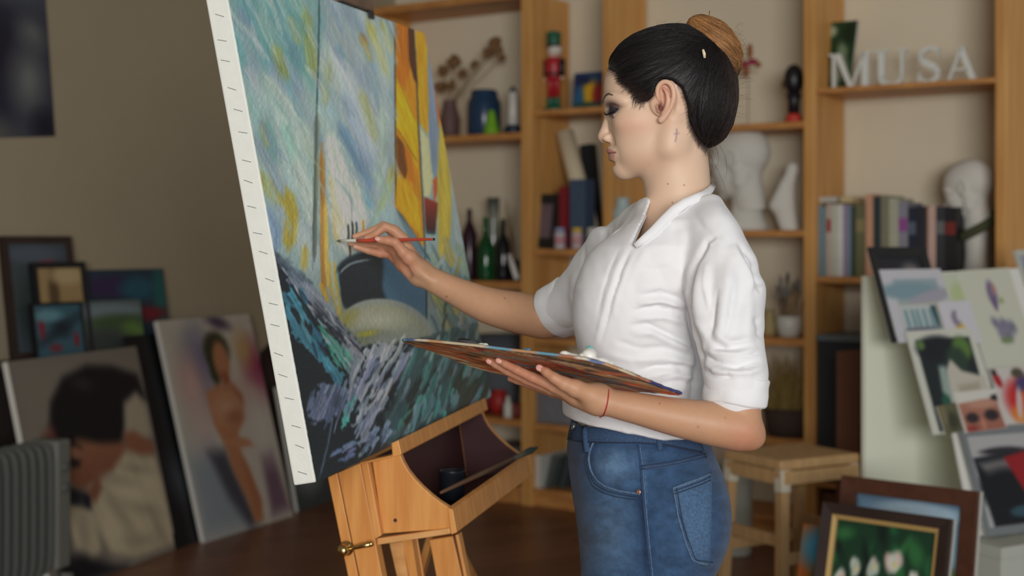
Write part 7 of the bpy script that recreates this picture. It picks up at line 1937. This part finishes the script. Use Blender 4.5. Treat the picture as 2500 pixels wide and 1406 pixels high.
strip('stitching', [(x - 5 if i_ < 5 else x - 3, y + (3 if i_ < 4 else 8)) for i_, (x, y) in enumerate(pc)], 2.2, .0006, M_stitch, .0004, pk)
strip('stitching', [(x - 9 if i_ < 5 else x - 5, y + (5 if i_ < 4 else 15)) for i_, (x, y) in enumerate(pc)], 2.2, .0006, M_stitch, .0004, pk)
strip('side_seam', [(1557, 1086), (1563, 1130), (1567, 1180), (1572, 1240), (1580, 1320), (1590, 1420)], 4, .0009, M_seamd, .0003)
strip('side_seam', [(1562, 1086), (1568, 1130), (1572, 1180), (1577, 1240), (1585, 1320), (1595, 1420)], 2.4, .0008, M_seam, .0003)
yk = [(1566, 1142), (1600, 1138), (1650, 1130), (1700, 1118), (1722, 1112)]
ys = strip('yoke_seam', yk, 14, .0011, M_denim2, .0002)
for d_ in (-4, 4): strip('stitching', [(x, y + d_) for x, y in yk], 2.2, .0014, M_stitch, .0004, ys)
# back pocket: a patch lying on the hip
def patch(name, TLp, TRp, BRp, BLp, m, off, nu=14, nv=20):
    g = G(); ok = True; V_ = []
    for j_ in range(nv + 1):
        for i_ in range(nu + 1):
            a, b = i_ / nu, j_ / nv
            q = (np.array(TLp) * (1 - a) + np.array(TRp) * a) * (1 - b) + (np.array(BLp) * (1 - a) + np.array(BRp) * a) * b
            e_ = off if 0 < i_ < nu and 0 < j_ < nv else 0.0002
            h_ = hitpx(jb, q[0], q[1], e_)
            V_.append(h_[0] if h_ is not None and h_[0][1] < 2.2 else (V_[-1] if V_ else P(*q, 2.0)))
    f_ = [(j_ * (nu + 1) + i_, j_ * (nu + 1) + i_ + 1, (j_ + 1) * (nu + 1) + i_ + 1, (j_ + 1) * (nu + 1) + i_) for j_ in range(nv) for i_ in range(nu)]
    return obj(name, g.add(V_, f_), m, jeans, smooth=True)
bpk = patch('back_pocket', (1643, 1190), (1739, 1151), (1734, 1378), (1690, 1368), mat('denim_pocket', (66, 94, 126), .85, var=.25, vscale=300), .0016)
be = [(1643, 1190), (1648, 1214), (1656, 1262), (1670, 1312), (1690, 1368), (1714, 1375), (1730, 1378)]
strip('pocket_edge', be, 4, .0012, M_seam, .0008, bpk); strip('stitching', [(x + 8, y - 2 if i_ < 5 else y - 7) for i_, (x, y) in enumerate(be)], 2.2, .0006, M_stitch, .0018, bpk)
strip('pocket_hem', [(1645, 1192), (1690, 1176), (1720, 1164), (1735, 1156)], 5, .0014, M_seam, .0012, bpk)
for d_ in (7, 15): strip('stitching', [(1647, 1192 + d_), (1690, 1177 + d_), (1720, 1165 + d_), (1733, 1158 + d_)], 2.2, .0008, M_stitch, .002, bpk)
h_ = hitpx(jb, 1560, 1201, .0008)
obj('rivet', G().lathe([(.0036, -.001), (.0036, .001), (.0022, .0018), (.001, .0014)], h_[0], 14, h_[1]), mat('copper', (196, 150, 130), .3, metal=.8), jeans, smooth=True)
# shoes (below the frame)
M_shoe = mat('shoe_white', (214, 212, 206), .5); M_sole = mat('shoe_sole', (180, 176, 168), .7)
for (x, y) in ((.205, 2.045), (.165, 2.215)):
    fs = Field((x - .22, y - .07, -.01), (x + .09, y + .07, .13), .006)
    fs.chain([(x + .03, y, .05), (x - .06, y, .045), (x - .15, y, .036)], [.040, .040, .032], .02); fs.cone((x + .01, y, .05), (x + .015, y, .10), .04, .042, .02)
    fs.op(lambda a, b, c: .012 - c + 0 * a + 0 * b, (x - .22, y - .07, -.01), (x + .09, y + .07, .13), .002, 'i', pad=0)
    v_, q_ = fs.mesh(1)
    sh_ = obj('shoe', (v_, q_), M_shoe, woman, smooth=True)
    pl = [np.array([x - .055 + .125 * math.cos(a) * (1.0 if math.cos(a) > 0 else 1.05), y + .045 * math.sin(a), 0]) for a in np.linspace(0, 6.283, 25)[:-1]]
    obj('sole', G().prism(pl, ZUP * .016), M_sole, sh_)
# red thread bracelet
wc = P(1476, 980, 1.8885); wa = unit(P(1560, 998, 1.885) - P(1458, 974, 1.89)); wu = unit(np.array([.06, -.1, 1]) - wa * (np.array([.06, -.1, 1]) @ wa)); ws_ = np.cross(wa, wu)
ring = [wc + wa * .004 * math.sin(t) + (wu * math.cos(t) * 1.04 + ws_ * math.sin(t)) * (35.0 * 1.8885 / F) for t in np.linspace(0, 6.283, 41)]
M_red = mat('red_thread', (170, 26, 38), .7)
brc = obj('bracelet', G().tube(ring, .00105, 6, cap=False), M_red, woman, smooth=True)
obj('bracelet_tail', G().tube([wc - wu * (36.2 * 1.8885 / F), wc - wu * (42 * 1.8885 / F) - wa * .0015], [.0009, .0012], 6), M_red, brc, smooth=True)

# ================================================================ paintbrush in her hand
B0 = onplane(822, 588, cBL + cn * .0015, cn); B1 = P(1062, 584, 2.398)
bd_ = B1 - B0
pb = thing('paintbrush', 'slim red-handled paintbrush touching the canvas in her fingers', 'paintbrush', B0 + bd_ * .5)
q_ = lambda t: B0 + bd_ * t
obj('bristles', G().tube([q_(0), q_(.03), q_(.055)], [.0006, .0022, .0024], 10), mat('bristle_dark', (86, 92, 86), .8), pb, smooth=True)
obj('ferrule', G().tube([q_(.05), q_(.16), q_(.205), q_(.215)], [.0024, .0029, .0031, .0031], 14), mat('ferrule_white', (216, 214, 206), .3, metal=.2), pb, smooth=True)
obj('handle', G().tube([q_(.21), q_(.30), q_(.42), q_(.7), q_(.97), q_(.985)], [.0031, .0037, .0036, .0029, .0022, .0021], 14), mat('handle_red', (178, 66, 46), .3), pb, smooth=True)
obj('handle_tip', G().tube([q_(.982), q_(.994), q_(1.0)], [.0022, .0023, .0012], 12), M_black, pb, smooth=True)

# ================================================================ palette
TOPL = [(983, 830), (1000, 829), (1040, 831), (1090, 836), (1160, 843), (1240, 853), (1320, 862), (1390, 870), (1430, 876), (1480, 889), (1530, 908), (1580, 929), (1620, 945), (1650, 955), (1664, 960)]
BOTL = [(1658, 962), (1610, 957), (1560, 953), (1500, 950), (1440, 946), (1380, 940), (1320, 930), (1260, 919), (1200, 906), (1150, 892), (1100, 872), (1050, 853), (1010, 840)]
outl = [onplane(x, y, PA, PN) for x, y in TOPL + BOTL]
PTH = .0035
pal = thing('palette', 'paint-caked wooden palette balanced on her left hand', 'palette', sum(outl) / len(outl))
n0 = len(outl); ctr_ = sum(outl) / n0
# underside and top as dense painted sheets, rim between
def palette_sheet(off, cols_fn, name, parent):
    rings = 26; V_ = []; f_ = []
    dense = []
    for i_ in range(n0):
        for k in range(8): dense.append(outl[i_] * (1 - k / 8) + outl[(i_ + 1) % n0] * (k / 8))
    nd = len(dense)
    for r_ in range(rings + 1):
        for q in dense: V_.append(ctr_ + (q - ctr_) * (r_ / rings) + PN * off)
    for r_ in range(rings):
        for i_ in range(nd): f_.append((r_ * nd + i_, r_ * nd + (i_ + 1) % nd, (r_ + 1) * nd + (i_ + 1) % nd, (r_ + 1) * nd + i_))
    V_ = np.array(V_); a, b = (V_ - ctr_) @ pdir, (V_ - ctr_) @ dd
    pp = Paint(a * 1000, b * 1000, (150, 92, 66)); cols_fn(pp); pp.c *= 1.15
    V_ = V_ + PN * np.sign(off) * (np.abs(vnoise(a * 260, b * 260, 3) - .3) * .0012)[:, None] if False else V_ + PN * (np.sign(off) * vnoise(a * 200, b * 240, 3) * .0010)[:, None]
    return obj(name, (V_, np.array(f_)), vmat('palette_paint', .5, bump=.5, bscale=260), parent, smooth=True, cols=pp.rgb())
def caked(seed, cols, n):
    def fn(pp):
        r_ = np.random.RandomState(seed)
        for k in range(n):
            x, y = r_.uniform(-210, 210), r_.uniform(-130, 130); L_ = r_.uniform(10, 60); an = r_.normal(0, .35)
            pp.line([(x - L_ * math.cos(an), y - L_ * math.sin(an)), (x, y + r_.uniform(-4, 4)), (x + L_ * math.cos(an), y + L_ * math.sin(an))], r_.uniform(2, 9), np.array(cols[r_.randint(len(cols))], float), 2, .85, .3, k)
    return fn
palette_sheet(-PTH / 2, caked(3, [(176, 66, 56), (140, 50, 46), (200, 140, 84), (120, 112, 84), (64, 80, 84), (96, 60, 48), (214, 160, 100), (56, 52, 54), (150, 100, 66), (104, 136, 146), (210, 96, 70), (164, 104, 70), (236, 214, 176), (230, 120, 90), (120, 150, 130)], 420), 'underside', pal)
palette_sheet(PTH / 2, caked(8, [(150, 130, 110), (190, 180, 170), (120, 90, 70), (90, 130, 150), (170, 150, 130)], 200), 'mixing_surface', pal)
g = G(); dense = []
for i_ in range(n0):
    for k in range(4): dense.append(outl[i_] * (1 - k / 4) + outl[(i_ + 1) % n0] * (k / 4))
nd = len(dense); V_ = [q + PN * h_ + unit(q - ctr_) * o_ for (h_, o_) in ((-PTH / 2, 0), (-PTH / 4, .001), (PTH / 4, .001), (PTH / 2, 0)) for q in dense]
f_ = [(r_ * nd + i_, r_ * nd + (i_ + 1) % nd, (r_ + 1) * nd + (i_ + 1) % nd, (r_ + 1) * nd + i_) for r_ in range(3) for i_ in range(nd)]
cr = np.random.RandomState(4); rc = []
pal_cols = [(206, 190, 160), (196, 150, 110), (110, 160, 180), (120, 170, 150), (176, 120, 90), (210, 200, 180), (90, 110, 150)]
seq = [pal_cols[cr.randint(len(pal_cols))] for _ in range(nd // 3 + 2)]
for r_ in range(4):
    for i_ in range(nd):
        q = toworldpx(dense[i_]); c_ = seq[i_ // 3]
        if q[0] > 1590: c_ = (58, 60, 110)
        rc.append(c_)
obj('rim', g.add(V_, f_), vmat('rim_paint', .5, bump=.4, bscale=400), pal, smooth=True, cols=lin(np.array(rc, float)))
M_pw = mat('paint_white', (236, 234, 226), .35); M_pb = mat('paint_blue', (62, 140, 190), .3); M_pt = mat('paint_turquoise', (84, 186, 160), .3); M_pt2 = mat('paint_teal', (90, 200, 200), .3)
def dab_(name, pts, m, seed=1):
    fd_ = []; lo_ = np.full(3, 1e9); hi_ = -lo_
    q3 = [(onplane(x, y, PA + PN * (PTH / 2 + h_ * .00055), PN), r * 1.9 / F) for x, y, h_, r in pts]
    for c_, r in q3: lo_ = np.minimum(lo_, c_ - r * 1.6); hi_ = np.maximum(hi_, c_ + r * 1.6)
    fd = Field(lo_, hi_, .0013)
    for c_, r in q3: fd.ell(c_, (r, r, r * .8), r * .5)
    v_, q_ = fd.mesh(1)
    return obj(name, (v_, q_), m, pal, smooth=True)
# heights are measured up from the board in pixels at the near rim
nearrim = lambda x: np.interp(x, [q[0] for q in TOPL], [q[1] for q in TOPL])
def pile(name, xs, m, r, h, seed):
    r_ = np.random.RandomState(seed); pts = []
    for x in xs:
        base = onplane(x, nearrim(x) + 4, PA, PN)
        pts.append((base + PN * (PTH / 2 + h * r_.uniform(.3, 1.0)) + dd * r_.uniform(.004, .02), r * r_.uniform(.7, 1.2)))
    lo_ = np.min([c_ - rr * 1.7 for c_, rr in pts], 0); hi_ = np.max([c_ + rr * 1.7 for c_, rr in pts], 0)
    fd = Field(lo_, hi_, .0012)
    for c_, rr in pts: fd.ell(c_, (rr * 1.2, rr * 1.2, rr), rr * .6)
    v_, q_ = fd.mesh(1)
    return obj(name, (v_, q_), m, pal, smooth=True)
pile('paint_blob', [1374, 1382, 1390, 1398, 1406, 1412, 1420, 1430], M_pw, .0055, .004, 2)
pile('paint_blob', [1422, 1428, 1432, 1436, 1430, 1426, 1434], M_pw, .0060, .012, 5)
pile('paint_blob', [1436, 1446, 1456, 1464, 1472, 1480], M_pw, .0055, .004, 6)
pile('paint_blob', [1424, 1430, 1436], M_pt2, .0040, .0185, 8)
pile('paint_blob', [1150, 1156, 1162, 1170, 1176, 1181], M_pw, .0040, .003, 3)
pile('paint_blob', [1276, 1281, 1286], M_pb, .0036, .003, 4)
pile('paint_blob', [1298, 1303], M_pt, .0036, .003, 7)
pile('paint_blob', [1490, 1500, 1512, 1516], M_pw, .003, .002, 9)
# tin dipper with white paint on the palette
dc = onplane(1140, 842, PA, PN) + dd * .022 + PN * (PTH / 2 + .0012)
dp = thing('paint_dipper', 'shallow black-rimmed tin cup of white paint on the palette', 'cup', dc)
obj('cup_body', G().lathe([(.016, 0), (.018, .001), (.0185, .0045), (.0195, .005), (.0175, .0045), (.012, .002)], dc, 28, PN), mat('tin', (150, 152, 150), .35, metal=.8), dp, smooth=True)
rr_ = [dc + PN * .005 + (pdir * math.cos(t) + dd * math.sin(t)) * .0192 for t in np.linspace(0, 6.283, 33)]
obj('cup_rim', G().tube(rr_, .0011, 6, cap=False), M_black, dp, smooth=True)
obj('white_paint', G().ball(dc + PN * .0042, (.0165, .0165, .0036), 20, 8, pdir, dd, PN), M_pw, dp, smooth=True)
